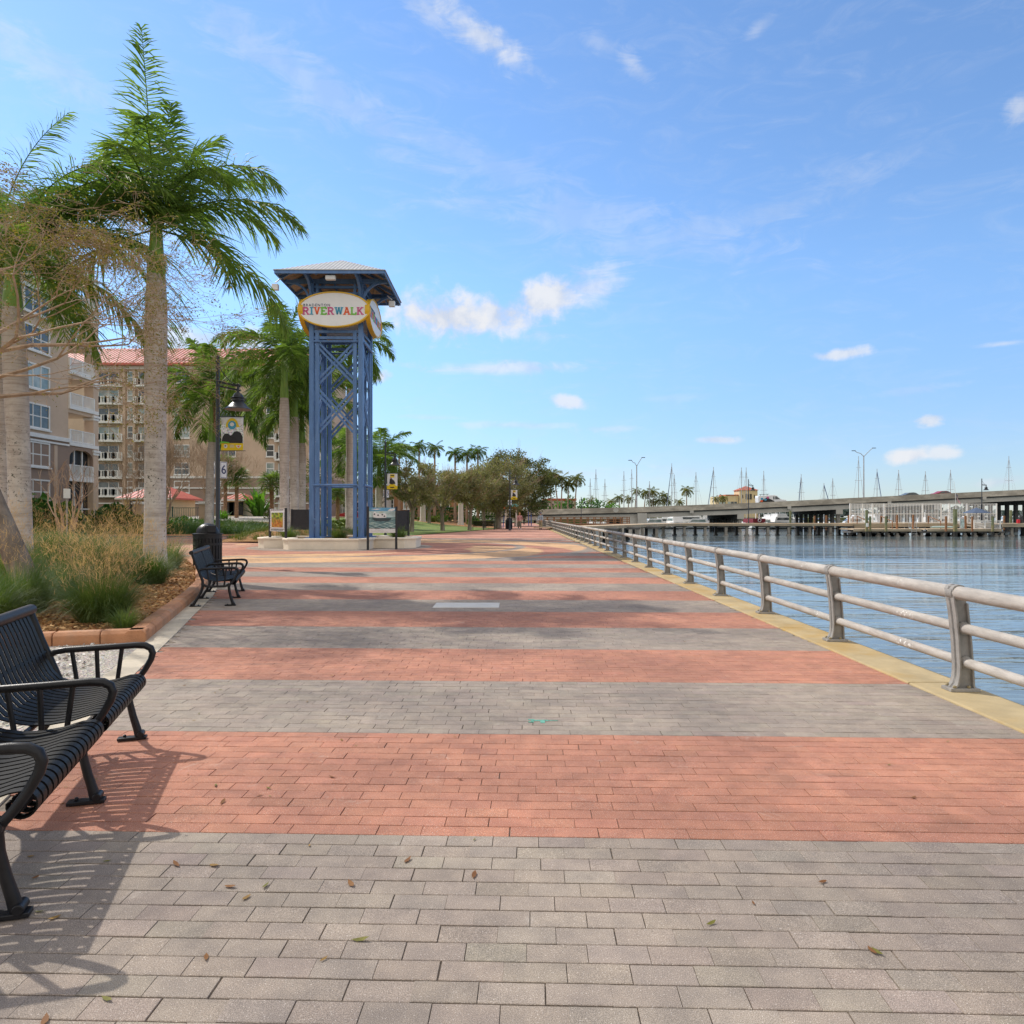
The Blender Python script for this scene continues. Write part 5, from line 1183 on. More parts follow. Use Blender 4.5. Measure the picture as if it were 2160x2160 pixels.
# the leaning tree of the bed, trunk out of the picture above and crown reaching back in
ZMAX[0] = 6.9
t = thing('leaning_tree', 'sparse leaved tree with a leaning scaly grey trunk at the left picture edge', 'tree', (xat(42,12.0),12.0,.1))
rg = random.Random(5); b = MB(); tw = MB(); tips = []
b.tube([(.25,0,-.25),(.10,0,.25),(-.16,0,.9),(-.42,0,1.5),(-.75,.0,2.3),(-.95,-.05,3.1),(-1.0,-.1,3.9)], [.27,.21,.185,.175,.165,.155,.14], 12)
MAIN = [((-1.0,-.1,3.9),(.75,-.3,.42),1.5,.050),((-1.0,-.1,3.9),(.95,.2,.25),1.7,.048),((-1.0,-.1,3.9),(.5,.3,.6),1.2,.05),((-1.0,-.1,3.9),(-.4,.2,.7),1.2,.05),((-.95,-.05,3.2),(.8,.5,.3),1.5,.045),((-1,-.1,3.9),(-.8,-.3,.6),1.3,.05),((-.95,-.05,3.4),(.9,.05,.45),1.6,.042),((-1,-.1,3.7),(.85,-.5,.45),1.5,.05)]
for p,d,L,r_ in MAIN: branch(tw, Vector(p), Vector(d).normalized(), L, r_, 7, rg, tips, .46, 3, .0, .0028, (2,3), .70)
b.build('trunk', K['bark'], t, True); tw.build('branch', K['twig'], t)
tp = np.array([tuple(p) for p,_ in tips]); rep = 3
P = np.repeat(tp, rep, 0) + rng.normal(0,.06,(len(tp)*rep,3)); V,Fq = leaf_quads(P, .022, .4); mesh_np('crown', V, Fq, K['sparse_leaf'], t)
print('leaning tree tips', len(tips))

pts = []
while len(pts) < 300:
    x,y = rnd.uniform(-16.5,-9.2), rnd.uniform(38.8,49)
    if math.hypot((x+12.6)/4.2,(y-43.6)/5.2) < 1.0: pts.append((x,y))
ps = []
for x,y in pts:
    V,Fq,_ = blades(22,.25,.38,.02,40,88,(20,95),3,(x,y,.72*sstep(1.25-math.hypot((x+12.6)/4.2,(y-43.6)/5.2))-.03)); ps.append((V,Fq))
V,Fq = merge(ps); tag(mesh_np('mound_grass', V, Fq, K['hedge']), 'short dry grass growing on the mound left of the planter', 'grass', kind='stuff')

# loose bark chips over the bed and broken shell beside the near bench
def inside(poly, X, Y):
    r = np.zeros(len(X), bool)
    for (x0,y0),(x1,y1) in zip(poly, poly[1:]+poly[:1]):
        c = ((y0 > Y) != (y1 > Y)) & (X < (x1-x0)*(Y-y0)/((y1-y0) if y1 != y0 else 1e-9)+x0); r ^= c
    return r
def scatter(name, label, poly, n, ymax, size, asp, zf, cols, lift):
    ys = min(p[1] for p in poly) + (ymax-min(p[1] for p in poly))*rng.uniform(0,1,n)**1.6
    X = rng.uniform(-13, -1.5, n); k = inside(poly, X, ys); X, Y = X[k], ys[k]
    Z = np.array([zf(x,y) for x,y in zip(X,Y)]) + lift*rng.uniform(.2,1,len(X))
    V,Fq = leaf_quads(np.stack([X,Y,Z],1), size, asp, .5, .72)
    c = np.array(cols)[rng.integers(0,len(cols),len(X))]*rng.uniform(.75,1.2,(len(X),1)); cv = np.ones((len(X),4,4)); cv[...,:3] = c[:,None,:]
    m, nt, out = nodes_of(name); p = N(nt,'ShaderNodeBsdfPrincipled'); at = N(nt,'ShaderNodeVertexColor'); at.layer_name = 'tone'; nt.links.new(at.outputs[0], p.inputs['Base Color']); p.inputs['Roughness'].default_value = .9; nt.links.new(p.outputs[0], out.inputs[0])
    tag(mesh_np(name, V, Fq, m, col=cv.reshape(-1,4)), label, name.split('_')[0], kind='stuff')
kin = [(x-.27,y+.05) for x,y in KERB]
scatter('bark_chips', 'loose orange brown bark chips covering the planting bed', kin+[(-40,28),(-40,6)], 60000, 22, .034, .34, bed_z, [(.52,.27,.10),(.40,.19,.07),(.62,.36,.15),(.24,.11,.045),(.70,.46,.22)], .022)
scatter('shell_fragments', 'white and grey broken shell covering the ground beside the near bench', [(-1.9,.3),(-3.86,6.49),(-4.42,8.30),(-5.14,8.0),(-9.2,6.7),(-14,5.5),(-14,.3)], 26000, 8.3, .020, .6, lambda x,y: 0, [(.72,.68,.62),(.55,.50,.45),(.80,.77,.72),(.38,.34,.30)], .010)
# ------------------------------------------------------------------ apartments
def window(par, T, u, z, w, h, nx=2, nz=2, mull=.09):
    """a window in a wall given by T(u, out, z); u is its left edge"""
    e = MB(); fr = .13
    for a in ((u-fr,u,z-fr,z+h+fr),(u+w,u+w+fr,z-fr,z+h+fr),(u,u+w,z-fr,z),(u,u+w,z+h,z+h+fr)):
        e.prism([(a[0],-.02),(a[1],-.02),(a[1],.10),(a[0],.10)], a[2], a[3], T)
    for i in range(1,nx): e.prism([(u+w*i/nx-mull/2,.0),(u+w*i/nx+mull/2,.0),(u+w*i/nx+mull/2,.07),(u+w*i/nx-mull/2,.07)], z, z+h, T)
    for i in range(1,nz): e.prism([(u,.0),(u+w,.0),(u+w,.055),(u,.055)], z+h*i/nz-mull/2, z+h*i/nz+mull/2, T)
    f = e.build('window', K['white'], par)
    g = MB(); g.prism([(u,-.03),(u+w,-.03),(u+w,.035),(u,.035)], z, z+h, T); g.build('pane', K['glass'], f)
    s = MB(); s.prism([(u-.22,-.02),(u+w+.22,-.02),(u+w+.22,.2),(u-.22,.2)], z-fr-.12, z-fr, T); s.build('sill', K['white'], f)
    return f
def rail_run(b, T, pts, z, h, gap=.13, th=.035):
    """balustrade along a polyline of (u, out) points"""
    for (u0,v0),(u1,v1) in zip(pts,pts[1:]):
        L = math.hypot(u1-u0,v1-v0); k = max(1,int(L/gap))
        for i in range(k+1):
            u,v = lerp(u0,u1,i/k), lerp(v0,v1,i/k); s = th*(1.9 if i in (0,k,k//2) else .5)
            b.prism([(u-s,v-s),(u+s,v-s),(u+s,v+s),(u-s,v+s)], z, z+h, T)
        for zz in (z+.08, z+h): b.bar(T(u0,v0,zz), T(u1,v1,zz), .08, .07)
TA = lambda u, o, z: (-38+o, u, z)                              # river front of the near block
t = thing('apartment_building', 'tan apartment block with stacked white balconies behind the left palms', 'building')
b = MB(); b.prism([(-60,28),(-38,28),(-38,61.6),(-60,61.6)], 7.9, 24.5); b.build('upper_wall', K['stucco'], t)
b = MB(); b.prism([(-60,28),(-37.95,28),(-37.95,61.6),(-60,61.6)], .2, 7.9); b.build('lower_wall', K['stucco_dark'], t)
b = MB()
for z0,z1,o in ((7.72,8.05,.16),(7.4,7.55,.10),(19.4,19.7,.14),(22.6,23.0,.2)): b.prism([(28,-.05),(61.55,-.05),(61.55,o+.05),(28,o+.05)], z0, z1, TA)
b.build('trim_band', K['white'], t)
b = MB(); b.prism([(27.8,-22.2),(61.8,-22.2),(61.8,.25),(27.8,.25)], 24.5, 25.2, TA); b.build('roof_parapet', K['white'], t)
FLA = [4.75,7.8,10.95,13.95,16.9,19.75]
for i,z in enumerate([1.75]+FLA):
    for u,w in ((56.0,2.9),(49.6,2.9),(43.6,2.9),(37.5,2.9)): window(t, TA, u, z+.75, w, 1.75, 3, 2)
for u0,u1 in ((54.5,55.2),(59.6,60.0)): MB().prism([(u0,-.02),(u1,-.02),(u1,.09),(u0,.09)],.5,7.3,TA).build('trim_panel', K['stucco'], t)
for i,z in enumerate(FLA[1:]+[22.7]):
    b = MB(); b.prism([(61.6,-4.6),(65.9,-4.6),(65.9,.15),(61.6,.15)], z-.30, z, TA); sl = b.build('balcony', K['white'], t)
    b = MB(); rail_run(b, TA, [(61.7,.05),(65.2,.05)], z, 1.08, .14, .045); rail_run(b, TA, [(65.8,-.5),(65.8,-4.4)], z, 1.08, .14, .045); b.build('balustrade', K['white'], sl)
    b = MB(); b.prism([(61.6,-4.5),(65.7,-4.5),(65.7,.0),(61.6,.0)], z-.62, z-.30, TA); b.build('balcony_beam', K['stucco'], sl)
b = MB(); b.prism([(65.15,-.75),(65.95,-.75),(65.95,.08),(65.15,.08)], .3, 23, TA); b.prism([(65.15,-4.6),(65.95,-4.6),(65.95,-4.0),(65.15,-4.0)], .3, 23, TA); c = b.build('column', K['stucco'], t)
b = MB()
for z in FLA[1:]+[22.7]: 
    for d,o in ((.62,.13),(.86,.06)): b.prism([(65.15-o,-.75-o),(65.95+o,-.75-o),(65.95+o,.08+o),(65.15-o,.08+o)], z-d, z-d+.2, TA)
b.build('capital', K['white'], c)
# arched screened porch of the two lowest floors
arcp = [(61.7,4.4),(65.1,4.4),(65.1,6.5)]+[(63.4+1.7*math.cos(R(a)),6.5+.75*math.sin(R(a))) for a in range(15,180,15)]+[(61.7,6.5)]
b = MB(); b.prism([(63.4+2.05*math.cos(R(a)) if 0 else x, z) for x,z in [(61.6,7.5),(65.9,7.5),(65.9,4.6),(65.1,4.6),(65.1,6.5)]+[(63.4+1.7*math.cos(R(a)),6.5+.75*math.sin(R(a))) for a in range(15,180,15)]+[(61.7,6.5),(61.6,4.6)]], -.25, .05, lambda x,z,o: TA(x,o,z)); b.build('arch', K['stucco_dark'], t)
b = MB(); b.prism([(61.7,-.5),(65.1,-.5),(65.1,-.42),(61.7,-.42)], .5, 7.3, TA); b.build('porch_screen', K['screen'], t)
b = MB(); rail_run(b, TA, [(61.7,0),(65.1,0)], 4.75, 1.1, .14, .045); b.prism([(61.6,-.4),(65.2,-.4),(65.2,.1),(61.6,.1)], 4.45, 4.75, TA)
for u in (62.8,63.95): b.prism([(u-.05,-.3),(u+.05,-.3),(u+.05,-.2),(u-.05,-.2)], .5, 7.2, TA)
b.prism([(61.7,-.3),(65.1,-.3),(65.1,-.2),(61.7,-.2)], 2.0, 2.1, TA); b.build('balustrade', K['white'], t)
# far block
YF = 118.0
TF = lambda u, o, z: (u, YF-o, z)
t = thing('apartment_building', 'far tan apartment wing with red metal roof and rows of white balconies', 'building')
XL, XR = -82, -30.5
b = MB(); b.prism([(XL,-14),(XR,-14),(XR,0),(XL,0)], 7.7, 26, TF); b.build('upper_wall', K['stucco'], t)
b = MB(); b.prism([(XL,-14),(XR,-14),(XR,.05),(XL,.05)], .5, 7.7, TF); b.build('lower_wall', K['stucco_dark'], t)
b = MB(); 
for z0,z1 in ((7.6,7.95),(5.9,6.1),(3.4,3.6),(25.5,26.0)): b.prism([(XL,-.05),(XR,-.05),(XR,.22),(XL,.22)], z0, z1, TF)
b.build('trim_band', K['white'], t)
b = MB(); e = 1.2; b.prism([(XL,-15),(XR+e,-15),(XR+e,e),(XL,e)], 26.0, 26.3, TF); b.add([TF(XL,e,26.3),TF(XR+e,e,26.3),TF(XR-7,-7,30.5),TF(XL,-7,30.5),TF(XR+e,-15,26.3),TF(XL,-15,26.3)],[(0,1,2,3),(1,4,2),(3,2,4,5)]); rf = b.build('roof', K['roof_red'], t)
b = MB(); x = XL
while x < XR-7.2: b.bar(TF(x,e,26.36), TF(x,-7,30.56), .12, .12); x += .62
b.build('roof_seam', K['roof_seam'], rf)
FLF = [1.7,4.75,7.75,10.7,13.75,16.8,19.8,22.75]
for x0,x1 in ((-68.2,-63.6),(-61.6,-57.4),(-38.7,-36.4),(-33.0,-30.9)):
    for z in FLF[1:] if x0 < -60 else FLF:
        b = MB(); b.prism([(x0,-.3),(x1,-.3),(x1,.9)]+[(lerp(x1,x0,i/8),.9+.55*math.sin(PI*i/8)) for i in range(1,8)]+[(x0,.9)], z-.28, z, TF); sl = b.build('balcony', K['white'], t)
        b = MB(); rail_run(b, TF, [(x0,.85)]+[(lerp(x0,x1,i/4),.85+.52*math.sin(PI*i/4)) for i in range(1,4)]+[(x1,.85)], z, 1.05, .3, .05); b.build('balustrade', K['white'], sl)
        b = MB(); b.prism([(x0+.5,-.02),(x1-.9,-.02),(x1-.9,.07),(x0+.5,.07)], z+.02, z+2.2, TF); g = b.build('balcony_door', K['glass'], t)
        b = MB()
        for u in (x0+.42,lerp(x0+.5,x1-.9,.5),x1-.9): b.prism([(u-.05,-.02),(u+.05,-.02),(u+.05,.12),(u-.05,.12)], z, z+2.28, TF)
        b.build('frame', K['white'], g)
for x0,w in ((-62.95,1.0),(-55.3,2.3),(-47.7,2.3),(-40.2,1.1),(-35.0,1.0)):
    for z in FLF: window(t, TF, x0, z+.55, w, 1.75, 1 if w < 1.3 else 2, 2, .12)
b = MB()
for x in (-63.45,-61.8,-57.2,-56.4): b.prism([(x-.2,-.02),(x+.2,-.02),(x+.2,.5),(x-.2,.5)], .5, 25.5, TF)
b.build('pilaster', K['stucco'], t)
b = MB()
for x in (XL+15.3,-65.9):
    for z in FLF[2:]: b.bar(TF(x-.6,.6,z+2.45),TF(x+.6,.6,z+2.45),.1,.03); b.bar(TF(x,.1,z+2.45),TF(x,1.1,z+2.45),.03,.1)
b.build('ceiling_fan', K['white'], t)
# pool house, gate pillars, green fence
def hip_house(label, x0, x1, y, d, z0, ze, zr, wallm, roofm, seam=True):
    t = thing('garden_pavilion', label, 'pavilion', ((x0+x1)/2,y,z0)); w = (x1-x0)/2; h = ze-z0
    b = MB(); b.box(-w,w,0,d,-.3,h); wl = b.build('wall', K[wallm], t)
    b = MB(); 
    for u in (-w*.55,0,w*.55): b.box(u-.55,u+.55,-.03,.1,.2,h-.35)
    b.build('opening', K['screen'], t)
    b = MB(); o = .7; r = min(w*.6, w); b.add([(-w-o,-o,h),(w+o,-o,h),(w+o,d+o,h),(-w-o,d+o,h),(-w+r,d/2,zr-z0),(w-r,d/2,zr-z0)],[(0,1,5,4),(1,2,5),(2,3,4,5),(3,0,4)]); b.box(-w-o,w+o,-o,d+o,h-.18,h-.005); b.build('roof', [K[roofm]], t)
    b = MB(); b.box(-w-o-.02,w+o+.02,-o-.06,-o,h-.2,h-.02); b.build('fascia', K['white'], t)
    b = MB(); k = int((2*w+2*o)/.55)
    for i in range(k+1):
        u = -w-o+(2*w+2*o)*i/k; q = min(1, (w+o-abs(u))/(o+r)) if r > 0 else 1; b.bar((u,-o,h+.03),(u,-o+(d/2+o)*q,h+.03+(zr-z0-h)*q),.09,.07)
    b.build('roof_seam', K['roof_seam'], t); return t
yy = 84; zt = terrain(xat(310,yy),yy)
hip_house('low cream pool house with red seamed roof behind the tallest palm trunk', xat(262,yy), xat(356,yy), yy, 7, zt, zat(1050,yy), zat(1024,yy), 'cream', 'roof_red')
hip_house('small pavilion with red roof right of the numbered lamp post', xat(446,yy), xat(484,yy), yy+4, 5, zt, zat(1053,yy+4), zat(1040,yy+4), 'cream', 'tile_red')
yy = 66
for px,lab in [(294,'tan gate pillar with pale cap left of the tallest palm trunk'),(434,'tan gate pillar with pale cap left of the numbered lamp post')]:
    x = xat(px,yy); z = terrain(x,yy); t = thing('gate_pillar', lab, 'pillar', (x,yy,z), 0, 'gate pillars of the garden fence'); h = zat(1064,yy)-z
    b = MB(); b.box(-.42,.42,-.42,.42,-.3,h); b.build('shaft', K['stucco'], t)
    b = MB(); b.box(-.52,.52,-.52,.52,h,h+.12); b.box(-.47,.47,-.47,.47,h+.12,h+.24); b.build('cap', K['white'], t, bevel=.02)
def fence(label, name, x0, x1, y, z, h, m, gap=.16, post=2.4):
    t = thing(name, label, 'fence', (x0,y,z)); w = x1-x0; b = MB(); k = int(w/gap)
    for i in range(k+1): b.box(w*i/k-.012,w*i/k+.012,-.012,.012,.08,h-.05)
    for zz in (.12,h-.1): b.box(0,w,-.02,.02,zz,zz+.05)
    b.build('picket', m, t); k = max(1,round(w/post))
    for i in range(k+1): MB().box(w*i/k-.045,w*i/k+.045,-.045,.045,-.2,h+.05).build('post', m, t)
    return t
fence('dark green garden fence between the gate pillars', 'garden_fence', xat(300,66.2), xat(428,66.2), 66.2, terrain(-32,66), 1.5, K['fence_green'])
fence('dark green garden fence left of the first gate pillar', 'garden_fence', xat(265,66.2), xat(287,66.2), 66.2, terrain(-35,66), 1.6, K['fence_green'])
t = tag(MB().box(xat(455,92),xat(512,92),92,92.3,.4,2.2).build('garden_wall', K['stucco_dark']), 'low brown garden wall behind the fan palms and clipped hedges', 'garden wall')
def signpost(label, px, y, ztop, h, w):
    x = xat(px,y); z = bed_z(x,y) if y < 27 else terrain(x,y); t = thing('small_sign', label, 'sign', (x,y,z), R(35)); b = MB(); b.tube([(0,0,-.2),(0,0,ztop-z)],.028,8); b.build('post', K['post'], t)
    b = MB(); b.box(-w/2,w/2,-.045,-.03,ztop-z-h,ztop-z); b.build('plate', K['white'], t, bevel=.004); return t
signpost('small white notice on a grey post before the bare shrub tree', 141, 24, zat(1031,24), .32, .20)
# brown building beyond the lawn, kiosk, parked red car
t = thing('low_building', 'low orange brown building half hidden behind the lawn oaks', 'building', (xat(880,135),135,.6)); b = MB(); b.box(-9,9,0,8,-.5,6.2); K['brown_wall'] = mat('brown_wall', (.33,.17,.085), .9, .1, .5); b.build('wall', K['brown_wall'], t)
b = MB(); b.box(-9.4,9.4,-.4,8.4,6.2,6.6); b.build('roof', K['stucco_dark'], t)
for u in (-6,-2.5,1,4.5): window(t, lambda q,o,z: (q,-o,z), u, 2.2, 1.5, 1.7)
t = thing('low_building', 'pale low building seen between the tower columns behind the hedge', 'building', (xat(705,128),128,.7)); b = MB(); b.box(-7,9,0,8,-.5,4.2); b.build('wall', K['offwhite'], t)
b = MB(); b.box(-7.4,9.4,-.5,8.4,4.2,4.6); b.build('roof', K['stucco_dark'], t)
for u in (-5.5,-2.5,.5,3.5,6.2): window(t, lambda q,o,z: (q,-o,z), u, 1.2, 1.9, 1.9)
t = thing('info_kiosk', 'small kiosk with a teal roof under the big oak behind the distant lamp', 'kiosk', (xat(1078,95),95,0)); b = MB()
for x in (-.7,.7): b.box(x-.1,x+.1,-.1,.1,-.1,2.4)
b.build('post', K['offwhite'], t); b = MB(); b.box(-1.0,1.0,-.4,.4,2.6,3.5); K['teal_print'] = mat('teal_panel', (.12,.34,.33), .6, .15, 3); b.build('roof_panel', K['teal_print'], t, bevel=.03)
b = MB(); b.box(-1.05,1.05,-.45,.45,2.4,2.6); b.build('beam', K['let_orange'], t)
t = thing('gateway_pole', 'tall pair of blue posts with orange marks at the far end of the walk', 'gateway', (xat(1118,104),104,0)); b = MB(); b.bar((-.18,0,-.1),(-.28,0,3.5),.12,.12); b.bar((.18,0,-.1),(.12,0,3.5),.14,.14); K['bright_blue'] = mat('bright_blue', (.06,.16,.55), .5, .1); b.build('post', K['bright_blue'], t)
b = MB(); b.box(-.2,.12,-.06,.06,2.95,3.3); b.box(-.15,.12,-.06,.06,2.35,2.65); b.build('marker', K['let_orange'], t)
tag(MB().bar((xat(1061,84),84,0),(xat(1060,84)+.25,84,2.2),.10,.10).build('blue_pole', K['bright_blue']), 'short leaning blue pole beside the distant trash can', 'pole')

# ------------------------------------------------------------------ bridge
def ztop(x):
    if x < 25: return lerp(2.45, 3.16, (x+6)/31)
    if x < 45: return lerp(3.16, 3.9, (x-25)/20)
    return 3.9 + (x-45)*.0485
YN, YFb = 140.0, 163.0
t = thing('road_bridge', 'long grey concrete road bridge rising to the right over the river', 'bridge')
bx = [-6,5,15,25,35,45,60,80,100,125,160]
def slab(x0s, y0, y1, d0, d1, m, nm):
    b = MB()
    for xa,xb in zip(x0s,x0s[1:]):
        za,zb = ztop(xa), ztop(xb); b.add([(xa,y0,za-d0),(xb,y0,zb-d0),(xb,y1,zb-d0),(xa,y1,za-d0),(xa,y0,za-d1),(xb,y0,zb-d1),(xb,y1,zb-d1),(xa,y1,za-d1)],[(0,1,2,3),(7,6,5,4),(0,4,5,1),(2,6,7,3)])
    return b.build(nm, m, t)
slab(bx, YN, YN+.35, 0, 1.05, K['bridge'], 'parapet'); slab(bx, YFb-.35, YFb, 0, 1.05, K['bridge'], 'parapet')
slab(bx, YN+.30, YFb-.30, .95, 1.30, K['dark_conc'], 'deck')  # dark tone puts the shadow gap under the parapet into the deck colour
for k in range(7):
    y = YN+.55+k*3.5; slab(bx, y, y+.6, 1.29, 2.12, K['girder'], 'girder')
slab(bx, YN+.2, YN+.34, 1.12, 1.2, K['black_metal'], 'utility_pipe')
b = MB()
for x in (35,54,73.5,92): b.box(x-.35,x+.35,YN-.03,YN+.5,ztop(x)-1.6,ztop(x)-1.04)
b.build('joint_block', K['girder'], t)
for x in (8,44.7,64,83.2,102.5,122):
    z = ztop(x)-2.12; p = bpy.data.objects.new('pier', None); COL.objects.link(p); p.parent = t
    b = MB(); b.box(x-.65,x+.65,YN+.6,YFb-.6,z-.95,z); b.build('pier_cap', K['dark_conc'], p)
    b = MB(); b.box(x-.66,x+.66,YN+.55,YN+.62,z-.95,z); b.build('cap_end', K['girder'], p)
    for k in range(9): 
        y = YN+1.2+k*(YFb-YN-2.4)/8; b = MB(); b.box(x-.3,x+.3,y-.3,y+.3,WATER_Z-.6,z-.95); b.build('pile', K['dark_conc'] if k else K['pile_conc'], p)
b = MB(); b.box(21.5,25.4,YN+.3,YFb,WATER_Z-.5,ztop(22)-2.0); b.box(24.4,26.2,YN-.4,YN+1.6,WATER_Z-.5,ztop(25)-1.2); b.build('abutment', K['girder'], t)
b = MB(); x,_ = xat(1299,YN), 0; 
b.add([(x+.55*math.cos(2*PI*i/8)*1.0,YN-.02,ztop(x)-.52+.45*math.sin(2*PI*i/8)) for i in range(8)],[tuple(range(8))]); b.build('repair_patch', K['girder'], t)
def bridge_light(label, px, top, y, arm):
    x = xat(px,y); z0 = ztop(x)-1.0; h = zat(top,y)-z0; t = thing('bridge_light', label, 'street light', (x,y,z0), 0, 'twin arm lights on the bridge')
    b = MB(); b.tube([(0,0,-.3),(0,0,h*.86)],[.16,.11],8); b.build('pole', K['mast'], t)
    for s,k in ((-1,.95),(1,1.0)):
        b = MB(); b.tube([(0,0,h*.84),(s*arm*.35,0,h*.90),(s*arm*.75,0,h*.965*k),(s*arm,0,h*k)],.07,6); a = b.build('arm', K['mast'], t)
        b = MB(); b.box(s*arm-.1 if s > 0 else s*arm-.7, s*arm+.7 if s > 0 else s*arm+.1,-.15,.15,h*k-.08,h*k+.06); b.build('lamp_head', K['lamp_metal'], a, bevel=.03)
bridge_light('tall twin armed street light on the low part of the bridge above the abutment', 1343, 965, 162, 1.2)
bridge_light('tall twin armed street light on the rising part of the bridge over the white fence', 1822, 945, 162, 2.0)
# vehicles on the bridge: only their upper parts clear the parapet
def car(name, label, px, y, L, Wd, prof, wins, paint, cat, heading=1, group='vehicles crossing the bridge', z=None):
    x = xat(px,y); z0 = (ztop(x)-.93) if z is None else z; sl = math.atan(.0485) if z is None else 0
    t = thing(name, label, cat, (x,y,z0), 0, group); t.rotation_euler = (0,-sl,PI if heading < 0 else 0)
    b = MB(); b.prism(prof, -Wd/2, Wd/2, lambda u,zz,v: (u,v,zz)); b.build('body', paint, t, bevel=.06)
    b = MB()
    for w in wins:
        for s in (1,-1): b.prism(w, s*Wd/2-.01, s*Wd/2+.02, lambda u,zz,v: (u,v,zz))
    b.build('window', K['glass'], t)
    for u in (-L*.30,L*.31):
        for s in (1,-1):
            b = MB(); b.lathe([(.0,-.11),(.32,-.11),(.32,.11),(0,.11)],0,0,16); w = b.build('wheel', K['tyre'], t); w.location = (u,s*(Wd/2-.08),.32); w.rotation_euler = (R(90),0,0)
            b = MB(); b.lathe([(0,-.12),(.19,-.12),(.19,.12),(0,.12)],0,0,12); b.build('rim', K['mast'], w)
    return t
SED = [(-2.25,.35),(2.25,.35),(2.28,.62),(2.1,.82),(1.2,.96),(.55,1.38),(.1,1.47),(-.75,1.46),(-1.5,1.12),(-2.15,1.02),(-2.28,.7)]
SEDW = [[(.95,1.0),(.48,1.34),(.06,1.40),(.06,1.0)],[(-.02,1.0),(-.02,1.40),(-.70,1.38),(-1.3,1.08),(-1.2,1.0)]]
VAN = [(-2.9,.4),(2.9,.4),(2.95,.95),(2.7,1.2),(1.75,1.38),(.85,2.15),(.4,2.3),(-2.85,2.3),(-2.95,2.0)]
VANW = [[(1.5,1.4),(.82,2.02),(.5,2.02),(.5,1.4)],[(.38,1.4),(.38,2.02),(.1,2.02),(.1,1.4)]]
car('van','white van with dark and coloured graphics on the bridge beside the cream tower',1627,148,5.8,2.0,VAN,VANW,K['car_white'],'van')
v_ = [o for o in COL.objects if o.name == 'van'][0]
b = MB(); b.prism([(-2.8,1.0),(-1.2,1.9),(.3,1.1),(.3,.8),(-2.8,.8)],-1.03,-.99,lambda u,zz,v:(u,v,zz)); gph = b.build('graphic', K['print_black'], v_)
for (u,z),c in (((-2.2,1.65),'let_teal'),((-1.5,1.45),'let_teal'),((-2.3,1.2),'let_orange'),((-1.0,1.85),'let_pink')):
    b = MB(); b.prism([(u+.28*math.cos(R(a)),z+.22*math.sin(R(a))) for a in range(0,360,40)],-1.06,-.99,lambda u,zz,v:(u,v,zz)); b.build('graphic_dot', K[c], gph)
b = MB()
for q in (-2.3,-1.6,-.9): b.tube([(q,-.5,2.3),(q,-.5,2.55),(q+.2,.3,2.55)],.05,5)
b.bar((-2.5,-.5,2.55),(-.5,-.5,2.55),.08,.08); b.build('roof_rack', K['print_black'], v_)
car('car','dark grey car on the bridge, left of the red one',1922,148,4.5,1.8,SED,SEDW,K['car_grey'],'car')
car('car','dark red car on the bridge nearest the flag',1990,148,4.5,1.8,SED,SEDW,K['car_red'],'car')
car('car','red parked car glimpsed between the tower columns behind the hedge',747,112,4.5,1.8,SED,SEDW,K['car_red'],'car',1,None,.75)

# ------------------------------------------------------------------ pier, boardwalk, docks
t = thing('fishing_pier', 'long low wooden pier on paired concrete posts crossing the river', 'pier')
def deck_run(pts, w, z, th, par, nm='deck'):
    b = MB()
    for (x0,y0),(x1,y1) in zip(pts,pts[1:]):
        L = math.hypot(x1-x0,y1-y0); nx,ny = -(y1-y0)/L*w, (x1-x0)/L*w
        b.add([(x0,y0,z-th),(x1,y1,z-th),(x1+nx,y1+ny,z-th),(x0+nx,y0+ny,z-th),(x0,y0,z-.0),(x1,y1,z),(x1+nx,y1+ny,z),(x0+nx,y0+ny,z)],[(3,2,1,0),(4,5,6,7),(0,1,5,4),(1,2,6,5),(2,3,7,6),(3,0,4,7)])
    return b.build(nm, K['wood_top'], par)
PP = [(4.6,74),(9.5,84),(22,108),(27,114),(54.0,114)]
deck_run(PP, 2.6, .27, .10, t); 
b = MB()
for (x0,y0),(x1,y1) in zip(PP,PP[1:]): b.bar((x0,y0-.05,.02),(x1,y1-.05,.02),.1,.34)
b.build('fascia_board', K['wood_grey'], t)
def posts(par, xs, y, z, gap=2.2):
    for x in xs:
        b = MB(); b.box(x-.9,x+.9,y+.1,y+gap+.2,z-.62,z-.34); c = b.build('cap_beam', K['dark_conc'], par)
        for q,(dx,dy) in enumerate(((-.55,gap),(.55,.35))):
            b = MB(); b.box(x+dx-.2,x+dx+.2,y+dy-.2,y+dy+.2,WATER_Z-.5,z-.6); b.lathe([(.42,WATER_Z-.3),(.42,WATER_Z+.12),(.3,WATER_Z+.2)],x+dx,y+dy,10); b.build('pier_post', K['pile_conc'] if q else K['pile_black'], c)
posts(t, [23.5+3.32*k for k in range(-1,10)], 114, .27)
for x,y in ((7,79.5),(11,87),(15,94.5),(19,102)): posts(t, [x+1], y, .27)
b = MB(); b.tube([(24,116.4,-.62),(54,116.4,-.62)],.08,6); b.build('pipe', K['black_metal'], t)
t = thing('boardwalk', 'brown wooden boardwalk with a post and rail fence before the bridge', 'boardwalk')
b = MB(); b.box(4.8,20,122,124.5,-.1,.12); b.box(4.8,20,121.95,122.05,-.3,.12); b.build('deck', K['wood_brown'], t); 
for k in range(14):
    x = 4.9+15*k/13
    for y in (122,124.3): MB().box(x-.08,x+.08,y,y+.15,.1,1.22).build('post', K['wood_brown'], t)
b = MB()
for z in (.45,.8,1.15): b.box(4.8,20,121.97,122.03,z,z+.12); b.box(4.8,20,124.4,124.46,z,z+.12)
b.build('fence_rail', K['wood_brown'], t); 
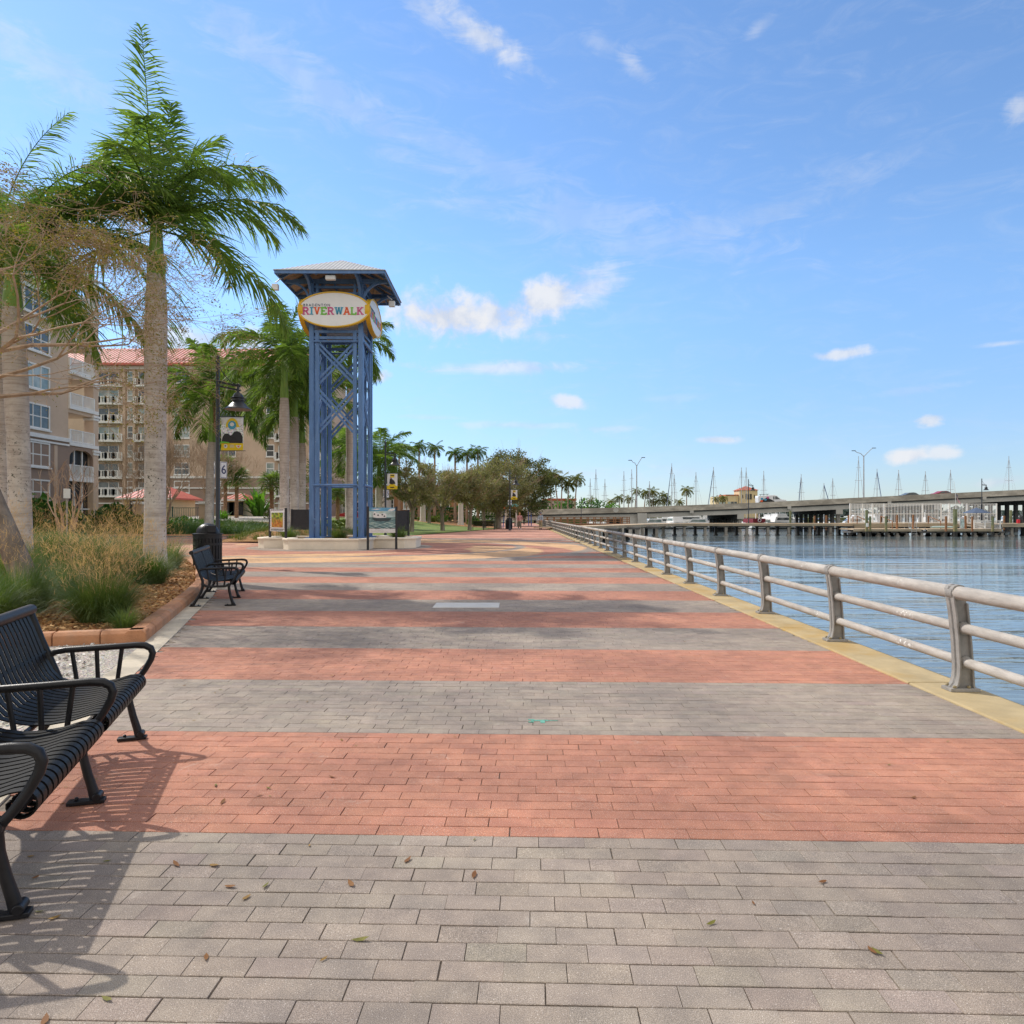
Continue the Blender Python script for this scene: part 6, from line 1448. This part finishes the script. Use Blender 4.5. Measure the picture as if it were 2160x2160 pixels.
for k in range(6):
    x = 5.5+2.8*k
    for y in (122.2,124): MB().box(x-.15,x+.15,y,y+.3,WATER_Z-.4,-.1).build('pile', K['pile_black'], t)
# raised dock, lower floats, fence, stairs
t = thing('dock', 'raised wooden dock carrying the tall white picket fence', 'dock')
b = MB(); b.box(54.05,78.4,114.3,119,.12,.27); b.build('deck', K['wood_top'], t); b = MB(); b.box(54.05,78.4,114.2,114.3,-.35,.26); b.build('fascia_board', K['wood_grey'], t); posts(t, [55.5+4.2*k for k in range(6)], 114.5, .2)
b = MB(); b.box(54.3,60,114.05,114.2,-.9,-.2); b.build('skirt_board', K['wood_grey'], t)
t = thing('dock', 'raised wooden dock at the right picture edge beyond the small railing', 'dock')
b = MB(); b.box(76.5,100,112.3,117,.12,.27); b.build('deck', K['wood_top'], t); b = MB(); b.box(76.5,100,112.2,112.3,-.3,.26); b.build('fascia_board', K['wood_grey'], t); posts(t, [77.8+4.2*k for k in range(5)], 112.5, .2)
for x0,x1,lab in ((xat(1800,109),xat(1943,109),'lower wooden landing with a swim ladder'),(xat(1956,109),xat(2113,109),'lower wooden landing under the dark umbrella')):
    t = thing('landing_stage', lab, 'landing', (0,0,0), 0, 'lower landings of the dock'); b = MB(); b.box(x0,x1,109,113.8,-.66,-.55); b.build('deck', K['wood_top'], t)
    b = MB(); b.box(x0,x1,108.92,109,-.92,-.56); b.build('fascia_board', K['wood_grey'], t); posts(t, [lerp(x0,x1,q) for q in (.06,.2,.34,.48,.62,.76,.9,.98)], 109.2, -.55, 2.6)
t = thing('picket_fence', 'tall white metal picket fence standing along the raised dock', 'fence', (xat(1793,117),117,.27)); w = xat(2102,117)-xat(1793,117); h = zat(1063,117)-.27
b = MB(); k = int(w/.24)
for i in range(k+1): b.box(w*i/k-.028,w*i/k+.028,-.02,.02,.1,h)
b.build('picket', K['white'], t); b = MB()
for z in (.1,h*.48,h): b.box(0,w,-.03,.03,z-.05,z+.05)
b.build('fence_rail', K['white'], t)
for px in (1793,1819,1840,1865,1946,1985,2002,2040,2102): x = xat(px,117)-xat(1793,117); MB().box(x-.08,x+.08,-.07,.07,-.05,h+.08).build('post', K['white'], t)
x0 = xat(2055,109.6); t = thing('dock_railing', 'low white railing on the landing below the umbrella', 'railing', (x0,109.6,-.55)); w = xat(2110,109.6)-x0
b = MB(); k = int(w/.16)
for i in range(k+1): b.box(w*i/k-.022,w*i/k+.022,-.02,.02,.1,1.25)
for z in (.1,1.25): b.box(0,w,-.03,.03,z-.04,z+.04)
b.build('picket', K['white'], t); 
for q in (0,.42,1): MB().box(w*q-.07,w*q+.07,-.06,.06,0,1.32).build('post', K['white'], t)
b = MB(); xa,xb = xat(1996,111), xat(2076,111)
for dz in (0,.35,1.05): b.bar((xa,111,.55+dz),(xb,111,-.5+dz),.08,.09)
b.bar((xa,111,.5),(xa,111,1.6),.08,.08); b.bar(((xa+xb)/2,111,0),((xa+xb)/2,111,1.1),.07,.07); b.bar((xb,111,-.5),(xb,111,.5),.08,.08)
tag(b.build('gangway', K['white']), 'white gangway sloping down to the landing by the umbrella', 'gangway')
def umb(label, px, y, z0, ze, zp, r):
    t = thing('patio_umbrella', label, 'umbrella', (xat(px,y),y,z0)); b = MB(); b.tube([(0,0,0),(0,0,zp-z0)],.04,8); b.build('pole', K['mast'], t)
    b = MB(); b.lathe([(r,ze-z0-.02),(r,ze-z0),(r*.5,lerp(ze,zp,.55)-z0),(.05,zp-z0),(0,zp-z0+.08)],0,0,8); b.build('canopy', K['umbrella'], t)
umb('dark blue umbrella over the right landing', 2060, 111.5, -.55, zat(1082,111.5), zat(1071,111.5), 1.95)
x,y = xat(1928,108.7),108.7; b = MB()
for s in (-.4,.4): b.tube([(x+s,109.4,-.4),(x+s,109.3,.55),(x+s,109.0,.6),(x+s,108.75,.3),(x+s,108.7,-1.9)],.035,6)
for k in range(5): b.bar((x-.4,108.7,-.7-.25*k),(x+.4,108.7,-.7-.25*k),.05,.05)
tag(b.build('swim_ladder', K['mast']), 'metal swim ladder on the edge of the left landing', 'ladder')
PIL = [(1828,1076,.19,'green','tall green topped piling at the left landing with a white plate'),(1835.5,1089,.15,'dark','shorter piling beside the tall green topped one'),(1869,1089,.17,'green','green piling before the left landing, middle of the fence'),(1892,1086,.15,'brown','brown piling standing in the left landing'),(1926,1086,.14,'brown','piling behind the swim ladder'),
  (1995.5,1089,.16,'brown','brown piling left of the flag piling'),(2015,1074,.27,'green','thickest tall piling carrying the flag'),(2036.5,1088,.17,'brown','brown piling between the flag and the umbrella'),(2051,1089,.14,'brown','piling behind the sloping gangway'),(2094,1089,.16,'green','green piling inside the low white railing'),(2118,1088,.14,'brown','orange brown piling right of the white fence end'),(2132,1076,.19,'green','tall pale green piling at the right picture edge'),
  (1667,1077,.17,'green','tall pale green piling behind the pier, left of the bridge columns'),(1718,1088,.13,'brown','yellowish piling before the bridge columns'),(1743,1087,.13,'brown','right one of two yellowish pilings before the bridge columns'),(1790,1087,.14,'brown','brown piling just left of the white fence'),(1799,1089,.12,'brown','thin brown piling at the white fence left end')]
for px,top,r,c,lab in PIL:
    y = 108.2 if top in (1089,1074,1076) and 1820 < px < 2110 else (118.5 if px < 1800 or px > 2110 else 110.5); zt_ = zat(top,y)
    t = thing('piling', lab, 'piling', (xat(px,y),y,0), 0, 'wooden mooring pilings'); b = MB(); b.tube([(0,0,-.9),(0,0,zt_)],r*1.05,10); b.build('shaft', K['pile_green'] if c != 'brown' else K['wood_brown'], t)
    b = MB(); b.tube([(0,0,WATER_Z-.5),(0,0,-.9)],r*1.08,10); b.build('wet_base', K['pile_black'], t)
    if px == 1828: b = MB(); b.box(-.17,.17,-.25,-.19,-.2,.35); b.build('plate', K['white'], t)
# stairs rails in brown wood
for px,lab in ((1808,'brown stair rail at the left end of the white fence'),(1858,'brown stair rail left of the middle fence post'),(1958,'brown stair rail beside the flag side landing')):
    x = xat(px,113); b = MB(); b.bar((x,113,.2),(x,113,1.45),.1,.1); b.bar((x,113,1.4),(x+.75,111,.6),.09,.1); b.bar((x+.75,111,-.55),(x+.75,111,.65),.1,.1); tag(b.build('stair_rail', K['wood_brown']), lab, 'stair rail')
# flag
t = thing('flagpole', 'thin white flagpole with a striped flag standing on the thick piling', 'flagpole', (xat(2015.5,108.2),108.2,zat(1074,108.2))); b = MB(); b.tube([(0,0,-.1),(0,0,2.6),(-.25,0,4.2)],.025,6); b.build('pole', K['white'], t)
K['flag_red'] = mat('flag_red', (.50,.02,.035), .8, .1); K['flag_blue'] = mat('flag_blue', (.02,.03,.16), .8, .1)
def flagpt(u, v): return (.05+.95*u*.62+.10*v, -.12*math.sin(u*7+v*2), 2.35-.62*u*1.9-.55*v+.06*math.sin(u*6))
b = MB(); ns = 13
for j in range(ns):
    for i in range(10):
        blue = j < 7 and i < 4; b.mi = 2 if blue else (0 if j % 2 == 0 else 1)
        b.add([flagpt(i/10,j/ns*1.3),flagpt((i+1)/10,j/ns*1.3),flagpt((i+1)/10,(j+1)/ns*1.3),flagpt(i/10,(j+1)/ns*1.3)],[(0,1,2,3)])
b.build('flag', [K['flag_red'],K['print_white'],K['flag_blue']], t)
b = MB(); b.lathe([(.24,0),(.24,.55),(.2,.6)],xat(2148,113.5),113.5,10); o = b.build('red_bucket', K['flag_red']); o.location.z = .27; tag(o,'red bucket on the dock at the right picture edge','bucket')
b = MB(); b.lathe([(.3,0),(.36,.5),(.3,.9),(.1,1.3),(0,1.35)],xat(2152.5,114.2),114.2,10); o = b.build('black_sack', K['print_black']); o.location.z = .27; tag(o,'black sack behind the red bucket','sack')
b = MB(); q = xat(2029.5,109.6); b.prism([(-.33,0),(.33,0),(.33,1.55),(-.33,1.55)],-.05,.05,lambda x,z,y:(q+x,109.6+y,z-.55)); f = b.build('notice_board', K['mast']); tag(f,'grey framed notice board on the landing beside the flag piling','notice board')
b = MB(); b.prism([(-.26,.15),(.26,.15),(.26,1.45),(-.26,1.45)],-.06,-.045,lambda x,z,y:(q+x,109.6+y,z-.55)); b.build('sheet', K['art_sky'], f)
b = MB(); b.tube([(-1.9,0,0),(-1.4,0,.0),(0,0,.02),(1.4,0,.0),(1.9,0,.05)],[.05,.22,.27,.22,.05],10); o = b.build('kayak', K['art_wave']); o.scale = (1,1,.7); o.location = (xat(1988,110.5),110.5,-.3); tag(o,'pale green kayak lying on the landing','kayak')
for px,pt,lab in ((1579,1010,'dark bell lamp on the pier before the cream tower'),(2071,1009,'dark bell lamp on the dock behind the umbrella'),(1226,1048,'far dark lamp on the boardwalk by the masts')):
    y = 115.6 if px != 1226 else 124; src = [o for o in COL.objects if o.name == 'street_lamp'][0]; d = dup(src, (xat(px,y),y,.1), 0, lab, 'dark bell lamps along the docks'); zz = (zat(pt,y)-.1)/6.1; d.scale = (max(1.0,zz*.98),max(1,zz*.98),zz)
    for ch in list(d.children):
        if ch.name.startswith('number_plate'):
            for c2 in list(ch.children): bpy.data.objects.remove(c2)
            bpy.data.objects.remove(ch)

# ------------------------------------------------------------------ boats
def hull(b, L, Wd, z0, h, n=9, bowrise=.35, flare=1.0):
    rings = []
    for i in range(n+1):
        q = i/n; x = -L/2+L*q; w = Wd/2*(1 if q < .45 else max(.02, math.cos((q-.45)/.55*PI/2)**.75)); zt = z0+h*(1+bowrise*max(0,q-.3)**1.5)
        rings += [(x,-w,zt),(x,-w*.82,z0+h*.3),(x,-w*.25,z0-.25),(x,w*.25,z0-.25),(x,w*.82,z0+h*.3),(x,w,zt)]
    fs = [(6*i+j,6*i+6+j,6*i+7+j,6*i+1+j) for i in range(n) for j in range(5)] + [(6*i+5,6*i+11,6*i+6,6*i) for i in range(n)] + [(0,1,2,3,4,5)]
    b.add(rings, fs)
def motorboat(label, px, y, L, hd, kind, hm='boat_white'):
    t = thing('motor_boat', label, 'motor boat', (xat(px,y),y,WATER_Z), R(hd), 'motor boats moored beyond the bridge'); Wd = L*.30; h = L*.13
    b = MB(); hull(b, L, Wd, .1, h); b.build('hull', K[hm], t, True, angle=30)
    b = MB(); z = .1+h*1.03; c = .85+.03*L
    b.prism([(-L*.30,z),(L*.24,z),(L*.12,z+c),(-L*.26,z+c*1.05)],-Wd*.36,Wd*.36,lambda u,zz,v:(u,v,zz)); b.build('cabin', K['boat_white'], t, bevel=.06)
    b = MB(); 
    for s in (1,-1): b.prism([(-L*.24,z+c*.35),(L*.15,z+c*.35),(L*.11,z+c*.8),(-L*.23,z+c*.8)],s*Wd*.36-.015,s*Wd*.36+.02,lambda u,zz,v:(u,v,zz))
    b.add([(L*.215,-Wd*.3,z+c*.2),(L*.215,Wd*.3,z+c*.2),(L*.14,Wd*.3,z+c*.88),(L*.14,-Wd*.3,z+c*.88)],[(0,1,2,3)]); b.build('window', K['glass'], t)
    b = MB()
    if kind: 
        b.prism([(-L*.22,z+c),(L*.04,z+c),(L*.0,z+c+.75),(-L*.21,z+c+.75)],-Wd*.3,Wd*.3,lambda u,zz,v:(u,v,zz)); b.box(-L*.25,L*.02,-Wd*.32,Wd*.32,z+c+1.75,z+c+1.85)
        for u in (-L*.22,-.02*L):
            for s in (-1,1): b.bar((u,s*Wd*.28,z+c+.7),(u,s*Wd*.28,z+c+1.76),.06,.06)
    b.box(-L*.2,-L*.17,-.05,.05,z+c,z+c+1.3); b.build('flybridge', K['boat_white'], t)
    b = MB(); 
    for s in (1,-1): b.tube([(L*.08,s*Wd*.42,z+.55),(L*.30,s*Wd*.32,z+.62),(L*.48,s*.08,z+.75)],.025,5)
    b.build('bow_rail', K['mast'], t); return t
MBT = [(1374,170,9,200,0,'white motor boat with its bow to the left by the abutment'),(1400,176,10,170,1,'white flybridge boat right of the abutment'),(1422,172,11,95,1,'white boat seen end on behind the pier left of the bridge columns'),(1447,178,13,180,1,'large white houseboat with a dark window'),(1470,174,9,160,0,'low white boat right of the houseboat'),(1487,178,11,150,1,'white boat just left of the bridge columns'),
 (1588,172,9,95,0,'white boat stern on behind the pier lamp'),(1614,171,8.5,15,0,'white speedboat with a dark stripe right of the pier lamp'),(1632,180,11,30,1,'flybridge boat behind the white speedboat'),(1652,171,12,20,1,'large white cruiser left of the tall pale piling'),(1676,178,10,60,0,'white boat behind the tall pale piling'),(1800,172,10,170,1,'white boat with a blue canopy behind the white fence left end'),(1834,170,12,110,1,'big white boat behind the tall green piling'),(1858,176,11,60,1,'white boat with tall rigging behind the middle of the fence'),(1960,180,11,30,0,'white boat behind the fence by the brown stairs'),(1985,176,10,150,1,'white boat behind the gangway'),(2050,178,13,170,0,'long low boat behind the umbrella'),(2135,176,13,170,0,'cream cruiser between the bridge columns at the right picture edge'),
 (1318,168,8,20,0,'small boat left of the abutment under the bridge'),(1290,172,8,160,0,'small boat behind the boardwalk fence')]
for px,y,L,hd,kd,lab in MBT: motorboat(lab, px, y, L, hd, kd)
o = [q for q in COL.objects if q.get('label') == MBT[6][5]][0]
b = MB(); b.box(-3.6,2.2,-1.5,1.5,1.5,2.5); b.build('red_canopy', K['boat_red'], o); b = MB(); b.tube([(-1.55+.0,.35*math.cos(2*PI*i/14),2.1+.35*math.sin(2*PI*i/14)) for i in range(15)],.09,6); lr = b.build('life_ring', K['print_white'], o); lr.location = (-2.2,0,0)
MASTS = [(1245,1009,8,'thin pale mast left of the first tall mast over the bridge'),(1257,990,11,'first tall mast right of the coconut palms'),(1276,1010,9,'slim mast with spreaders right of the first tall one'),(1316,994,11,'mast with stays left of the bridge lamp'),(1332.5,990,11,'mast just left of the bridge lamp pole'),(1370,1015,8,'short mast among the palms right of the bridge lamp'),(1417,977,13,'tallest mast of the left half, in a cluster'),(1422.5,1001,10,'lower mast crossing the tallest one'),(1468,996,11,'mast between the tallest one and the boom'),(1505,985,12,'mast with a long slanted stay left of the cream building'),
 (1564,986,12,'mast rising left of the cream tower roof'),(1574,986,12,'pale mast rising at the cream tower roof'),(1611,993,11,'thin mast above the white van'),(1690,1000,12,'mast with a blue slanted sail cover right of the van'),(1738,1019,9,'short mast with one stay over the bridge'),(1756.5,1009,10,'mast right of the short one over the bridge'),(1811,962,15,'tall mast touching the bridge light pole'),(1850,989,12,'mast right of the second bridge light with a slanted stay'),(1895.5,991,12,'mast left of the dark grey car'),(1952,994,12,'lone thin mast between the two cars'),(2005,991,12,'mast above the red car'),(2128,962,15,'mast at the right picture edge')]
for px,top,L,lab in MASTS:
    y = 186 + (hash(lab) % 1) ; h = zat(top,y)-WATER_Z
    t = thing('sailboat', lab, 'sailboat', (xat(px,y),y,WATER_Z), R(rnd.choice([78,95,262,283])), 'sailboats moored beyond the bridge'); b = MB(); hull(b, L, L*.28, .1, 1.0); b.build('hull', K['boat_white'] if rnd.random() < .75 else K['boat_blue'], t, True, angle=30)
    b = MB(); b.prism([(-L*.2,1.1),(L*.15,1.1),(L*.08,1.6),(-L*.2,1.65)],-L*.08,L*.08,lambda u,zz,v:(u,v,zz)); b.build('cabin', K['boat_white'], t)
    b = MB(); b.tube([(0,0,1.0),(0,0,h*.6),(0,0,h)],[.10,.09,.07],6); ms_ = b.build('mast', K['mast'], t)
    b = MB(); b.tube([(0,-.9,h*.66),(0,.9,h*.66)],.04,4); b.tube([(0,-.6,h*.84),(0,.6,h*.84)],.035,4); b.build('spreader', K['mast'], ms_)
    b = MB(); b.tube([(-.1,0,2.3),(-L*.38,0,2.35)],.16,6); b.build('boom', K['boat_blue'], t)
    b = MB(); sw = .035
    for q in ((L*.48,0,1.3),(-L*.48,0,1.2),(0,L*.13,1.2),(0,-L*.13,1.2)): b.tube([q,(0,0,h*.97)],.022,3)
    b.build('stay', K['mast'], t)
    if any(w in lab for w in ('slanted','one stay','cluster')): b = MB(); b.tube([(L*.48,0,1.5),(.05,0,h*.95)],.09,6); b.build('furled_sail', K['boat_blue'], t)
# marina buildings
y = 236; xl,xr = xat(1560,y), xat(1598,y); t = thing('cream_tower_building', 'cream tower building with red tiled roof and arched windows behind the bridge', 'building', ((xl+xr)/2,y,.9)); w = (xr-xl)/2; h = zat(1034,y)-.9
b = MB(); b.box(-w,w,0,2*w,-.5,h); b.box(-w-.15,w+.15,-.15,2*w+.15,h*.52,h*.55); b.build('wall', K['cream'], t)
b = MB(); b.add([(-w-.4,-.4,h),(w+.4,-.4,h),(w+.4,2*w+.4,h),(-w-.4,2*w+.4,h),(0,w,h+1.5)],[(0,1,4),(1,2,4),(2,3,4),(3,0,4),(3,2,1,0)]); b.build('roof', K['tile_red'], t)
for u in (-.75,.0,.75):
    b = MB(); b.prism([(u-.27,h*.66),(u+.27,h*.66),(u+.27,h*.84)]+[(u+.27*math.cos(R(a)),h*.84+.3*math.sin(R(a))) for a in range(30,180,30)]+[(u-.27,h*.84)],-.06,.02,lambda x,z,v:(x,v,z)); b.build('arched_window', K['screen'], t)
for u in (-1.9,1.9): b = MB(); b.box(u-.15,u+.15,-.05,.02,h*.7,h*.83); b.build('window', K['screen'], t)
for u in (-2.0,): b = MB(); b.box(u-.3,u+.3,-.05,.02,h*.28,h*.46); b.build('window', K['screen'], t)
text_mesh('PIER', 1.45, K['print_black'], 'lettering', t, (-.25,-.12,h*.40), bold=.03, depth=.02); text_mesh('22', 1.45, K['flag_red'], 'lettering', t, (1.95,-.12,h*.40), bold=.03, depth=.02)
b = MB(); b.box(-.9,2.2,-.12,-.02,h*.24,h*.27); b.build('name_strip', K['print_black'], t)
xl,xr = xat(1514,y), xat(1559,y); t = thing('cream_building', 'long low cream building joined to the red roofed tower, behind the bridge', 'building', (xl,y+1,.9)); h = zat(1047,y)-.9; b = MB(); b.box(0,xr-xl,0,8,-.5,h); b.box((xr-xl)*.42,xr-xl,-.3,8,-.5,h+.3); b.build('wall', K['cream'], t)
b = MB(); b.box((xr-xl)*.42-.1,xr-xl,-.5,8,h+.3,h+.6); b.build('parapet', K['tile_red'], t)
for q in (.1,.25,.5,.65,.8): b = MB(); b.box((xr-xl)*q,(xr-xl)*q+.9,-.36,.02,h*.45,h*.75); b.build('window', K['glass'], t)
y = 232; xl,xr = xat(1148,y), xat(1214,y); t = thing('pink_building', 'pinkish building with orange roof edge behind the coconut palms', 'building', (xl,y,.9)); h = zat(1056,y)-.9; b = MB(); b.box(0,xr-xl,0,8,-.5,h); b.build('wall', mat('pink_wall',(.50,.38,.33),.85,.06,.5), t)
b = MB(); b.box(-.3,xr-xl+.3,-.3,8.3,h,h+.7); b.build('roof', K['tile_red'], t)
for q in (.2,.4,.6,.8): b = MB(); b.box((xr-xl)*q,(xr-xl)*q+1.0,-.05,.02,h*.6,h*.82); b.build('window', K['screen'], t)

# ------------------------------------------------------------------ people
def skinned(name, nodes, edges, m, par, sub=2):
    me = bpy.data.meshes.new(name); me.from_pydata([n[0] for n in nodes], edges, []); o = bpy.data.objects.new(name, me); COL.objects.link(o); o.parent = par
    sk = o.modifiers.new('skin','SKIN'); sk.use_smooth_shade = True
    for v,n in zip(me.skin_vertices[0].data, nodes): v.radius = (n[1], n[2] if len(n) > 2 else n[1])
    me.skin_vertices[0].data[0].use_root = True
    o.modifiers.new('sub','SUBSURF').levels = sub; o.modifiers['sub'].render_levels = sub; me.materials.append(m); return o
def person(label, x, y, rz, shirt, pants, hair, shoe, step=.16, arms=((.1,-.02),(-.05,.02)), cap=None, sc=1.0, bag=False):
    t = thing('person', label, 'person', (x,y,.0), rz); t.scale = (sc,)*3
    hipz, kz = .92, .50
    N_ = [((0,0,.98),.13,.10),((0,0,1.18),.12,.095),((0,-.01,1.38),.155,.10),((0,-.01,1.50),.055),((0,-.015,1.575),.058),((0,-.02,1.66),.088,.10),((0,-.015,1.735),.07,.085)]
    E_ = [(0,1),(1,2),(2,3),(3,4),(4,5),(5,6)]
    def add(par, co, *r): N_.append((co,)+r); E_.append((par,len(N_)-1)); return len(N_)-1
    for s,st,(ax,ay) in ((1,step,arms[0]),(-1,-step,arms[1])):
        a = add(0,(s*.10,0,.88),.10); k = add(a,(s*.105,-st*.6-.03,kz),.068); f = add(k,(s*.11,-st+.04*(st<0),.10),.045); add(f,(s*.115,-st-.13,.045),.038,.05)
        sh = add(2,(s*.20,-.01,1.42),.065); el = add(sh,(s*.25,st*.45+ay,1.14),.045); wr = add(el,(s*.235+ax*0,st*.6+ay-.10,.90),.034); h1 = add(wr,(s*.23,st*.62+ay-.13,.83),.04,.022); add(h1,(s*.225,st*.62+ay-.15,.76),.026,.016); add(h1,(s*.19,st*.62+ay-.17,.80),.012)
    skinned('body', N_, E_, K['skin'], t)
    top = [((0,0,1.02),.155,.125),((0,0,1.2),.145,.12),((0,-.01,1.38),.175,.125),((0,-.01,1.455),.10)]; te = [(0,1),(1,2),(2,3)]
    top.insert(0,((0,0,.90),.16,.13)); te = [(0,1),(1,2),(2,3),(3,4)]
    for s,st,(ax,ay) in ((1,step,arms[0]),(-1,-step,arms[1])):
        i = len(top); top += [((s*.205,-.01,1.42),.085),((s*.255,st*.45+ay,1.14),.066),((s*.238,st*.6+ay-.10,.92),.05)]; te += [(3,i),(i,i+1),(i+1,i+2)]
    skinned('shirt', top, te, shirt, t)
    pn = [((0,0,.94),.15,.12)]; pe = []
    for s,st in ((1,step),(-1,-step)):
        i = len(pn); pn += [((s*.105,0,.84),.115),((s*.108,-st*.6-.03,kz),.088),((s*.11,-st+.04*(st<0),.12),.07)]; pe += [(0,i),(i,i+1),(i+1,i+2)]
    skinned('trousers', pn, pe, pants, t)
    for s,st in ((1,step),(-1,-step)):
        yy = -st+.04*(st<0); b = MB(); b.tube([(s*.11,yy+.08,.05),(s*.112,yy,.06),(s*.115,yy-.14,.045),(s*.116,yy-.20,.035)],[.05,.06,.05,.03],8); b.build('shoe', shoe, t, True)
    if hair: 
        b = MB(); b.lathe([(.104,1.60),(.112,1.68),(.10,1.76),(.05,1.80),(0,1.81)],0,.02,12); b.tube([(0,.07,1.72),(0,.09,1.55),(0,.08,1.42)],[.08,.09,.05],8); b.build('hair', hair, t, True)
    if cap:
        b = MB(); b.lathe([(.112,1.70),(.115,1.74),(.09,1.80),(0,1.825)],0,-.01,14); b.prism([(-.08,-.1),(.08,-.1),(.06,-.21),(-.06,-.21)],1.70,1.715); b.build('cap', cap, t, True)
    b = MB()
    for s in (-.035,.035): b.lathe([(0,1.675),(.011,1.68),(0,1.69)],s,-.118,6)
    b.build('eye', K['print_black'], t); b = MB(); b.add([(-.014,-.112,1.65),(.014,-.112,1.65),(0,-.142,1.652),(0,-.112,1.69)],[(0,1,2),(0,2,3),(1,3,2)]); b.build('nose', K['skin'], t)
    b = MB(); b.box(-.025,.025,-.119,-.105,1.618,1.626); b.build('mouth', mat('lips',(.35,.12,.10),.6), t); return t
K['cloth_pink'] = mat('pink_shirt', (.52,.26,.26), .9, .2, 30); K['cloth_camo'] = mat('camo_trousers', (.17,.16,.12), .9, .4, 20); K['cloth_black'] = mat('black_cloth', (.02,.02,.022), .9, .2, 10)
K['cloth_blue'] = mat('grey_blue_shirt', (.36,.41,.48), .9, .08, 8); K['khaki'] = mat('khaki', (.34,.27,.16), .9, .1, 8); K['hair_red'] = mat('reddish_hair', (.40,.17,.05), .7, .2, 20); K['hair_dark'] = mat('dark_hair', (.05,.03,.02), .7, .2, 20); K['cap_blue'] = mat('navy_cap', (.05,.06,.14), .8, .1)
gx,gy = ground_at(1096,1117); person('woman in a pink shirt and patterned trousers walking towards the camera', gx, gy, R(4), K['cloth_pink'], K['cloth_camo'], K['hair_red'], K['print_white'])
gx,gy = ground_at(1105.5,1107.3); person('person dressed all in black walking behind the woman in pink', gx, gy, R(2), K['cloth_black'], K['cloth_black'], K['hair_dark'], K['cloth_black'], -.15)
gx,gy = ground_at(1140.5,1116.8); person('man in a pale blue shirt, khaki trousers and dark cap standing by the railing', gx, gy, R(-25), K['cloth_blue'], K['khaki'], None, K['cloth_black'], .05, ((0,-.08),(0,-.08)), K['cap_blue'])

# ------------------------------------------------------------------ fallen leaves
LM = [leaf_mat('dry_leaf', (.20,.11,.03), (.33,.20,.05), .15, .7, 8), leaf_mat('olive_leaf', (.11,.11,.02), (.20,.18,.03), .15, .7, 8), leaf_mat('rust_leaf', (.17,.07,.025), (.24,.11,.03), .15, .7, 8)]
src = []
for i in range(6):
    b = MB(); L, w, c = rnd.uniform(.028,.042), rnd.uniform(.008,.013), rnd.uniform(.004,.012)
    pts = [(-L,0,c),(-L*.4,w,.002),(L*.3,w*.9,.001),(L,0,c*.7),(L*.3,-w*.9,c*.5),(-L*.4,-w,c*.6),(0,0,.0)]
    b.add(pts, [(0,6,1),(1,6,2),(2,6,3),(3,6,4),(4,6,5),(5,6,0)]); o = b.build('fallen_leaf', LM[i%3], None, True); src.append(o)
LPX = [(115,1938,0),(85,1925,1),(470,1693,0),(547,1679,0),(455,1658,1),(860,1816,0),(740,1866,2),(435,2022,2),(225,2110,0),(95,2155,0),(485,1872,2),(1000,1848,2),(760,1985,0),(1850,2010,0),(1735,1862,0),(1840,2008,1),(372,1825,1),(452,1827,0),(520,1895,1),(560,1870,0),(1500,1950,0),(700,1640,1),(970,1645,2)]
k = 0
def drop(x, y, s, o=None):
    global k
    q = (src[k%6] if k < 6 else src[rnd.randrange(6)].copy())
    if k >= 6: COL.objects.link(q)
    q.location = (x, y, .004); q.rotation_euler = (rnd.uniform(-.15,.15), rnd.uniform(-.15,.15), rnd.uniform(0,6.3)); q.scale = (s,s,s); k += 1
    tag(q, 'small dry leaf lying on the paving', 'leaf', 'dry leaves scattered on the paving')
for px,py,c in LPX: x,y = ground_at(px,py); drop(x, y, rnd.uniform(.55,.85))
for i in range(90):
    y = rnd.uniform(2.3,14); e = brick_edge(y); x = e + abs(rnd.gauss(0,1.3)) - .25 if i % 3 else rnd.uniform(e,3.0); drop(x, y, rnd.uniform(.3,.6))
